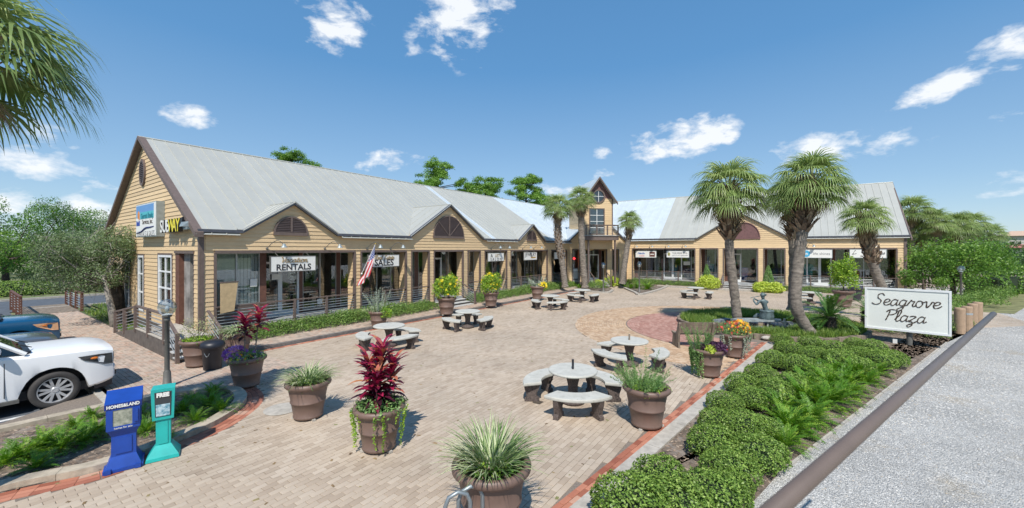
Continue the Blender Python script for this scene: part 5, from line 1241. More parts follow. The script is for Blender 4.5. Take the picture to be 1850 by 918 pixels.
# grass on the fountain island and lawn
def grass(name, n, keep, region, z, hgt, seed, m=M_GRASS, w=.008):
    rs = np.random.RandomState(seed); X = rs.uniform(region[0], region[1], n); Y = rs.uniform(region[2], region[3], n); k = keep(X, Y); X, Y = X[k], Y[k]; n = len(X)
    a = rs.rand(n)*6.28; c = np.stack([X, Y, np.full(n, z)], 1); s = np.stack([np.cos(a), np.sin(a), 0*a], 1); L = hgt*rs.uniform(.5,1.3,n); tip = c+np.stack([rs.normal(size=n)*.35*L, rs.normal(size=n)*.35*L, L], 1); mid = (c+tip)/2+np.stack([0*a,0*a,L*.08],1)
    v = np.stack([c-s*w, c+s*w, mid+s*w*.8, mid-s*w*.8, tip+s*w*.1, tip-s*w*.1], 1).reshape(-1,3); b = np.arange(n)[:,None]*6
    q = np.concatenate([b+np.array([[0,1,2,3]]), b+np.array([[3,2,4,5]])], 0); r = np.tile(rs.rand(n), 2)
    o = part(name, np_mesh(name, v, q, r), m, None); o['kind'] = 'stuff'
IC = (11.6, 18.4)
def isl(X, Y): return ((X-IC[0])/3.6)**2+((Y-IC[1])/3.3)**2
pond = lambda X, Y: ((X-10.6)/1.75)**2+((Y-17.6)/1.15)**2
grass('island_grass', 60000, lambda X, Y: (isl(X,Y) < 1) & (pond(X,Y) > 1) & ((isl(X,Y) > .12)), (7.5,15.5,14.5,22), .12, .24, 8, w=.011)
grass('lawn_grass', 26000, lambda X, Y: (in_poly(X*UY-Y*UX, X*UX+Y*UY, [(-23.4,4.4),(-33,4.4),(-33,5.2),(-23.4,5.2)])) | (in_poly(X*UY-Y*UX, X*UX+Y*UY, [(-31.4,5.3),(-36.3,5.3),(-36.3,16),(-31.4,16)])), (-34,-8,14,38), -.01, .16, 9, w=.02)
ib = MB(); ib.prism([(IC[0]+3.6*math.cos(a), IC[1]+3.3*math.sin(a)) for a in np.linspace(0, 2*math.pi, 40)[:-1]], 0, .12); struct('island_bed', ib, M_MULCH)
# grass strip at far right
sheet('grass_strip', [(25,23),(36,30.6),(70,47),(72,45),(37,28.2),(27,21.6)], .02, mat('strip_grass', (.24,.24,.10), .95, var=.25, vscale=2))
# ================================================================== lettering
TEXTQ = []
def text(s, size, m, parent, loc, rot=(rad(90),0,0), align='CENTER', ext=.004, width=None, bold=0.0, name='lettering', shear=0.0, squeeze=1.0):
    c = bpy.data.curves.new('t', 'FONT'); c.body = s; c.size = size; c.align_x = align; c.align_y = 'CENTER'; c.extrude = ext; c.offset = bold; c.shear = shear; c.resolution_u = 3
    o = bpy.data.objects.new('t', c); COL.objects.link(o); TEXTQ.append((o, m, parent, loc, rot, width, name, squeeze))
def flush_text():
    bpy.context.view_layer.update(); dg = bpy.context.evaluated_depsgraph_get()
    for o, m, parent, loc, rot, width, name, sq in TEXTQ:
        me = bpy.data.meshes.new_from_object(o.evaluated_get(dg)); me.name = name
        n = bpy.data.objects.new(name, me); me.materials.clear(); me.materials.append(m); COL.objects.link(n); n.parent = parent; n.location = loc; n.rotation_euler = rot
        if width and len(me.vertices):
            xs = [v.co.x for v in me.vertices]; k = width/max(max(xs)-min(xs), .01); n.scale = (k*sq, k, 1) if sq != 1 else (k, k, 1)
        cu = o.data; bpy.data.objects.remove(o); bpy.data.curves.remove(cu)
SC = {'e':([[(0,.45),(.45,.5),(.62,.8),(.4,1),(.12,.75),(.08,.3),(.3,0),(.6,.1),(.85,.4)]],.75),'a':([[(.62,.85),(.35,1),(.08,.65),(.1,.15),(.35,.02),(.6,.4),(.68,.95),(.64,.4),(.72,.05),(.95,.3)]],.88),
 'g':([[(.62,.85),(.35,1),(.08,.65),(.1,.2),(.35,.05),(.6,.4),(.68,.95),(.6,0),(.45,-.6),(.15,-.8),(0,-.55),(.35,-.2),(.95,.3)]],.88),'r':([[(0,.3),(.2,.9),(.25,1.05),(.35,.8),(.6,.85),(.5,.3),(.62,.02),(.85,.25)]],.76),
 'o':([[(.5,.95),(.2,.95),(.05,.5),(.2,.05),(.5,.05),(.68,.5),(.5,.95),(.6,.8),(.9,.85)]],.82),'v':([[(0,.85),(.15,.95),(.25,.4),(.35,.02),(.6,.5),(.7,.95),(.95,.8)]],.85),
 'l':([[(0,.2),(.35,1),(.4,1.7),(.2,1.7),(.12,.8),(.15,.1),(.35,0),(.6,.3)]],.52),'z':([[(0,.8),(.2,.95),(.6,.9),(.05,.1),(.35,.1),(.45,-.4),(.2,-.75),(0,-.5),(.5,-.1),(.85,.3)]],.8),
 't':([[(0,.3),(.25,.9),(.3,1.5),(.18,.5),(.25,.05),(.5,.2)],[(0,1.05),(.5,1.1)]],.5),'i':([[(0,.3),(.2,.95),(.18,.3),(.28,.02),(.5,.3)],[(.24,1.3),(.26,1.36)]],.45),'c':([[(.55,.8),(.35,1),(.08,.6),(.15,.1),(.4,.02),(.75,.35)]],.7),
 'n':([[(0,.3),(.15,.95),(.15,.05),(.15,.5),(.4,.95),(.55,.8),(.5,.3),(.6,.02),(.85,.3)]],.82),'s':([[(0,.2),(.35,1),(.3,.7),(.5,.3),(.3,.02),(.05,.1)]],.6),'h':([[(0,.2),(.3,1),(.35,1.7),(.2,1.7),(.12,.8),(.1,0),(.15,.5),(.4,.95),(.55,.8),(.5,.3),(.6,.02),(.85,.3)]],.82),
 'S':([[(1,1.45),(.75,1.8),(.35,1.6),(.4,1.1),(.8,.7),(.75,.2),(.3,0),(-.1,.25)]],1.1),'P':([[(.35,1.6),(.3,.8),(.2,0)],[(0,1.3),(.3,1.7),(.9,1.7),(1.05,1.3),(.7,.95),(.35,.9)]],1.1),
 'V':([[(0,1.5),(.2,1.75),(.4,.8),(.5,0),(.8,.9),(1.1,1.75)]],1.0),'R':([[(.35,1.6),(.3,.8),(.2,0)],[(0,1.3),(.3,1.7),(.9,1.7),(1,1.3),(.5,.9),(.8,.3),(1.15,0)]],1.2),'E':([[(.95,1.6),(.5,1.75),(.25,1.4),(.6,1),(.2,.6),(.15,.1),(.5,0),(.95,.3)]],1.05),
 'F':([[(.3,1.6),(.35,.8),(.1,0)],[(0,1.4),(.4,1.75),(1.2,1.75)],[(.1,.9),(.8,.95)]],1.1),'L':([[(.7,1.6),(.5,1.75),(.35,1.1),(.3,.3),(0,.1),(.3,0),(.8,.15),(1.2,.3)]],1.2),' ':([],.6)}
def script(s, xh, m, parent, cx, z, y, r, slant=.22, squeeze=1.0, name='script_letter'):
    W_ = sum(SC[c][1] for c in s)*xh*squeeze; x = cx-W_/2
    for ch in s:
        st, adv = SC[ch]; b = MB()
        for pl in st:
            P = [Vector((x+(p[0]+p[1]*slant)*xh*squeeze, y, z+p[1]*xh)) for p in pl]; P = curve3(P, xh*.12) if len(P) > 2 else P; b.tube(P, [r*(.75+.5*abs(math.sin(i*.7))) for i in range(len(P))], 5)
        if st: part(name, b, m, parent)
        x += adv*xh*squeeze
# ================================================================== hanging shop signs
def sLd(px, xp): r = (px-PX0)/F; Y = xp/(UY*r-UX); return Y*(UX*r+UY), Y
def sRd(px, yp): r = (px-PX0)/F; Y = yp/(UX*r+UY); return Y*(UY*r-UX), Y
def hsign(label, side, p0, p1, y0, y1, t=.06):
    if side == 'L':
        a, Ya = sLd(p0, -16.9); b, Yb = sLd(p1, -16.9); loc = l2w(-16.9, (a+b)/2); rz = BROT+rad(90)
    else:
        a, Ya = sRd(p0, 39.5); b, Yb = sRd(p1, 39.5); loc = l2w((a+b)/2, 39.5); rz = BROT
    Y = (Ya+Yb)/2; z1 = H+(PY0-y0)/F*Y; z0 = H+(PY0-y1)/F*Y; w = b-a; h = z1-z0
    g = thing('shop_sign', label, 'sign', (*loc, z0), rz, 'signs hanging over the porches')
    part('board', MB().box(-w/2, w/2, 0, t, 0, h), M_SIGNW, g)
    fr = MB(); e = .03; fr.box(-w/2-e, w/2+e, -.008, t+.008, -e, 0); fr.box(-w/2-e, w/2+e, -.008, t+.008, h, h+e); fr.box(-w/2-e, -w/2, -.008, t+.008, 0, h); fr.box(w/2, w/2+e, -.008, t+.008, 0, h)
    part('frame', fr, M_LAMP if side == 'L' else M_GREYM, g)
    for s in (-.35, .35): part('hanger', MB().tube([(w*s, t/2, h+.02), (w*s, t/2+.25, h+.18)], .012, 5), M_LAMP, g)
    return g, w, h
g, w, h = hsign('white hanging sign reading Vacation RENTALS in gold script and dark capitals', 'L', 489.6, 569.7, 463.5, 489.4)
script('Vacation', .125, M_INKGOLD, g, 0, h*.60, -.010, .014, squeeze=1.45); text('RENTALS', .3, M_INK, g, (0,-.006,h*.25), width=w*.78, bold=.006)
g, w, h = hsign('white hanging sign reading Real Estate SALES beside the flag', 'L', 665.8, 720.7, 461.0, 481.5)
script('Real Estate', .11, M_INKGOLD, g, 0, h*.64, -.010, .013, squeeze=1.3); text('SALES', .3, M_INK, g, (0,-.006,h*.32), width=w*.62, bold=.006)
g, w, h = hsign('white hanging sign reading ALIST SALON in the left wing', 'L', 881.8, 910.1, 457.4, 471.6)
text('A', .34, M_INK, g, (-w*.28,-.006,h*.66), bold=.003); text('LIST', .30, M_INKGOLD, g, (w*.08,-.006,h*.66), bold=.002); text('S A L O N', .14, M_INK, g, (0,-.006,h*.2), width=w*.7)
g, w, h = hsign('white hanging sign reading JEWELRY in the left wing', 'L', 947.0, 969.8, 456.0, 469.4)
text('JEWELRY', .3, M_INK, g, (0,-.006,h*.68), width=w*.86); part('ornament', MB().box(w*.02, w*.4, -.008, 0, h*.22, h*.38), mat('ochre_ink', (.55,.33,.08)), g)
g, w, h = hsign('small white sign half hidden behind the patterned palm trunk', 'L', 1001.5, 1021, 456.0, 467.5)
part('emblem', MB().lathe([(0,0),(.2,0),(.2,.01),(0,.01)], 16, (0,-.006,h*.5), ax='y'), mat('ochre_ink'), g)
g, w, h = hsign('white hanging sign with blue script and a brown square emblem', 'R', 1148.6, 1185.4, 453.7, 465.0)
text('Nestle', .30, mat('blue_ink', (.02,.12,.45)), g, (-w*.24,-.006,h*.64), width=w*.36, shear=.4, bold=.006); text('inside', .2, mat('pink_ink', (.75,.25,.3)), g, (-w*.2,-.006,h*.25), width=w*.26)
part('emblem', MB().box(w*.18, w*.44, -.012, 0, h*.12, h*.88), mat('brown_print', (.16,.06,.045)), g); part('emblem_band', MB().box(w*.22, w*.40, -.016, -.012, h*.42, h*.56), M_SIGNW, g)
g, w, h = hsign('white hanging sign with a small owl mark, reading the jizzie owl', 'R', 1204.7, 1244.5, 453.7, 465.0)
text('THE JIZZIE OWL', .2, M_INK, g, (w*.1,-.006,h*.66), width=w*.70); text('GIFTS & ACCESSORIES', .1, mat('grey_ink', (.3,.3,.3)), g, (w*.1,-.006,h*.3), width=w*.70)
part('emblem', MB().ball((-w*.4,-.006,h*.5), .12, .01, .17), mat('olive_ink', (.35,.33,.12)), g)
g, w, h = hsign('white sign with a blue disc reading in, life shines', 'R', 1449, 1503.2, 451.4, 465.6)
part('disc', MB().lathe([(.001,-.012),(.26,-.012),(.26,0),(.001,0)], 24, (-w*.36,0,h*.5), ax='y'), mat('sky_blue_ink', (.07,.42,.66)), g); text('in', .3, M_SIGNW, g, (-w*.36,-.016,h*.5), bold=.01)
text('life shines', .2, mat('grey_ink'), g, (w*.16,-.006,h*.5), width=w*.56)
g, w, h = hsign('white sign reading Fashions in dark script, behind the leaning palm', 'R', 1535.6, 1601.2, 451.0, 465.6)
script('L', .16, M_INK, g, -w*.38, h*.42, -.008, .014, squeeze=1.3); script('Fashions', .15, M_INK, g, w*.2, h*.42, -.008, .014, squeeze=1.15); text('BOUTIQUE', .1, M_INKBR, g, (0,-.006,h*.16), width=w*.4)
# gable signs
g = thing('wall_sign', 'large white box sign with a blue seascape on the gable wall', 'sign', (*l2w(-22.78,4.97), 4.02), BROT)
part('cabinet', MB().box(-1.49,1.49,0,.27,0,1.45), M_GREYM, g); part('face', MB().box(-1.45,1.45,-.012,0,.04,1.41), M_SIGNW, g)
def panel(n, x0, x1, z0, z1, c, y=-.018): part(n, MB().box(x0, x1, y, -.012, z0, z1), mat('print_'+n, c, .5, var=.04), g)
panel('sky_band', -1.4,1.2,1.08,1.38,(.13,.30,.58)); panel('sea_band', -.8,1.2,.78,1.08,(.08,.45,.50)); panel('pale_sea', -1.4,-.8,.85,1.08,(.18,.42,.62)); panel('blue_block', -1.38,-.85,.50,.72,(.02,.05,.32)); 
part('sun_mark', MB().ball((-1.02,-.014,.95), .2,.012,.22), mat('orange_mark', (.75,.26,.06)), g); part('shirt_mark', MB().ball((-1.1,-.02,.74), .1,.01,.09), M_SIGNW, g)
text('Garrett Realty', .25, mat('teal_ink', (.02,.22,.27)), g, (.25,-.022,.90), width=1.8, bold=.004); text('Services, Inc.', .25, M_INKBR, g, (.3,-.016,.64), width=1.5); text('RENTALS & SALES', .2, mat('grey_ink'), g, (.05,-.016,.13), width=2.5)
wv = MB(); wv.tube([(-1.4+2.6*t/16, -.02, .30+.13*math.tanh((t-7)/2.5)+.03*math.sin(t/16*6)) for t in range(17)], [.012+.022*math.sin(math.pi*(1-t/17)) for t in range(17)], 6); part('wave_mark', wv, mat('navy_ink', (.03,.04,.18)), g)
g = thing('wall_sign', 'raised SUBWAY letters in white and yellow beside the box sign', 'sign', (*l2w(-19.4,4.97), 4.1), BROT)
part('raceway', MB().box(-1.0,1.75,.08,.26,.12,.36), M_GREYM, g)
YW = mat('yellow_letter', (.85,.72,.03), .4)
for i, (ch, m_) in enumerate(zip('SUBWAY', (M_SIGNW,)*3+(YW,)*3)):
    text(ch, .68, M_BLACK, g, (-1.02+i*.385,.02,.26), ext=.07, bold=.018, name='letter'); text(ch, .68, m_, g, (-1.02+i*.385,-.056,.26), ext=.004, bold=.008)
ar = MB(); ar.add([(.98,-.04,.30),(1.12,-.04,.52),(1.34,-.04,.56),(1.30,-.04,.28),(1.20,-.04,.36),(1.05,-.04,.24)]+[(.98,.08,.30),(1.12,.08,.52),(1.34,.08,.56),(1.30,.08,.28),(1.20,.08,.36),(1.05,.08,.24)], [(0,1,2,3,4,5),(6,7,8,9,10,11)]+[(i,(i+1)%6,6+(i+1)%6,6+i) for i in range(6)]); part('arrow', ar, M_BLACK, g)
flood = thing('floodlight', 'small grey floodlight on the gable wall right of the yellow letters', 'lamp', (*l2w(-17.75,5.05), 4.3), BROT)
part('head', MB().hexa([(-.15,-.25,.0),(.15,-.25,.0),(.15,0,.0),(-.15,0,.0),(-.10,-.2,.16),(.10,-.2,.16),(.12,.0,.2),(-.12,.0,.2)]), M_GREYM, flood); part('arm', MB().tube([(0,0,.1),(0,.2,.05)], .02), M_LAMP, flood)
# ================================================================== the plaza sign
sdir = math.atan2(-.71, .70)
g = thing('plaza_sign', 'white box sign reading Seagrove Plaza on a single dark post', 'sign', (14.27,14.6,0), sdir)
part('post', MB().tube([(0.12,.14,-.05),(.12,.14,.55)], .085, 14), M_LAMP, g)
part('cabinet', MB().box(-1.08,1.14,0,.30,.52,2.04), mat('pale_cabinet', (.52,.58,.58), .45), g)
fr = MB(); fr.box(-1.09,1.15,-.045,.0,.50,.57); fr.box(-1.09,1.15,-.045,.0,1.99,2.06); fr.box(-1.09,-1.03,-.045,.0,.57,1.99); fr.box(1.09,1.15,-.045,.0,.57,1.99); part('frame', fr, M_WHITE, g)
part('face', MB().box(-1.03,1.09,-.02,-.0,.57,1.99), M_SIGNP, g)
script('Seagrove', .235, M_INKBR, g, .0, 1.42, -.021, .0175, squeeze=1.10); script('Plaza', .235, M_INKBR, g, -.02, .86, -.021, .0175, squeeze=1.10)
part('ground_box', MB().box(-.32,-.2,.1,.2,0,.16), M_SIGNW, g)
# ================================================================== flag
a_, Ya_ = sLd(655, -17.2)
fl_ = thing('flag', 'stars and stripes hanging limp from a slanted pole on a pillar', 'flag', (*l2w(-17.2, 11.66), 2.3), BROT)
tip = Vector((.75,.25,1.45)); part('pole', MB().tube([(0,0,0), tuple(tip)], .016, 8), M_WHITE, fl_); part('finial', MB().ball(tuple(tip), .035), mat('gold', (.6,.42,.1), .3, metal=.8), fl_); part('bracket', MB().ball((0,0,0), .05), M_WHITE, fl_)
fm = MB(); nu, nv = 26, 26
def flagp(u, v):                                       # u across the thirteen stripes (down the pole), v along the fly
    p0 = tip*(1-.62*u); hang = v*1.55
    fold = .09*math.sin(u*9+v*2.2)*min(1, v*3)
    return (p0.x-.25*v*(1-u)-.0*v+fold*.4, p0.y-.33*v*(.75+.2*u)+fold+.12*math.sin(v*5)*u, p0.z-hang*(1-.12*u)+.25*u*v)
for i in range(nu):
    for j in range(nv):
        u0, u1, v0, v1 = i/nu, (i+1)/nu, j/nv, (j+1)/nv; s_ = i//2
        r = 1.0 if (i < 14 and j < 10) else (0.0 if s_ % 2 == 0 else .5)
        if r == 1.0 and (i % 2 == 1) and (j % 2 == 1): r = .5
        fm.quad(flagp(u0,v0), flagp(u1,v0), flagp(u1,v1), flagp(u0,v1), r)
mf = mat('flag_cloth', rough=.8, var=.05, ramp=[(0,(.62,.045,.06)),(.24,(.62,.045,.06)),(.26,(.78,.76,.76)),(.74,(.78,.76,.76)),(.76,(.03,.07,.28)),(1,(.03,.07,.28))], trans=.25)
part('cloth', fm, mf, fl_, smooth=True)
# ================================================================== tables and benches
def arc_seat(r0, r1, half, n=12, z0=.40, z1=.47):
    b = MB(); o = [(r1*math.cos(-half+2*half*i/n), r1*math.sin(-half+2*half*i/n)) for i in range(n+1)]; q = [(r0*math.cos(half*.9-1.8*half*i/n), r0*math.sin(half*.9-1.8*half*i/n)) for i in range(n+1)]
    poly = o+q; cx = sum(p[0] for p in poly)/len(poly); ins = [(cx+(x-cx)*.97, y*.985) for x, y in poly]
    m = len(poly); vs = [(x,y,z0) for x,y in ins]+[(x,y,z0+.02) for x,y in poly]+[(x,y,z1-.018) for x,y in poly]+[(x,y,z1) for x,y in ins]
    fs = [tuple(range(m))[::-1], tuple(range(3*m,4*m))]+[(k*m+i,k*m+(i+1)%m,(k+1)*m+(i+1)%m,(k+1)*m+i) for k in range(3) for i in range(m)]
    b.add(vs, fs); return b
seat_me = arc_seat(.72,1.14,.66).mesh('seat'); seat_me.materials.append(M_TABLE)
leg = MB()
prof = [(-.17,0),(.17,0),(.17,.07),(.12,.10),(.14,.20),(.17,.28),(.19,.40),(-.19,.40),(-.16,.28),(-.10,.20),(-.11,.10),(-.17,.07)]
leg.add([(x,-.055,z) for x, z in prof]+[(x,.055,z) for x, z in prof], [tuple(range(12)), tuple(range(12,24))]+[(i,(i+1)%12,12+(i+1)%12,12+i) for i in range(12)])
leg_me = leg.mesh('leg'); leg_me.materials.append(M_PEB)
top_me = MB().lathe([(.001,.685),(.50,.685),(.545,.70),(.555,.72),(.545,.742),(.52,.75),(.001,.75)], 40).mesh('tabletop', False); top_me.materials.append(M_TABLE)
ped_me = MB().lathe([(.001,0),(.26,0),(.28,.04),(.25,.09),(.15,.14),(.11,.25),(.115,.40),(.15,.55),(.22,.66),(.24,.69),(.001,.69)], 20).mesh('pedestal', True); ped_me.materials.append(M_PEB)
tabs = [(1035,668,(-92,28,150),'nearest round white table, with black umbrella stub',1),(1137,615,(-24,98,213),'round white table behind the nearest one, with tan stub',2),(703,588,(205,-48,60),'round white table by the left sidewalk, behind the red plant',0),(845,562,(222,-18,98),'round white table in front of the yellow-flowered pot and entry steps',0),
        (994,534,(190,-68,42),'round white table left of the lamp posts, nearer of the far pair',0),(1051.7,523.7,(228,-32,100),'round white table nearest the tower entrance',0),(1257,519.7,(215,-30,92),'round white table left of the lime bush by the right-wing steps',0),(1465,528,(200,-42,80),'round white table half hidden behind the thick palm trunk',0)]
short = ['nearest table','table behind the nearest one','table behind the red plant','table before the entry steps','table nearer of the far pair','table nearest the tower','table before the right-wing lime bush','table behind the thick palm']
for (px, py, angs, desc_, pole) in tabs:
    X, Y = G(px, py, .75); t = thing('stone_table', desc_, 'table', (X, Y, .017), rnd.random(), 'round stone tables')
    inst('tabletop', top_me, t); inst('pedestal', ped_me, t)
    if pole: part('umbrella_stub', MB().tube([(0,0,.75),(0,0,.97 if pole == 1 else .92)], .026, 10), M_BLACK if pole == 1 else M_WOODG, t)
    for a in angs:
        aa = math.radians(a); side = 'front' if -115 < a < -60 else 'right' if -60 <= a < 60 else 'back' if a < 120 else 'left'
        b = thing('stone_bench', 'curved white bench at the %s of the %s' % (side, short[tabs.index((px,py,angs,desc_,pole))]), 'bench', (X, Y, .017), aa, 'curved stone benches round the tables')
        inst('seat', seat_me, b)
        for s in (-1, 1): inst('leg', leg_me, b, (.93*math.cos(s*.44), .93*math.sin(s*.44), 0), s*.44)
# ================================================================== planters
pot_prof = [(.001,0),(.31,0),(.325,.015),(.325,.05),(.315,.06),(.365,.30),(.385,.31),(.385,.335),(.372,.345),(.425,.58),(.43,.60),(.47,.61),(.50,.635),(.505,.67),(.49,.70),(.455,.712),(.42,.70),(.405,.67),(.40,.62),(.001,.615)]
pot_prof = [(r*.88 if r > .01 else r, z*1.03) for r, z in pot_prof]
pot_me = MB().lathe(pot_prof, 44).mesh('pot', True); pot_me.materials.append(M_POT)
soil_me = MB().lathe([(.001,.675),(.22,.67),(.355,.655)], 24).mesh('soil', True); soil_me.materials.append(M_SOIL)
foot_me = MB().box(-.045,.045,-.03,.03,-.035,.0).mesh('foot'); foot_me.materials.append(M_CONC)
def blades(n, L, w, r0, up, curl, rs, dual=True):
    V = []; Q = []; R = []; o = 0
    for k in range(n):
        az = rs.rand()*6.28; r = r0*math.sqrt(rs.rand()); p = np.array([r*math.cos(az), r*math.sin(az), 0]); lean_ = (r/max(r0,.01))*.75+rs.uniform(.05,.45); e = math.pi/2-lean_; az2 = az+rs.normal()*.5
        h = np.array([math.cos(az2), math.sin(az2), 0]); sd = np.array([-h[1], h[0], 0]); l = L*rs.uniform(.65,1.15); ww = w*rs.uniform(.7,1.2); pts = []
        for m in range(6):
            pts.append(p.copy()); p = p+(h*math.cos(e)+np.array([0,0,math.sin(e)]))*l/5; e -= curl*(.12+.10*m)*rs.uniform(.7,1.2)
        tone = rs.choice([.15,.4,.75,.95], p=[.2,.3,.3,.2]) if dual else rs.rand()
        for m, f in enumerate((.5,.9,1,.85,.5,.05)):
            c = pts[m]; V += [c-sd*ww*f*.5, c+np.array([0,0,-ww*f*.15]), c+sd*ww*f*.5]
        for m in range(5):
            a = o+3*m; Q += [(a,a+1,a+4,a+3),(a+1,a+2,a+5,a+4)]; R += [min(1,tone+.2), max(0,tone-.35)] if dual else [tone, tone]
        o += 18
    return np_mesh('blades', np.array(V), np.array(Q), np.clip(np.array(R)+rs.normal(size=len(R))*.04, 0, 1))
def leafy(n, rx, rz, leaf, rs, zc=.3, lump=.4, low=-.6, fill=.5, tilt=1.1, asp=.5, off=(0,0), name='leaves'):
    d, p = blob_points(n, (rx,rx,rz), rs, lump, low, 9); p = p*(fill+(1-fill)*rs.rand(len(p),1)**.6); p[:,2] += zc; p[:,0] += off[0]; p[:,1] += off[1]
    v, q, r = foliage_mesh('l', p, d, leaf, leaf*asp, rs, tilt); return np_mesh(name, v, q, r)
def spikes(n, L, rs, r0=.2, leaf=.035, lw=.008, spread=.5, per=46, name='sprigs', curl=.4):
    P = []; D = []; T = []
    for k in range(n):
        az = rs.rand()*6.28; r = r0*math.sqrt(rs.rand()); p = np.array([r*math.cos(az), r*math.sin(az), 0]); d = unit(np.array([math.cos(az)*spread*rs.uniform(.2,1.2), math.sin(az)*spread*rs.uniform(.2,1.2), 1])); l = L*rs.uniform(.5,1.2); tone = rs.uniform(.2,.9)
        for j in range(per):
            f = j/per; q = p+d*l*f+np.array([0,0,-curl*l*f*f*np.linalg.norm(d[:2])]); ld = unit(d*.9+rs.normal(size=3)*.7); P.append(q+ld*leaf*.5); D.append(ld); T.append(np.clip(tone+rs.normal()*.15, 0, 1))
    P = np.array(P); D = np.array(D); s = unit(np.cross(D, rand_dirs(len(D), rs))); v, q = leaf_quads(P, D, s, leaf*rs.uniform(.7,1.2,len(P)), lw); return np_mesh(name, v, q, np.array(T))
def trail(n, L, rs, r=.42, leaf=.04, a0=0, a1=6.28, name='trailing_stems'):
    P = []; D = []; T = []
    for k in range(n):
        a = rs.uniform(a0, a1); l = L*rs.uniform(.3,1.1); tone = rs.uniform(.3,.9); ph = rs.rand()*6
        for j in range(int(l/.022)):
            f = j*.022; rr = r+.03-f*.10+.02*math.sin(f*9+ph); p = np.array([rr*math.cos(a+.03*math.sin(f*12+ph)), rr*math.sin(a+.03*math.sin(f*12+ph)), .04-f])
            for _ in range(2): ld = unit(rs.normal(size=3)+np.array([math.cos(a), math.sin(a), -.3])*.8); P.append(p+ld*leaf*.5); D.append(ld); T.append(np.clip(tone+rs.normal()*.15,0,1))
    P = np.array(P); D = np.array(D); s = unit(np.cross(D, rand_dirs(len(D), rs))); v, q = leaf_quads(P, D, s, leaf*rs.uniform(.6,1.2,len(P)), leaf*.6); return np_mesh(name, v, q, np.array(T))
def cordy(rs, stems, name='red_leaves', n=26, L=.36, w=.095):
    V = []; Q = []; R = []; o = 0; st = MB()
    for (sx, sy, hgt, lx, ly, z0) in stems:
        st.tube([(sx,sy,0),(sx+lx*.5,sy+ly*.5,hgt*.5),(sx+lx,sy+ly,hgt)], [.018,.015,.010], 6)
        for k in range(n):
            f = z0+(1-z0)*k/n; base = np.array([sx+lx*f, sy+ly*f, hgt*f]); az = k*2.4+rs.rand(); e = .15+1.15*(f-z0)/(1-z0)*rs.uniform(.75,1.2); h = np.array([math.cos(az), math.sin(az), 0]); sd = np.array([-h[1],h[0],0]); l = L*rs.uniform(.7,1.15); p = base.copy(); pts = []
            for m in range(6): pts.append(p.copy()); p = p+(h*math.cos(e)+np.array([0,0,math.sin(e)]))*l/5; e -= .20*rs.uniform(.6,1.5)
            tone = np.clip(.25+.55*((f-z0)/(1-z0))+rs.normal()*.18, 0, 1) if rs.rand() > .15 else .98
            for m, g_ in enumerate((.2,.6,1,1,.65,.05)): c = pts[m]; V += [c-sd*w*g_*.5+np.array([0,0,w*g_*.14]), c, c+sd*w*g_*.5+np.array([0,0,w*g_*.14])]
            for m in range(5): a = o+3*m; Q += [(a,a+1,a+4,a+3),(a+1,a+2,a+5,a+4)]; t2 = np.clip(tone+rs.normal()*.07, 0, 1); R += [t2, np.clip(t2-.05,0,1)]
            o += 18
    return np_mesh(name, np.array(V), np.array(Q), np.array(R)), st.mesh('stems')
def dots(me_pts, size, rs, name):                      # small five-petal flowers
    P = np.asarray(me_pts); V = []; Q = []; R = []; o = 0
    for p in P:
        nrm = unit(rs.normal(size=3)+np.array([0,-.8,.9])); a = unit(np.cross(nrm, rs.normal(size=3))); b = np.cross(nrm, a); s = size*rs.uniform(.7,1.2); tone = rs.rand()
        for k in range(5):
            t0 = k*1.2566; c, s0 = math.cos(t0), math.sin(t0); d = a*c+b*s0; e = -a*s0+b*c
            V += [p, p+d*s*.6+e*s*.35+nrm*s*.1, p+d*s+nrm*s*.2, p+d*s*.6-e*s*.35+nrm*s*.1]; Q.append((o,o+1,o+2,o+3)); R.append(tone); o += 4
    return np_mesh(name, np.array(V), np.array(Q), np.array(R))
def surf_pts(n, r, rs, zc, low=-.3, off=(0,0)):
    d = rand_dirs(n*3, rs); d = d[d[:,2] > low][:n]; p = d*np.array(r); p[:,2] += zc; p[:,0] += off[0]; p[:,1] += off[1]; return p
def npart(name, me, m, parent, loc=(0,0,0), sc=1, kind=None, rz=0):
    if not len(me.materials): me.materials.append(m)
    return inst(name, me, parent, loc, rz, sc, kind)
def pot(label, px, py, zr=.70, sc=1.0, rim=True, z0=.017, Y=None):
    X, Yy = G(px, py, zr*sc+z0) if rim else G(px, py, z0)
    t = thing('planter_pot', label, 'planter', (X, Yy, z0+.03), rnd.random()*6.28, 'round brown planters', sc); inst('pot', pot_me, t); inst('soil', soil_me, t)
    for a in (0, 2.1, 4.2): inst('foot', foot_me, t, (.27*math.cos(a), .27*math.sin(a), 0), a)
    return t, (X, Yy, z0+.03+.65*sc)
def plant(name, label, cat, pos, group=None, sc=1, rz=0): return thing(name, label, cat, pos, rz, group, sc)
rs = np.random.RandomState(5)
t, p = pot('brown planter at the bottom centre, nearest the camera', 888, 838, .72, 1.12)
g = plant('striped_grass', 'big cream-striped grass clump in the bottom centre planter', 'plant', p, sc=.93); npart('blades', blades(340, .74, .019, .19, 1, .62, rs), M_VARI, g); npart('low_leaves', leafy(500, .36, .10, .07, rs, .03, asp=.5), M_FERN, g)
npart('dry_leaves', leafy(160, .30, .06, .06, rs, .02), M_BOOT, g)
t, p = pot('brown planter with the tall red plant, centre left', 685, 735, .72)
me, st = cordy(rs, [(0,0,1.10,.07,-.0,.25),(-.12,.03,.85,-.10,.05,.2),(.10,.05,.80,.14,.02,.2),(.0,-.1,.65,.02,-.1,.2),(-.05,.1,.95,-.02,.05,.2)], n=44)
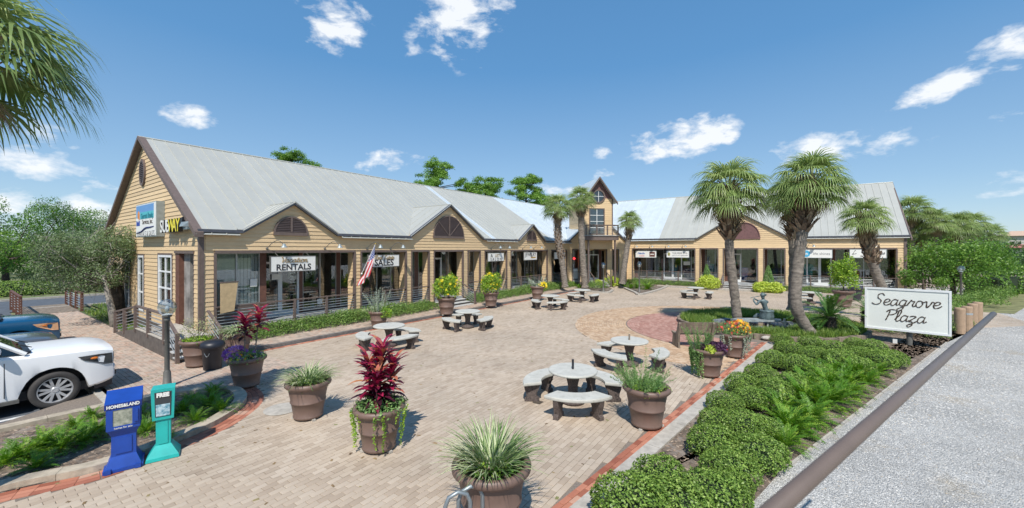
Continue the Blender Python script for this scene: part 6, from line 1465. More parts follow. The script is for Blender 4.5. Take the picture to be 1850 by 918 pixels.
g = plant('red_cordyline', 'tall burgundy and magenta leaved plant in the centre-left planter', 'plant', p); npart('red_leaves', me, M_CORD, g); npart('stems', st, M_BARKD, g)
g = plant('trailing_plant', 'green trailing plant spilling over the rim under the tall red plant', 'plant', p); npart('leaves', leafy(1500, .42, .16, .06, rs, .06, fill=.4), M_ROSEM, g); npart('trailing_stems', trail(26, .62, rs), M_ALLA, g)
t, p = pot('brown planter with pale striped grass, left of the tall red plant', 557, 692, .70)
g = plant('striped_grass', 'pale striped grass clump in the planter left of centre', 'plant', p); npart('blades', blades(300, .60, .017, .20, 1, .95, rs), M_VARI, g); npart('low_leaves', leafy(400, .34, .12, .06, rs, .03), M_SHRUB, g)
t, p = pot('brown planter with purple flowers, right of the black bin', 446, 648, .70)
g = plant('purple_petunias', 'purple flowers over green leaves on the left of the planter by the bin', 'plant', p); npart('leaves', leafy(1300, .42, .14, .05, rs, .06), M_ROSEM, g)
npart('flowers', dots(np.concatenate([surf_pts(130, (.26,.26,.22), rs, .12, -.2, (-.26,-.05)), surf_pts(20,(.35,.35,.14), rs, .08, 0)]), .042, rs, 'flowers'), M_PURP, g, kind='stuff', rz=-t.rotation_euler.z*0)
npart('red_flowers', dots(surf_pts(26,(.25,.25,.10), rs, .08, 0, (.0,-.2)), .03, rs, 'red_flowers'), M_ORFL, g, kind='stuff')
me, st = cordy(rs, [(-.02,-.05,1.0,-.03,.05,.55),(.16,.05,1.15,.12,.0,.62)], n=44, L=.36); g = plant('red_cordyline', 'two-stemmed red plant rising behind the purple flowers', 'plant', p); npart('red_leaves', me, M_CORD, g); npart('stems', st, M_BARK, g)
t, p = pot('brown planter with thin pale shrub, partly behind the black bin', 358, 617, .69, 1.05)
g = plant('pale_shrub', 'sparse pale yellow-green shrub in the planter behind the bin', 'plant', p); npart('leaves', leafy(650, .42, .36, .05, rs, .34, lump=.7, fill=.3), mat('pale_leaf', rough=.5, ramp=[(0,(.16,.20,.08)),(.6,(.42,.44,.20)),(1,(.55,.45,.28))], trans=.3), g); npart('low_leaves', leafy(700, .36, .10, .07, rs, .05), M_ALLA, g)
sb = MB()
for k in range(14): a = k*.9; sb.tube([(0,0,0),(.15*math.cos(a),.15*math.sin(a),.25),(.36*math.cos(a),.36*math.sin(a),.5)], [.006,.005,.003], 4, cap=False)
part('stems', sb, M_BARKD, g)
t, p = pot('brown planter with pale striped grass standing at the corner by the first railing', 430, 603, .70)
g = plant('striped_grass', 'pale grass clump in the corner planter behind the red plant', 'plant', p); npart('blades', blades(240, .60, .020, .26, 1, 1.3, rs), M_VARI, g)
t, p = pot('brown planter with silvery shrub by the left sidewalk', 684, 562, .75, 1.0)
g = plant('silver_shrub', 'tall silvery cactus-like shrub in the planter before the SALES sign', 'plant', p); npart('sprigs', spikes(36, 1.1, rs, .22, .06, .018, .42, 60), M_SILV, g); npart('blades', blades(110, .55, .016, .2, 1, 1.4, rs), M_VARI, g, (-.22,0,0)); npart('yellow_leaves', leafy(500, .26, .26, .09, rs, -.02, off=(.36,-.1)), M_ALLA, g)
for px, py, s_, lab in ((807,539,1.15,'left of the white entry steps'),(887,529,1.1,'right of the white entry steps')):
    t, p = pot('brown planter with a yellow-flowered bush, '+lab, px, py, .72, s_, z0=.12)
    g = plant('yellow_bush', 'round bush of yellow flowers in the planter '+lab, 'bush', p, 'yellow-flowered bushes by the entry steps', s_*.92); npart('leaves', leafy(2600, .58, .62, .10, rs, .55, lump=.5, fill=.45), M_ALLA, g); npart('flowers', dots(surf_pts(50, (.6,.6,.66), rs, .55, -.7), .075, rs, 'flowers'), M_YEL, g, kind='stuff')
t, p = pot('brown planter with silver leaves and yellow flowers by the far left railing', 971, 518, .72, 1.15, z0=.12)
g = plant('silver_shrub', 'silver-leaved plant with yellow flowers at its right, far left-wing planter', 'plant', p); npart('sprigs', spikes(26, .75, rs, .25, .09, .035, .8, 34), M_SILV, g); npart('flowers', dots(surf_pts(70, (.26,.26,.24), rs, .12, -.5, (.35,-.1)), .08, rs, 'flowers'), M_YEL, g, kind='stuff')
t, p = pot('brown planter with rosemary, right of the nearest table', 1168, 698, .74, 1.04)
g = plant('rosemary_bush', 'upright bright green rosemary in the planter right of the nearest table', 'bush', p); npart('sprigs', spikes(120, .56, rs, .30, .045, .010, .85, 60), M_ROSEM, g, (-.12,-.05,0)); npart('tall_sprigs', spikes(10, .85, rs, .14, .045, .010, .3, 70), M_ROSEM, g, (-.1,0,0)); npart('low_sprigs', leafy(900, .38, .12, .05, rs, .04, asp=.3), M_ALLA, g)
t, p = pot('brown planter with mixed purple and lime plants near the brick border', 1280, 630, .74, 1.0)
g = plant('feathery_shrub', 'tall feathery green shrub at the left of the mixed planter', 'bush', p); npart('sprigs', spikes(60, .75, rs, .20, .045, .014, .45, 50), M_ROSEM, g, (-.26,0,0)); npart('hanging_sprigs', trail(34, .75, rs, .43, .05, 2.4, 4.0, 'hanging_sprigs'), M_ROSEM, g)
g = plant('purple_coleus', 'dark purple and lime leaves filling the front of the mixed planter', 'plant', p); npart('purple_leaves', leafy(900, .30, .17, .08, rs, .10, asp=.7, off=(.10,-.10)), M_DPUR, g); npart('lime_leaves', leafy(300, .14, .13, .08, rs, .10, asp=.7, off=(-.08,-.30)), M_LIME, g); npart('pink_leaves', leafy(200, .16, .1, .06, rs, .10, asp=.6, off=(.30,-.05)), M_REDFL, g)
t, p = pot('brown planter with orange and yellow flowers in front of the wooden bench', 1327, 603, .74, 1.0)
g = plant('orange_flowers', 'mound of orange, red and yellow flowers in front of the wooden bench', 'plant', p); npart('leaves', leafy(1500, .46, .30, .06, rs, .12), M_ROSEM, g); npart('orange_heads', dots(surf_pts(80, (.30,.30,.32), rs, .18, -.2, (.16,0)), .05, rs, 'orange_heads'), M_ORFL, g, kind='stuff'); npart('red_heads', dots(surf_pts(50, (.44,.44,.30), rs, .16, -.1, (-.08,0)), .04, rs, 'red_heads'), M_REDFL, g, kind='stuff'); npart('trailing_stems', trail(36, .62, rs, .42, .045), M_SILV, g)
t, p = pot('tall rust-brown planter before the right wing, beside the dark bin', 1524, 523, .80, 1.3)
g = plant('green_column_bush', 'upright bright green bush in the rust planter before the right wing', 'bush', p); npart('leaves', leafy(2600, .62, 1.05, .13, rs, 1.0, lump=.6, fill=.3), M_ALLA, g); part('stem', MB().tube([(0,0,0),(0,0,1.2)], .04, 6), M_BARKD, g)
def conifer(label, X, Y, h, r, seed):
    rs = np.random.RandomState(seed); t = thing('conifer', label, 'bush', (X, Y, 0)); n = 2600; f = rs.rand(n)**.8; a = rs.rand(n)*6.28; q = r*(1-f)**.75*(.75+.25*rs.rand(n))+.03; p = np.stack([q*np.cos(a), q*np.sin(a), .15+h*f], 1); d = unit(np.stack([np.cos(a), np.sin(a), .6+0*a], 1))
    v, q2, r2 = foliage_mesh('l', p, d, .11, .05, rs, .8); npart('needles', np_mesh('needles', v, q2, r2), M_ROSEM, t); part('trunk', MB().tube([(0,0,0),(0,0,h*.8)], .04), M_BARKD, t)
def lime(label, X, Y, r, seed):
    rs = np.random.RandomState(seed); t = thing('lime_bush', label, 'bush', (X, Y, 0)); npart('leaves', leafy(2200, r, r*.8, .14, rs, r*.55, lump=.35, fill=.5, asp=.65), M_LIME, t)
conifer('dark green cone shrub left of the right-wing steps', *l2w(-6.5,38.9), 2.0, .5, 1); conifer('green cone shrub right of the right-wing steps', *l2w(-1.9,38.7), 2.0, .55, 2); conifer('slim cone shrub right of the tower entrance steps', *G(1110,512), 3.0, .5, 3); conifer('slim cone shrub left of the tower entrance steps', *G(1074,512), 2.4, .45, 4)
lime('bright lime bush left of the right-wing steps', *l2w(-6.3,38.3), .85, 5); lime('bright lime bush right of the right-wing steps, on the left', *l2w(-2.3,38.2), .62, 6); lime('bright lime bush right of the right-wing steps, on the right', *l2w(-1.5,38.2), .62, 7); lime('lime bush left of the tower entrance steps', *G(1080,518), .45, 8); lime('lime bush right of the tower entrance steps', *G(1105,517), .65, 9)
# ================================================================== bins
def bin_(label, px, py, h, r, m, lid=True, liner=False):
    X, Y = G(px, py); t = thing('trash_bin', label, 'bin', (X, Y, .017)); part('body', MB().lathe([(.001,0),(r*.80,0),(r*.82,.02),(r*.95,h*.78),(r,h*.80)], 28).lathe([(r,h*.8),(r*.9,h*.8)], 28), m, t, smooth=True)
    part('lid', MB().lathe([(r*1.02,h*.74),(r*1.12,h*.76),(r*1.14,h*.84),(r*1.05,h*.93),(r*.7,h),(.001,h*1.01)], 28), m, t, smooth=True)
    if lid: part('chain', MB().tube([(.1-.5*r+.9*r*i/10*.6, -r*1.0, h*.62-.10*math.sin(math.pi*i/10)) for i in range(11)], .007, 5), M_STEEL, t)
    return t
bin_('black round trash bin with a chain between two brown planters', 384, 667, .82, .27, M_BLACK); bin_('dark trash bin beside the rust planter before the right wing', 1546, 543, 1.0, .36, mat('dark_grey_plastic', (.05,.05,.065), .5), False)
# ================================================================== lamp posts
def lamp(label, X, Y, zt, sc=1.0):
    t = thing('lamp_post', label, 'lamp post', (X, Y, 0), 0, 'globe lamp posts'); hp = zt-.40*sc
    part('base', MB().lathe([(.001,0),(.13,0),(.13,.06),(.09,.10),(.075,.4),(.05,.45)], 16), M_LAMP, t, smooth=True)
    part('pole', MB().lathe([(.055,.4),(.05,hp-.12),(.065,hp-.11),(.065,hp-.03),(.045,hp-.02)], 16), M_LAMP, t, smooth=True)
    part('collar', MB().lathe([(.045,hp-.03),(.10,hp+.0),(.10,hp+.02),(.03,hp+.03)], 16), M_LAMP, t); n = 8
    part('globe', MB().lathe([(.07,hp+.02),(.13*sc,hp+.09),(.175*sc,hp+.2*sc),(.155*sc,hp+.30*sc),(.09*sc,hp+.38*sc),(.001,hp+.40*sc)], n), M_GLASSC, t)
    part('bulb', MB().ball((0,0,hp+.17*sc), .05,.05,.08), M_WHITE, t, smooth=True); part('reflector', MB().lathe([(.11*sc,hp+.05),(.02,hp+.09),(.001,hp+.09)], n), M_WHITE, t)
lamp('nearest lamp post with a clear lantern globe, behind the turquoise box', -8.72, 10.16, 2.24, 1.12); lamp('lamp post in front of the tower entrance steps', *G(1090,530), 2.45, 1.1); lamp('lamp post in the kerbed bed left of the right wing', *G(1155,529), 2.5, 1.1); lamp('far lamp post behind the log bollards', 28.6, 25.6, 2.45, 1.1)
for i, (px, py) in enumerate(((1734,603),(1747,599),(1757,592),(1766,588))):
    X, Y = G(px, py); t = thing('wooden_bollard', ['first','second','third','fourth'][i]+' of the four stout tan bollards behind the sign, counted from the sign', 'bollard', (X, Y, 0), 0, 'stout tan bollards')
    part('post', MB().lathe([(.001,0),(.17,0),(.17,1.02),(.15,1.07),(.001,1.08)], 18), mat('tan_bollard', (.42,.29,.19), .8, var=.12, bump=.003), t)
    if i == 1: part('band', MB().lathe([(.174,.72),(.174,.80)], 18), M_STEEL, t)
# ================================================================== news boxes
BLUE = mat('blue_box_plastic', (.012,.065,.36), .4, var=.12, vscale=3); TEAL = mat('turquoise_box_plastic', (.02,.44,.40), .4, var=.10, vscale=3)
Xb_, Yb_ = G(225, 842); ang = rad(40)
g = thing('newspaper_box', 'blue plastic newspaper box reading HOMES & LAND', 'newspaper box', (Xb_, Yb_, .017), ang)
g.scale = (.86, .86, .98)
def taper(b, w0, d0, z0, w1, d1, z1, oy=0): b.hexa([(-w0,-d0+oy,z0),(w0,-d0+oy,z0),(w0,d0+oy,z0),(-w0,d0+oy,z0),(-w1,-d1+oy,z1),(w1,-d1+oy,z1),(w1,d1+oy,z1),(-w1,d1+oy,z1)]); return b
b = MB(); taper(b,.27,.26,0,.27,.26,.05); taper(b,.25,.24,.05,.17,.15,.22); taper(b,.17,.15,.22,.165,.15,.55); taper(b,.165,.15,.55,.22,.2,.66); part('stand', b, BLUE, g)
b = MB(); taper(b,.23,.2,.66,.23,.2,1.02); b.hexa([(-.25,-.225,1.02),(.25,-.225,1.02),(.25,.2,1.02),(-.25,.2,1.02),(-.25,-.225,1.09),(.25,-.225,1.09),(.25,.2,1.22),(-.25,.2,1.22)]); part('cabinet', b, BLUE, g)
b = MB(); b.box(-.225,.225,-.225,-.2,.66,.72); b.box(-.225,.225,-.225,-.2,.98,1.02); b.box(-.225,-.14,-.225,-.2,.72,.98); b.box(.12,.225,-.24,-.2,.72,.98); part('door', b, BLUE, g)
part('window', MB().box(-.14,.12,-.215,-.205,.72,.98), mat('faded_paper', (.42,.42,.33), .7, var=.45, vscale=14, col2=(.14,.16,.12)), g); part('handle', MB().box(.145,.2,-.262,-.24,.76,.96), BLUE, g)
part('name_band', MB().box(-.25,.25,-.232,-.226,1.0,1.085), mat('deep_blue', (.01,.03,.2)), g); text('HOMES&LAND', .1, M_SIGNW, g, (0,-.238,1.042), width=.44, bold=.004); text('homes for sale', .03, M_SIGNW, g, (0,-.23,.69), width=.24)
part('stand_panel', MB().box(-.11,.11,-.165,-.150,.26,.52), BLUE, g)
for s in (-.2,.2): part('foot_block', MB().box(s-.04,s+.04,-.29,-.24,0,.07), BLUE, g)
Xt, Yt = G(296, 824)
g = thing('newspaper_box', 'turquoise plastic magazine box reading FREE', 'newspaper box', (Xt, Yt, .017), rad(36))
g.scale = (.86, .86, .97)
b = MB(); taper(b,.25,.24,0,.24,.23,.05); taper(b,.24,.22,.05,.12,.11,.22); taper(b,.11,.1,.22,.11,.1,.68); part('stand', b, TEAL, g)
part('stand_panel', MB().box(-.07,.07,-.112,-.10,.24,.62), TEAL, g)
b = MB(); b.hexa([(-.16,-.13,.66),(.16,-.13,.66),(.13,.14,.70),(-.13,.14,.70),(-.18,-.15,1.19),(.18,-.15,1.19),(.17,.15,1.20),(-.17,.15,1.20)]); part('cabinet', b, TEAL, g)
part('display', MB().hexa([(-.115,-.142,.72),(.115,-.142,.72),(.115,-.13,.72),(-.115,-.13,.72),(-.125,-.160,1.14),(.125,-.160,1.14),(.125,-.14,1.14),(-.125,-.14,1.14)]), mat('dark_display', (.05,.06,.065), .3), g)
part('free_strip', MB().box(-.11,.11,-.164,-.158,1.06,1.12), M_BLACK, g); text('FREE', .07, M_SIGNW, g, (0,-.168,1.09), width=.19, bold=.005)
part('magazine', MB().hexa([(-.10,-.150,.73),(.10,-.150,.73),(.10,-.145,.73),(-.10,-.145,.73),(-.105,-.160,.93),(.105,-.160,.93),(.105,-.15,.93),(-.105,-.15,.93)]), mat('magazine_print', (.55,.68,.72), .5, var=.4, vscale=22, col2=(.05,.22,.30)), g)
# ================================================================== handrail and bike rack
d0 = np.array((.55,.85)); d1 = np.array((4.05,3.38)); dd = (d1-d0)/np.linalg.norm(d1-d0); s0 = d0-dd*1.6
g = thing('handrail', 'out-of-focus brown metal handrail slanting across the bottom right', 'handrail', (s0[0], s0[1], 0), 0)
part('rail', MB().tube([(0,0,2.94),(d1[0]-s0[0], d1[1]-s0[1], 2.955)], .0195, 16), M_RAILB, g, smooth=True); part('post', MB().tube([(0.02,.02,0),(0.02,.02,2.94)], .03, 12), M_RAILB, g, smooth=True)
X, Y = -.60, 4.45
g = thing('bike_rack', 'bent galvanised tube of a bike rack at the bottom edge', 'bike rack', (X, Y, .017), .35); 
for k, (ox, tl) in enumerate(((0,0),(.16,.06))):
    part('hoop', MB().tube([(-.14+ox,tl,0),(-.14+ox,tl,.66),(-.10+ox,tl,.75),(0+ox,tl,.79),(.10+ox,tl,.75),(.14+ox,tl,.66),(.14+ox,tl,0)], .024, 10), mat('galvanised', (.32,.36,.38), .45, metal=.6), g, smooth=True)
# manhole-like round patch in the paving
X, Y = G(510, 740); g = thing('access_cover', 'pale round concrete cover in the paving left of the striped grass planter', 'cover', (X, Y, .016)); part('disc', MB().lathe([(.36,0),(.36,.006),(.30,.010),(.001,.010)], 32), M_CONC, g)
X, Y = G(972, 728); g = thing('drain_plate', 'small dark square plate in the paving by the nearest bench', 'cover', (X, Y, .016), UANG); part('plate', MB().box(-.09,.09,-.09,.09,0,.006), mat('rust_plate', (.10,.08,.06)), g)
# ================================================================== fountain island
g = thing('island_edging', 'low timber edging along the front of the fountain island', 'edging', (IC[0], IC[1], 0))
for i in range(40):
    a0 = math.pi*2*i/40; a1 = math.pi*2*(i+.96)/40; q = lambda a, k: ((3.62+k)*math.cos(a), (3.32+k)*math.sin(a))
    part('timber', MB().prism([q(a0,0), q(a1,0), q(a1,.16), q(a0,.16)], 0, .17+.02*(i % 3)), M_WOODG, g)
g = thing('pond', 'small oval pond with a dark stone rim on the fountain island', 'pond', (10.6,17.6,.1))
for i in range(26):
    a0 = math.pi*2*i/26; a1 = math.pi*2*(i+.93)/26; q = lambda a, k: ((1.45+k)*math.cos(a), (.9+k)*math.sin(a)); hh = .14+.06*rnd.random()
    part('rim_stone', MB().prism([q(a0,0), q(a1,0), q(a1,.27+.07*rnd.random()), q(a0,.27+.07*rnd.random())], 0, hh), mat('slate_stone', (.10,.12,.15), .6, var=.4, vscale=6, col2=(.25,.26,.27), bump=.01), g)
part('water', MB().prism([(1.46*math.cos(a), .91*math.sin(a)) for a in np.linspace(0, 6.283, 30)[:-1]], 0, .09), mat('pond_water', (.02,.05,.09), .05, spec=.8), g)
g = thing('stone_ledge', 'pale stone slab on thin legs carrying the seated statue', 'slab', (10.35,17.0,.1))
part('slab', MB().prism([(-.95,-.22),(.85,-.28),(1.05,.02),(.8,.28),(-.6,.3),(-1.05,.1)], .36, .44), mat('wet_slab', (.38,.42,.42), .4, var=.3, bump=.006), g)
for x, y in ((-.7,0),(.35,-.15),(.6,.1),(-.2,.15)): part('leg', MB().tube([(x,y,-.05),(x+.03,y,.37)], .035, 8), mat('pale_stone', (.4,.4,.36)), g)
def skin_fig(name, parent, verts, edges, radii, m, sub=2, root=0):
    me = bpy.data.meshes.new(name); me.from_pydata(verts, edges, []); o = bpy.data.objects.new(name, me); COL.objects.link(o); o.parent = parent; me.materials.append(m)
    md = o.modifiers.new('skin', 'SKIN'); md.use_smooth_shade = True
    if not me.skin_vertices: 
        bpy.context.view_layer.objects.active = o
    sk = me.skin_vertices[0].data if me.skin_vertices else None
    if sk:
        for i, r in enumerate(radii): sk[i].radius = (r, r) if not isinstance(r, tuple) else r
        sk[root].use_root = True
    sb = o.modifiers.new('sub', 'SUBSURF'); sb.levels = sub; sb.render_levels = sub; return o
g = thing('seated_statue', 'bluish bronze statue of a seated flute player seen from behind', 'statue', (10.78,17.0,.55), 0)
Vv = [(0,0,.22),(-.05,0,.42),(-.10,.01,.60),(-.13,.0,.74),(-.16,-.02,.83),(-.19,-.02,.95),(-.20,-.03,1.04),
      (-.30,.03,.75),(-.42,.02,.58),(-.50,.10,.76),(-.47,.14,.84), (.04,.0,.72),(.00,.20,.60),(-.22,.28,.74),(-.42,.22,.84)]
Ee = [(0,1),(1,2),(2,3),(3,4),(4,5),(5,6),(3,7),(7,8),(8,9),(9,10),(3,11),(11,12),(12,13),(13,14)]
Rr = [(.17,.13),(.12,.09),(.14,.09),(.13,.08),.05,(.085,.10),(.06,.075),.055,.045,.035,.028,.055,.045,.035,.028]
skin_fig('figure', g, Vv, Ee, Rr, M_BRONZE)
part('skirt', MB().lathe([(.10,-.10),(.20,-.08),(.27,.02),(.275,.14),(.24,.27),(.27,.33),(.275,.36),(.22,.37),(.001,.36)], 28), M_BRONZE, g, smooth=True)
part('hair', MB().ball((-.19,-.03,1.01), .10,.10,.10), M_BRONZE, g, smooth=True); part('hair_bun', MB().ball((-.12,-.09,1.03), .05,.05,.05), M_BRONZE, g, smooth=True)
part('flute', MB().tube([(-.27,.04,.96),(-.56,.22,.86)], .014, 8), M_BRONZE, g); part('legs', MB().tube([(.05,.16,.08),(-.20,.34,.10),(-.34,.36,.0)], [.10,.085,.06], 10), M_BRONZE, g, smooth=True)
X, Y = G(1417, 600, .1); g = thing('cherub_statue', 'small pale garden figure between the pond and the curved palm', 'statue', (X, Y, .12))
skin_fig('figure', g, [(0,0,.25),(0,0,.38),(0,0,.46),(0,0,.55),(-.10,0,.38),(-.18,-.03,.46),(.10,0,.38),(.2,0,.33),(-.06,0,.12),(-.07,0,0),(.07,0,.13),(.12,-.05,.02)], [(0,1),(1,2),(2,3),(1,4),(4,5),(1,6),(6,7),(0,8),(8,9),(0,10),(10,11)], [.07,.07,.035,.06,.03,.022,.03,.022,.04,.03,.04,.03], mat('pale_figure', (.5,.42,.36), .7, bump=.003))
for i, (px, py, s_) in enumerate(((1385,613,.14),(1400,608,.18),(1413,611,.15),(1432,606,.16),(1448,613,.13))):
    X, Y = G(px, py, .05); g = thing('rock', 'pale rock at the front of the fountain island, '+['leftmost','second from left','third from left','fourth from left','rightmost'][i], 'rock', (X, Y, .1), i*1.3, 'pale rocks on the island')
    part('stone', MB().ball((0,0,0), s_*1.4, s_, s_*.6, 9, 6), M_CONC, g)
X, Y = 5.85, 14.25
g = thing('wooden_bench', 'weathered wooden bench seen from behind, by the fountain island', 'bench', (X, Y, .017), -.02); L = 2.35
def endpanel(x, w=.05):
    pf = [(.0,0),(.46,0),(.46,.08),(.40,.40),(.52,.44),(.52,.50),(.12,.46),(.03,.62),(-.08,.90),(-.17,.92),(-.20,.86),(-.12,.5),(-.08,.2),(-.14,0)]
    n = len(pf); return MB().add([(x,y,z) for y, z in pf]+[(x+w,y,z) for y, z in pf], [tuple(range(n)), tuple(range(n,2*n))]+[(i,(i+1)%n,n+(i+1)%n,n+i) for i in range(n)])
for x in (0, L*.5, L-.32, L): part('end_panel' if x in (0, L) else 'support', endpanel(x, .07), M_WOODG, g)
for k in range(4): part('back_plank', MB().hexa([(.02,-.02-.035*k,.50+.105*k),(L,-.02-.035*k,.50+.105*k),(L,.01-.035*k,.50+.105*k),(.02,.01-.035*k,.50+.105*k),(.02,-.05-.035*k,.595+.105*k),(L,-.05-.035*k,.595+.105*k),(L,-.02-.035*k,.595+.105*k),(.02,-.02-.035*k,.595+.105*k)]), M_WOODG, g)
for k in range(4): part('seat_plank', MB().box(.02, L, .05+.11*k, .15+.11*k, .44, .475), M_WOODG, g)
# ================================================================== vehicles
def vehicle(label, cat, name, paint, xside, ynose, Lg, Wd, hz, belt, roofz, wsb, rw, fax, kind='suv', seed=0, brand=None):
    """side facing us lies on x'=xside, nose at y'=ynose; car frame: +x forward, -y towards us"""
    cx, cy = l2w(xside-Wd/2, ynose); t = thing(name, label, cat, (cx, cy, -.098), UANG)       # origin under the nose centre
    hw = Wd/2; axs = (-fax, -(Lg-1.15)); xs = list(np.arange(-Lg, 0.001, .06)); b = MB(); rings = []
    def sect(x):
        u = -x; nose = min(1, u/.55); front = max(0, 1-u/.55)
        w = hw*(1-.07*front**2.6); tail = max(0, 1-(Lg-u)/.5); w *= 1-.08*tail**2
        zt = hz-.07*front**2.6+(belt-hz)*min(1, max(0, (u-wsb)/.5+.0)) if u > wsb-.2 else hz-.08*front**2.6-.03*(1-min(1, u/wsb))
        zb = .30+.12*front**2
        crown = .035 if u < wsb else .0
        pts = [(0,zt+crown),(w*.45,zt+crown*.85),(w*.78,zt+crown*.3),(w*.93,zt-.02),(w*.985,zt-.075),(w*1.0,zt-.22),(w,zt-.42),(w*.985,zb+.16),(w*.975,zb+.05),(w*.93,zb),(w*.5,zb-.0),(0,zb)]
        for ax in axs:
            dx = abs(x+(-ax)) if False else abs(x-ax)
            R_ = rw+.10
            if dx < R_:
                za = rw+math.sqrt(R_*R_-dx*dx); pts = [(y, max(z, za) if i >= 5 and i <= 10 else z) for i, (y, z) in enumerate(pts)]
        return pts
    for x in xs:
        h_ = sect(x); rings.append([(x, -y, z) for y, z in h_]+[(x, y, z) for y, z in reversed(h_[1:-1])])
    n = len(rings[0]); vs = [p for r in rings for p in r]; m = len(rings)
    fs = [(i*n+k, i*n+(k+1)%n, (i+1)*n+(k+1)%n, (i+1)*n+k) for i in range(m-1) for k in range(n)]+[tuple(range(n)), tuple(range((m-1)*n, m*n))]
    b.add(vs, fs); body = part('body', b, paint, t, smooth=False)
    body.data.polygons.foreach_set('use_smooth', [len(p.vertices) == 4 for p in body.data.polygons]); body.data.set_sharp_from_angle(angle=rad(28))
    ch = MB(); ch.box(-Lg+.15, -.2, -hw*.80, hw*.80, .25, .45)
    for ax in axs: ch.box(ax-rw-.12, ax+rw+.12, -hw*.6, hw*.6, .3, rw*2+.15)
    part('underbody', ch, M_BLACK, t)
    # cabin
    e = -wsb; r0 = e-.85 if kind != 'pickup' else e-.7; rend = -Lg+.3 if kind != 'pickup' else e-3.0; zw = belt-.01; w0 = hw*.93; w1 = hw*.76
    cb = MB(); cb.hexa([(rend-.05,-w1-.04,roofz-.05),(r0,-w1-.04,roofz-.05),(r0,w1+.04,roofz-.05),(rend-.05,w1+.04,roofz-.05),(rend,-w1+.08,roofz+.02),(r0-.1,-w1+.08,roofz+.02),(r0-.1,w1-.08,roofz+.02),(rend,w1-.08,roofz+.02)]); part('roof', cb, paint, t)
    for s in (-1, 1):
        part('pillar', MB().tube([(e-.02, s*w0, zw-.02), (r0+.02, s*(w1+.02), roofz-.03)], .045, 6), paint, t)
        for xx in (e-1.35, e-2.3): part('pillar', MB().tube([(xx, s*w0, zw-.02), (xx-.06, s*(w1+.02), roofz-.03)], .04, 6), M_BLACK, t)
        part('side_window', MB().hexa([(rend+.1,s*w0*.99,zw),(e-.06,s*w0*.99,zw),(e-.06,s*(w0*.99-.012),zw),(rend+.1,s*(w0*.99-.012),zw),(rend+.15,s*w1,roofz-.04),(r0-.02,s*w1,roofz-.04),(r0-.02,s*(w1-.012),roofz-.04),(rend+.15,s*(w1-.012),roofz-.04)]), M_CARGL, t)
        mr = part('mirror', MB().ball((e-.45, s*(hw+.10), belt+.12), .09, .13, .11, 12, 8), paint, t, smooth=True); part('mirror_arm', MB().box(e-.48, e-.36, min(s*hw*.9, s*(hw+.02)), max(s*hw*.9, s*(hw+.02)), belt+.02, belt+.08), M_BLACK, mr)
        for xx in (e-.32, e-1.42): part('door_gap', MB().box(xx-.006, xx+.006, min(s*hw*.98, s*(hw+.003)), max(s*hw*.98, s*(hw+.003)), .42, belt-.16), M_BLACK, t)
        part('handle', MB().box(e-1.28, e-1.08, min(s*hw*.985, s*(hw+.03)), max(s*hw*.985, s*(hw+.03)), belt-.26, belt-.22), paint, t)
        part('side_step', MB().box(-Lg+1.7, -fax-rw-.12, min(s*hw*.84, s*(hw+.02)), max(s*hw*.84, s*(hw+.02)), .27, .34), M_LAMP, t)
        # headlight wraps the corner
        zc_ = hz-.30; f_ = []
        for (x, y, z) in ((-.66,1.0,zc_+.10),(-.30,.99,zc_+.10),(-.075,.935,zc_+.08),(-.0,.72,zc_+.07),(-.0,.72,zc_-.16),(-.06,.935,zc_-.18),(-.22,.975,zc_-.16),(-.56,1.0,zc_+.0)): f_.append((x+.028, s*hw*y*1.01+s*.012, z))
        hl = part('headlight', MB().add(f_, [tuple(range(8))]), mat('headlight_lens', (.07,.075,.08), .12, metal=.2) if kind != 'pickup' else mat('amber_lens', (.8,.45,.25), .25), t)
        part('marker', MB().ball((-.36, s*hw*1.005, zc_+.02), .07, .02, .03), mat('orange_lens', (.8,.22,.03), .3), hl)
    part('windscreen', MB().hexa([(e+.0,-w0*.92,zw+.0),(e+.0,w0*.92,zw+.0),(e-.014,w0*.92,zw),(e-.014,-w0*.92,zw),(r0+.03,-w1,roofz-.04),(r0+.03,w1,roofz-.04),(r0+.016,w1,roofz-.04),(r0+.016,-w1,roofz-.04)]), M_CARGL, t)
    part('cowl', MB().box(e-.08, e+.06, -w0*.88, w0*.88, hz-.01, hz+.058), M_BLACK, t)
    for s in (-.4,.35): part('wiper', MB().tube([(e+.10, s*hw, hz+.08), (e-.10, (s-.35)*hw, hz+.22)], .012, 5), M_BLACK, t)
    part('dashboard', MB().box(e-.9, e-.05, -w0*.85, w0*.85, hz-.1, hz+.02), M_BLACK, t); part('seat_row', MB().box(e-1.9, e-1.5, -w0*.8, w0*.8, hz-.3, hz+.35), mat('seat_fabric', (.10,.10,.10), .9), t)
    part('grille', MB().box(-.03, .035, -hw*.58, hw*.58, hz-.50, hz-.24), mat('dark_chrome', (.10,.10,.11), .25, metal=.8), t); part('front_bumper', MB().prism([(-.30,-hw*.97),(.02,-hw*.82),(.09,-hw*.5),(.11,0),(.09,hw*.5),(.02,hw*.82),(-.30,hw*.97)], .44, .66), paint, t)
    part('air_dam', MB().prism([(-.35,-hw*.95),(-.02,-hw*.80),(.04,-hw*.4),(.04,hw*.4),(-.02,hw*.80),(-.35,hw*.95)], .24, .44), M_BLACK, t); part('fog_lamp_bay', MB().box(-.10,.05, -hw*.80, -hw*.55, .48, .58), M_BLACK, t)
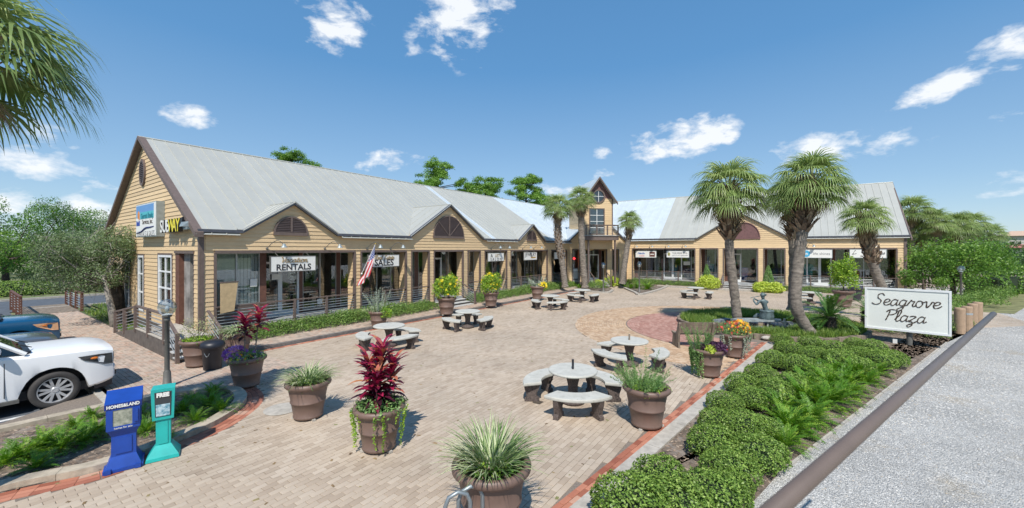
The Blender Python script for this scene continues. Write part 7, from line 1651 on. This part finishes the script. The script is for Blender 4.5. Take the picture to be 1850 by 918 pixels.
    for ax in axs:
        for s in (-1, 1):
            w_ = part('wheel', MB().lathe([(rw*.69,.11),(rw*.72,.125),(rw*.9,.125),(rw,.10),(rw,-.10),(rw*.9,-.12),(rw*.69,-.12)], 36, ax='y'), mat('tyre_rubber', (.055,.05,.047), .85, bump=.002), t, smooth=True, loc=(ax, s*(hw-.10), rw), rot=(0,0,0 if s > 0 else math.pi))
            rm = MB(); rm.lathe([(rw*.70,.115),(rw*.66,.115),(rw*.62,.02),(rw*.66,-.08)], 32, ax='y')
            for k in range(6):
                for dq in (-.14, .14):
                    a = k*math.pi/3+dq; c, q = math.cos(a), math.sin(a); w2 = .024; r_a, r_b = rw*.14, rw*.67
                    a2 = k*math.pi/3+dq*1.6; c2, q2 = math.cos(a2), math.sin(a2)
                    rm.hexa([(r_a*c+w2*q,.055,r_a*q-w2*c),(r_a*c-w2*q,.055,r_a*q+w2*c),(r_b*c2-w2*q2,.075,r_b*q2+w2*c2),(r_b*c2+w2*q2,.075,r_b*q2-w2*c2),(r_a*c+w2*q,.085,r_a*q-w2*c),(r_a*c-w2*q,.085,r_a*q+w2*c),(r_b*c2-w2*q2,.10,r_b*q2+w2*c2),(r_b*c2+w2*q2,.10,r_b*q2-w2*c2)])
            rm.lathe([(.001,.10),(.05,.10),(.07,.08),(.075,.05)], 16, ax='y'); part('rim', rm, mat('alloy_rim', (.62,.62,.63), .35, metal=.4), w_)
            part('brake_disc', MB().lathe([(.001,.0),(rw*.58,.0)], 24, ax='y'), M_BLACK, w_)
    if brand: text(brand, .11, mat('dark_chrome'), t, (-2.30, -hw-.010, .76), rot=(rad(90),0,0), width=.78, squeeze=1, ext=.003, bold=.004)
    return t
P_W = mat('white_car_paint', (.86,.86,.86), .35, var=.0, coat=.5); P_G = mat('grey_car_paint', (.16,.165,.175), .28, metal=.5, var=.0, coat=1.0); P_B = mat('blue_car_paint', (.008,.10,.22), .25, metal=.3, var=.0, coat=1.0)
vehicle('white large SUV parked nose-in at the left edge', 'car', 'parked_car', P_W, -13.72, 2.42, 5.6, 2.04, 1.27, 1.32, 1.94, 1.38, .40, .98, brand='SUBURBAN')
vehicle('grey car parked between the white SUV and the blue pickup', 'car', 'parked_car', P_G, -17.95, 1.95, 4.8, 1.85, 1.02, 1.08, 1.55, 1.25, .34, .90, kind='sedan')
vehicle('blue pickup truck parked farthest along, nose-in', 'truck', 'parked_truck', P_B, -21.3, 2.35, 5.4, 2.0, 1.22, 1.28, 1.85, 1.30, .38, .92, kind='pickup')
# tan board standing at the first railing
g = thing('tan_board', 'tan tapered board standing against the first railing at the corner', 'board', (*l2w(-17.08, 6.2), 1.15), BROT+rad(90))
part('panel', MB().hexa([(-.42,0,.0),(.02,0,.05),(.02,.03,.05),(-.42,.03,0),(-.42,0,1.12),(.14,0,1.10),(.14,.03,1.10),(-.42,.03,1.12)]), mat('tan_board', (.55,.40,.22), .7), g); part('cap_strip', MB().box(-.44,.16,-.01,.04,1.11,1.15), M_TRIM, g)
# boardwalk railings and stump
for i, (y, lab) in enumerate(((2.25,'brown railing on the left side of the small boardwalk'),(4.45,'brown railing on the right side of the small boardwalk, by the lawn'))):
    g = thing('railing', lab, 'railing', (*l2w(-38,y), 0), BROT); part('top_rail', MB().box(0,5.2,-.05,.05,1.0,1.06), M_TRIMRED, g)
    for x in (.05,1.7,3.4,5.1): part('post', MB().box(x-.06,x+.06,-.06,.06,-.1,1.0), M_TRIMRED, g)
    for k in range(6): part('bar', MB().tube([(0,0,.15+k*.14),(5.2,0,.15+k*.14)], .014, 6), M_STEEL, g)
g = thing('tree_stump', 'dark cut palm stump behind the leaning tree at the gable', 'stump', (*l2w(-27.4,4.9), -.1)); part('trunk', MB().tube([(0,0,0),(.02,0,1.1),(0,0,1.9)], [.32,.28,.24], 12), M_BARKD, g, smooth=True)
g = thing('wooden_tub', 'low dark wooden box at the foot of the leaning tree', 'planter', (*l2w(-25.6,4.75), -.05), BROT)
for k in range(8): part('slat', MB().box(-.6+k*.15+.005,-.6+k*.15+.145,-.03,.03,0,.6), mat('dark_wood', (.09,.055,.045)), g)
# distant buildings on the right, far lamp, wall
for i, (px, Y, z, w, dpt, m_, lab) in enumerate([(1812,150,9.5,20,12,mat('far_white_roof', (.55,.58,.6)),'pale low building with white roof on the right horizon'),(1846,140,9.8,9,9,mat('far_tan_wall', (.6,.42,.30)),'tan building top at the right edge of the horizon'),(1835,95,4.6,12,8,mat('far_red_roof', (.45,.16,.12)),'long red-roofed pavilion among the far trees')]):
    X = (px-PX0)/F*Y; g = thing('far_building', lab, 'building', (X, Y, 0), -.6); part('wall', MB().box(-w/2,w/2,-dpt/2,dpt/2,0,z*.82), mat('far_wall', (.55,.52,.47)), g)
    part('roof', MB().add([(-w/2-1,-dpt/2-1,z*.82),(w/2+1,-dpt/2-1,z*.82),(w/2+1,dpt/2+1,z*.82),(-w/2-1,dpt/2+1,z*.82),(-w/2+2,0,z),(w/2-2,0,z)], [(0,1,5,4),(1,2,5),(2,3,4,5),(3,0,4),(0,3,2,1)]), m_, g)
    for k in range(5): part('window', MB().box(-w/2+w*(k+.3)/5, -w/2+w*(k+.65)/5, -dpt/2-.05, -dpt/2, z*.35, z*.62), M_DARK, g)
X, Y = G(1822, 505); g = thing('white_board', 'small blank white board above the far hedge', 'sign', (34.5, 27.6+6, 0), -.9); part('panel', MB().box(-.9,.9,0,.08,1.5,2.1), M_SIGNW, g); part('post', MB().box(-.06,.06,.02,.1,0,1.5), M_WOODG, g)
g = thing('fence', 'pale slatted fence seen under the spreading tree', 'fence', (*G(1655,520), 0), -.55)
for k in range(46): part('slat', MB().box(k*.22, k*.22+.13, 0, .04, .1, 1.35), mat('pink_fence', (.42,.34,.32)), g)
for z in (.3,1.15): part('rail', MB().box(0,10.1,.04,.09,z,z+.09), mat('pink_fence'), g)
for i, (px, Y, c, lab) in enumerate([(1672,48,(.10,.22,.5),'small blue car glimpsed past the right end of the shops'),(1808,75,(.7,.7,.7),'tiny white car among the far trees'),(1826,75,(.05,.12,.4),'tiny blue car among the far trees')]):
    X = (px-PX0)/F*Y; g = thing('distant_car', lab, 'car', (X, Y, .1), -.4, 'distant cars on the right'); z = .0 if i == 0 else 1.0
    part('body', MB().prism([(-2.1,-.8),(2.1,-.8),(2.1,.8),(-2.1,.8)], .35+z, .95+z), mat('far_car_%d' % i, c, .3), g); part('cabin', MB().hexa([(-1.4,-.75,.95+z),(1.2,-.75,.95+z),(1.2,.75,.95+z),(-1.4,.75,.95+z),(-1.0,-.6,1.5+z),(.6,-.6,1.5+z),(.6,.6,1.5+z),(-1.0,.6,1.5+z)]), M_BLACK, g)
    for wx in (-1.3,1.3): part('wheel', MB().lathe([(.001,-.85),(.33,-.85),(.33,.85),(.001,.85)], 12, (wx,0,.33+z), ax='y'), M_BLACK, g)
flush_text()
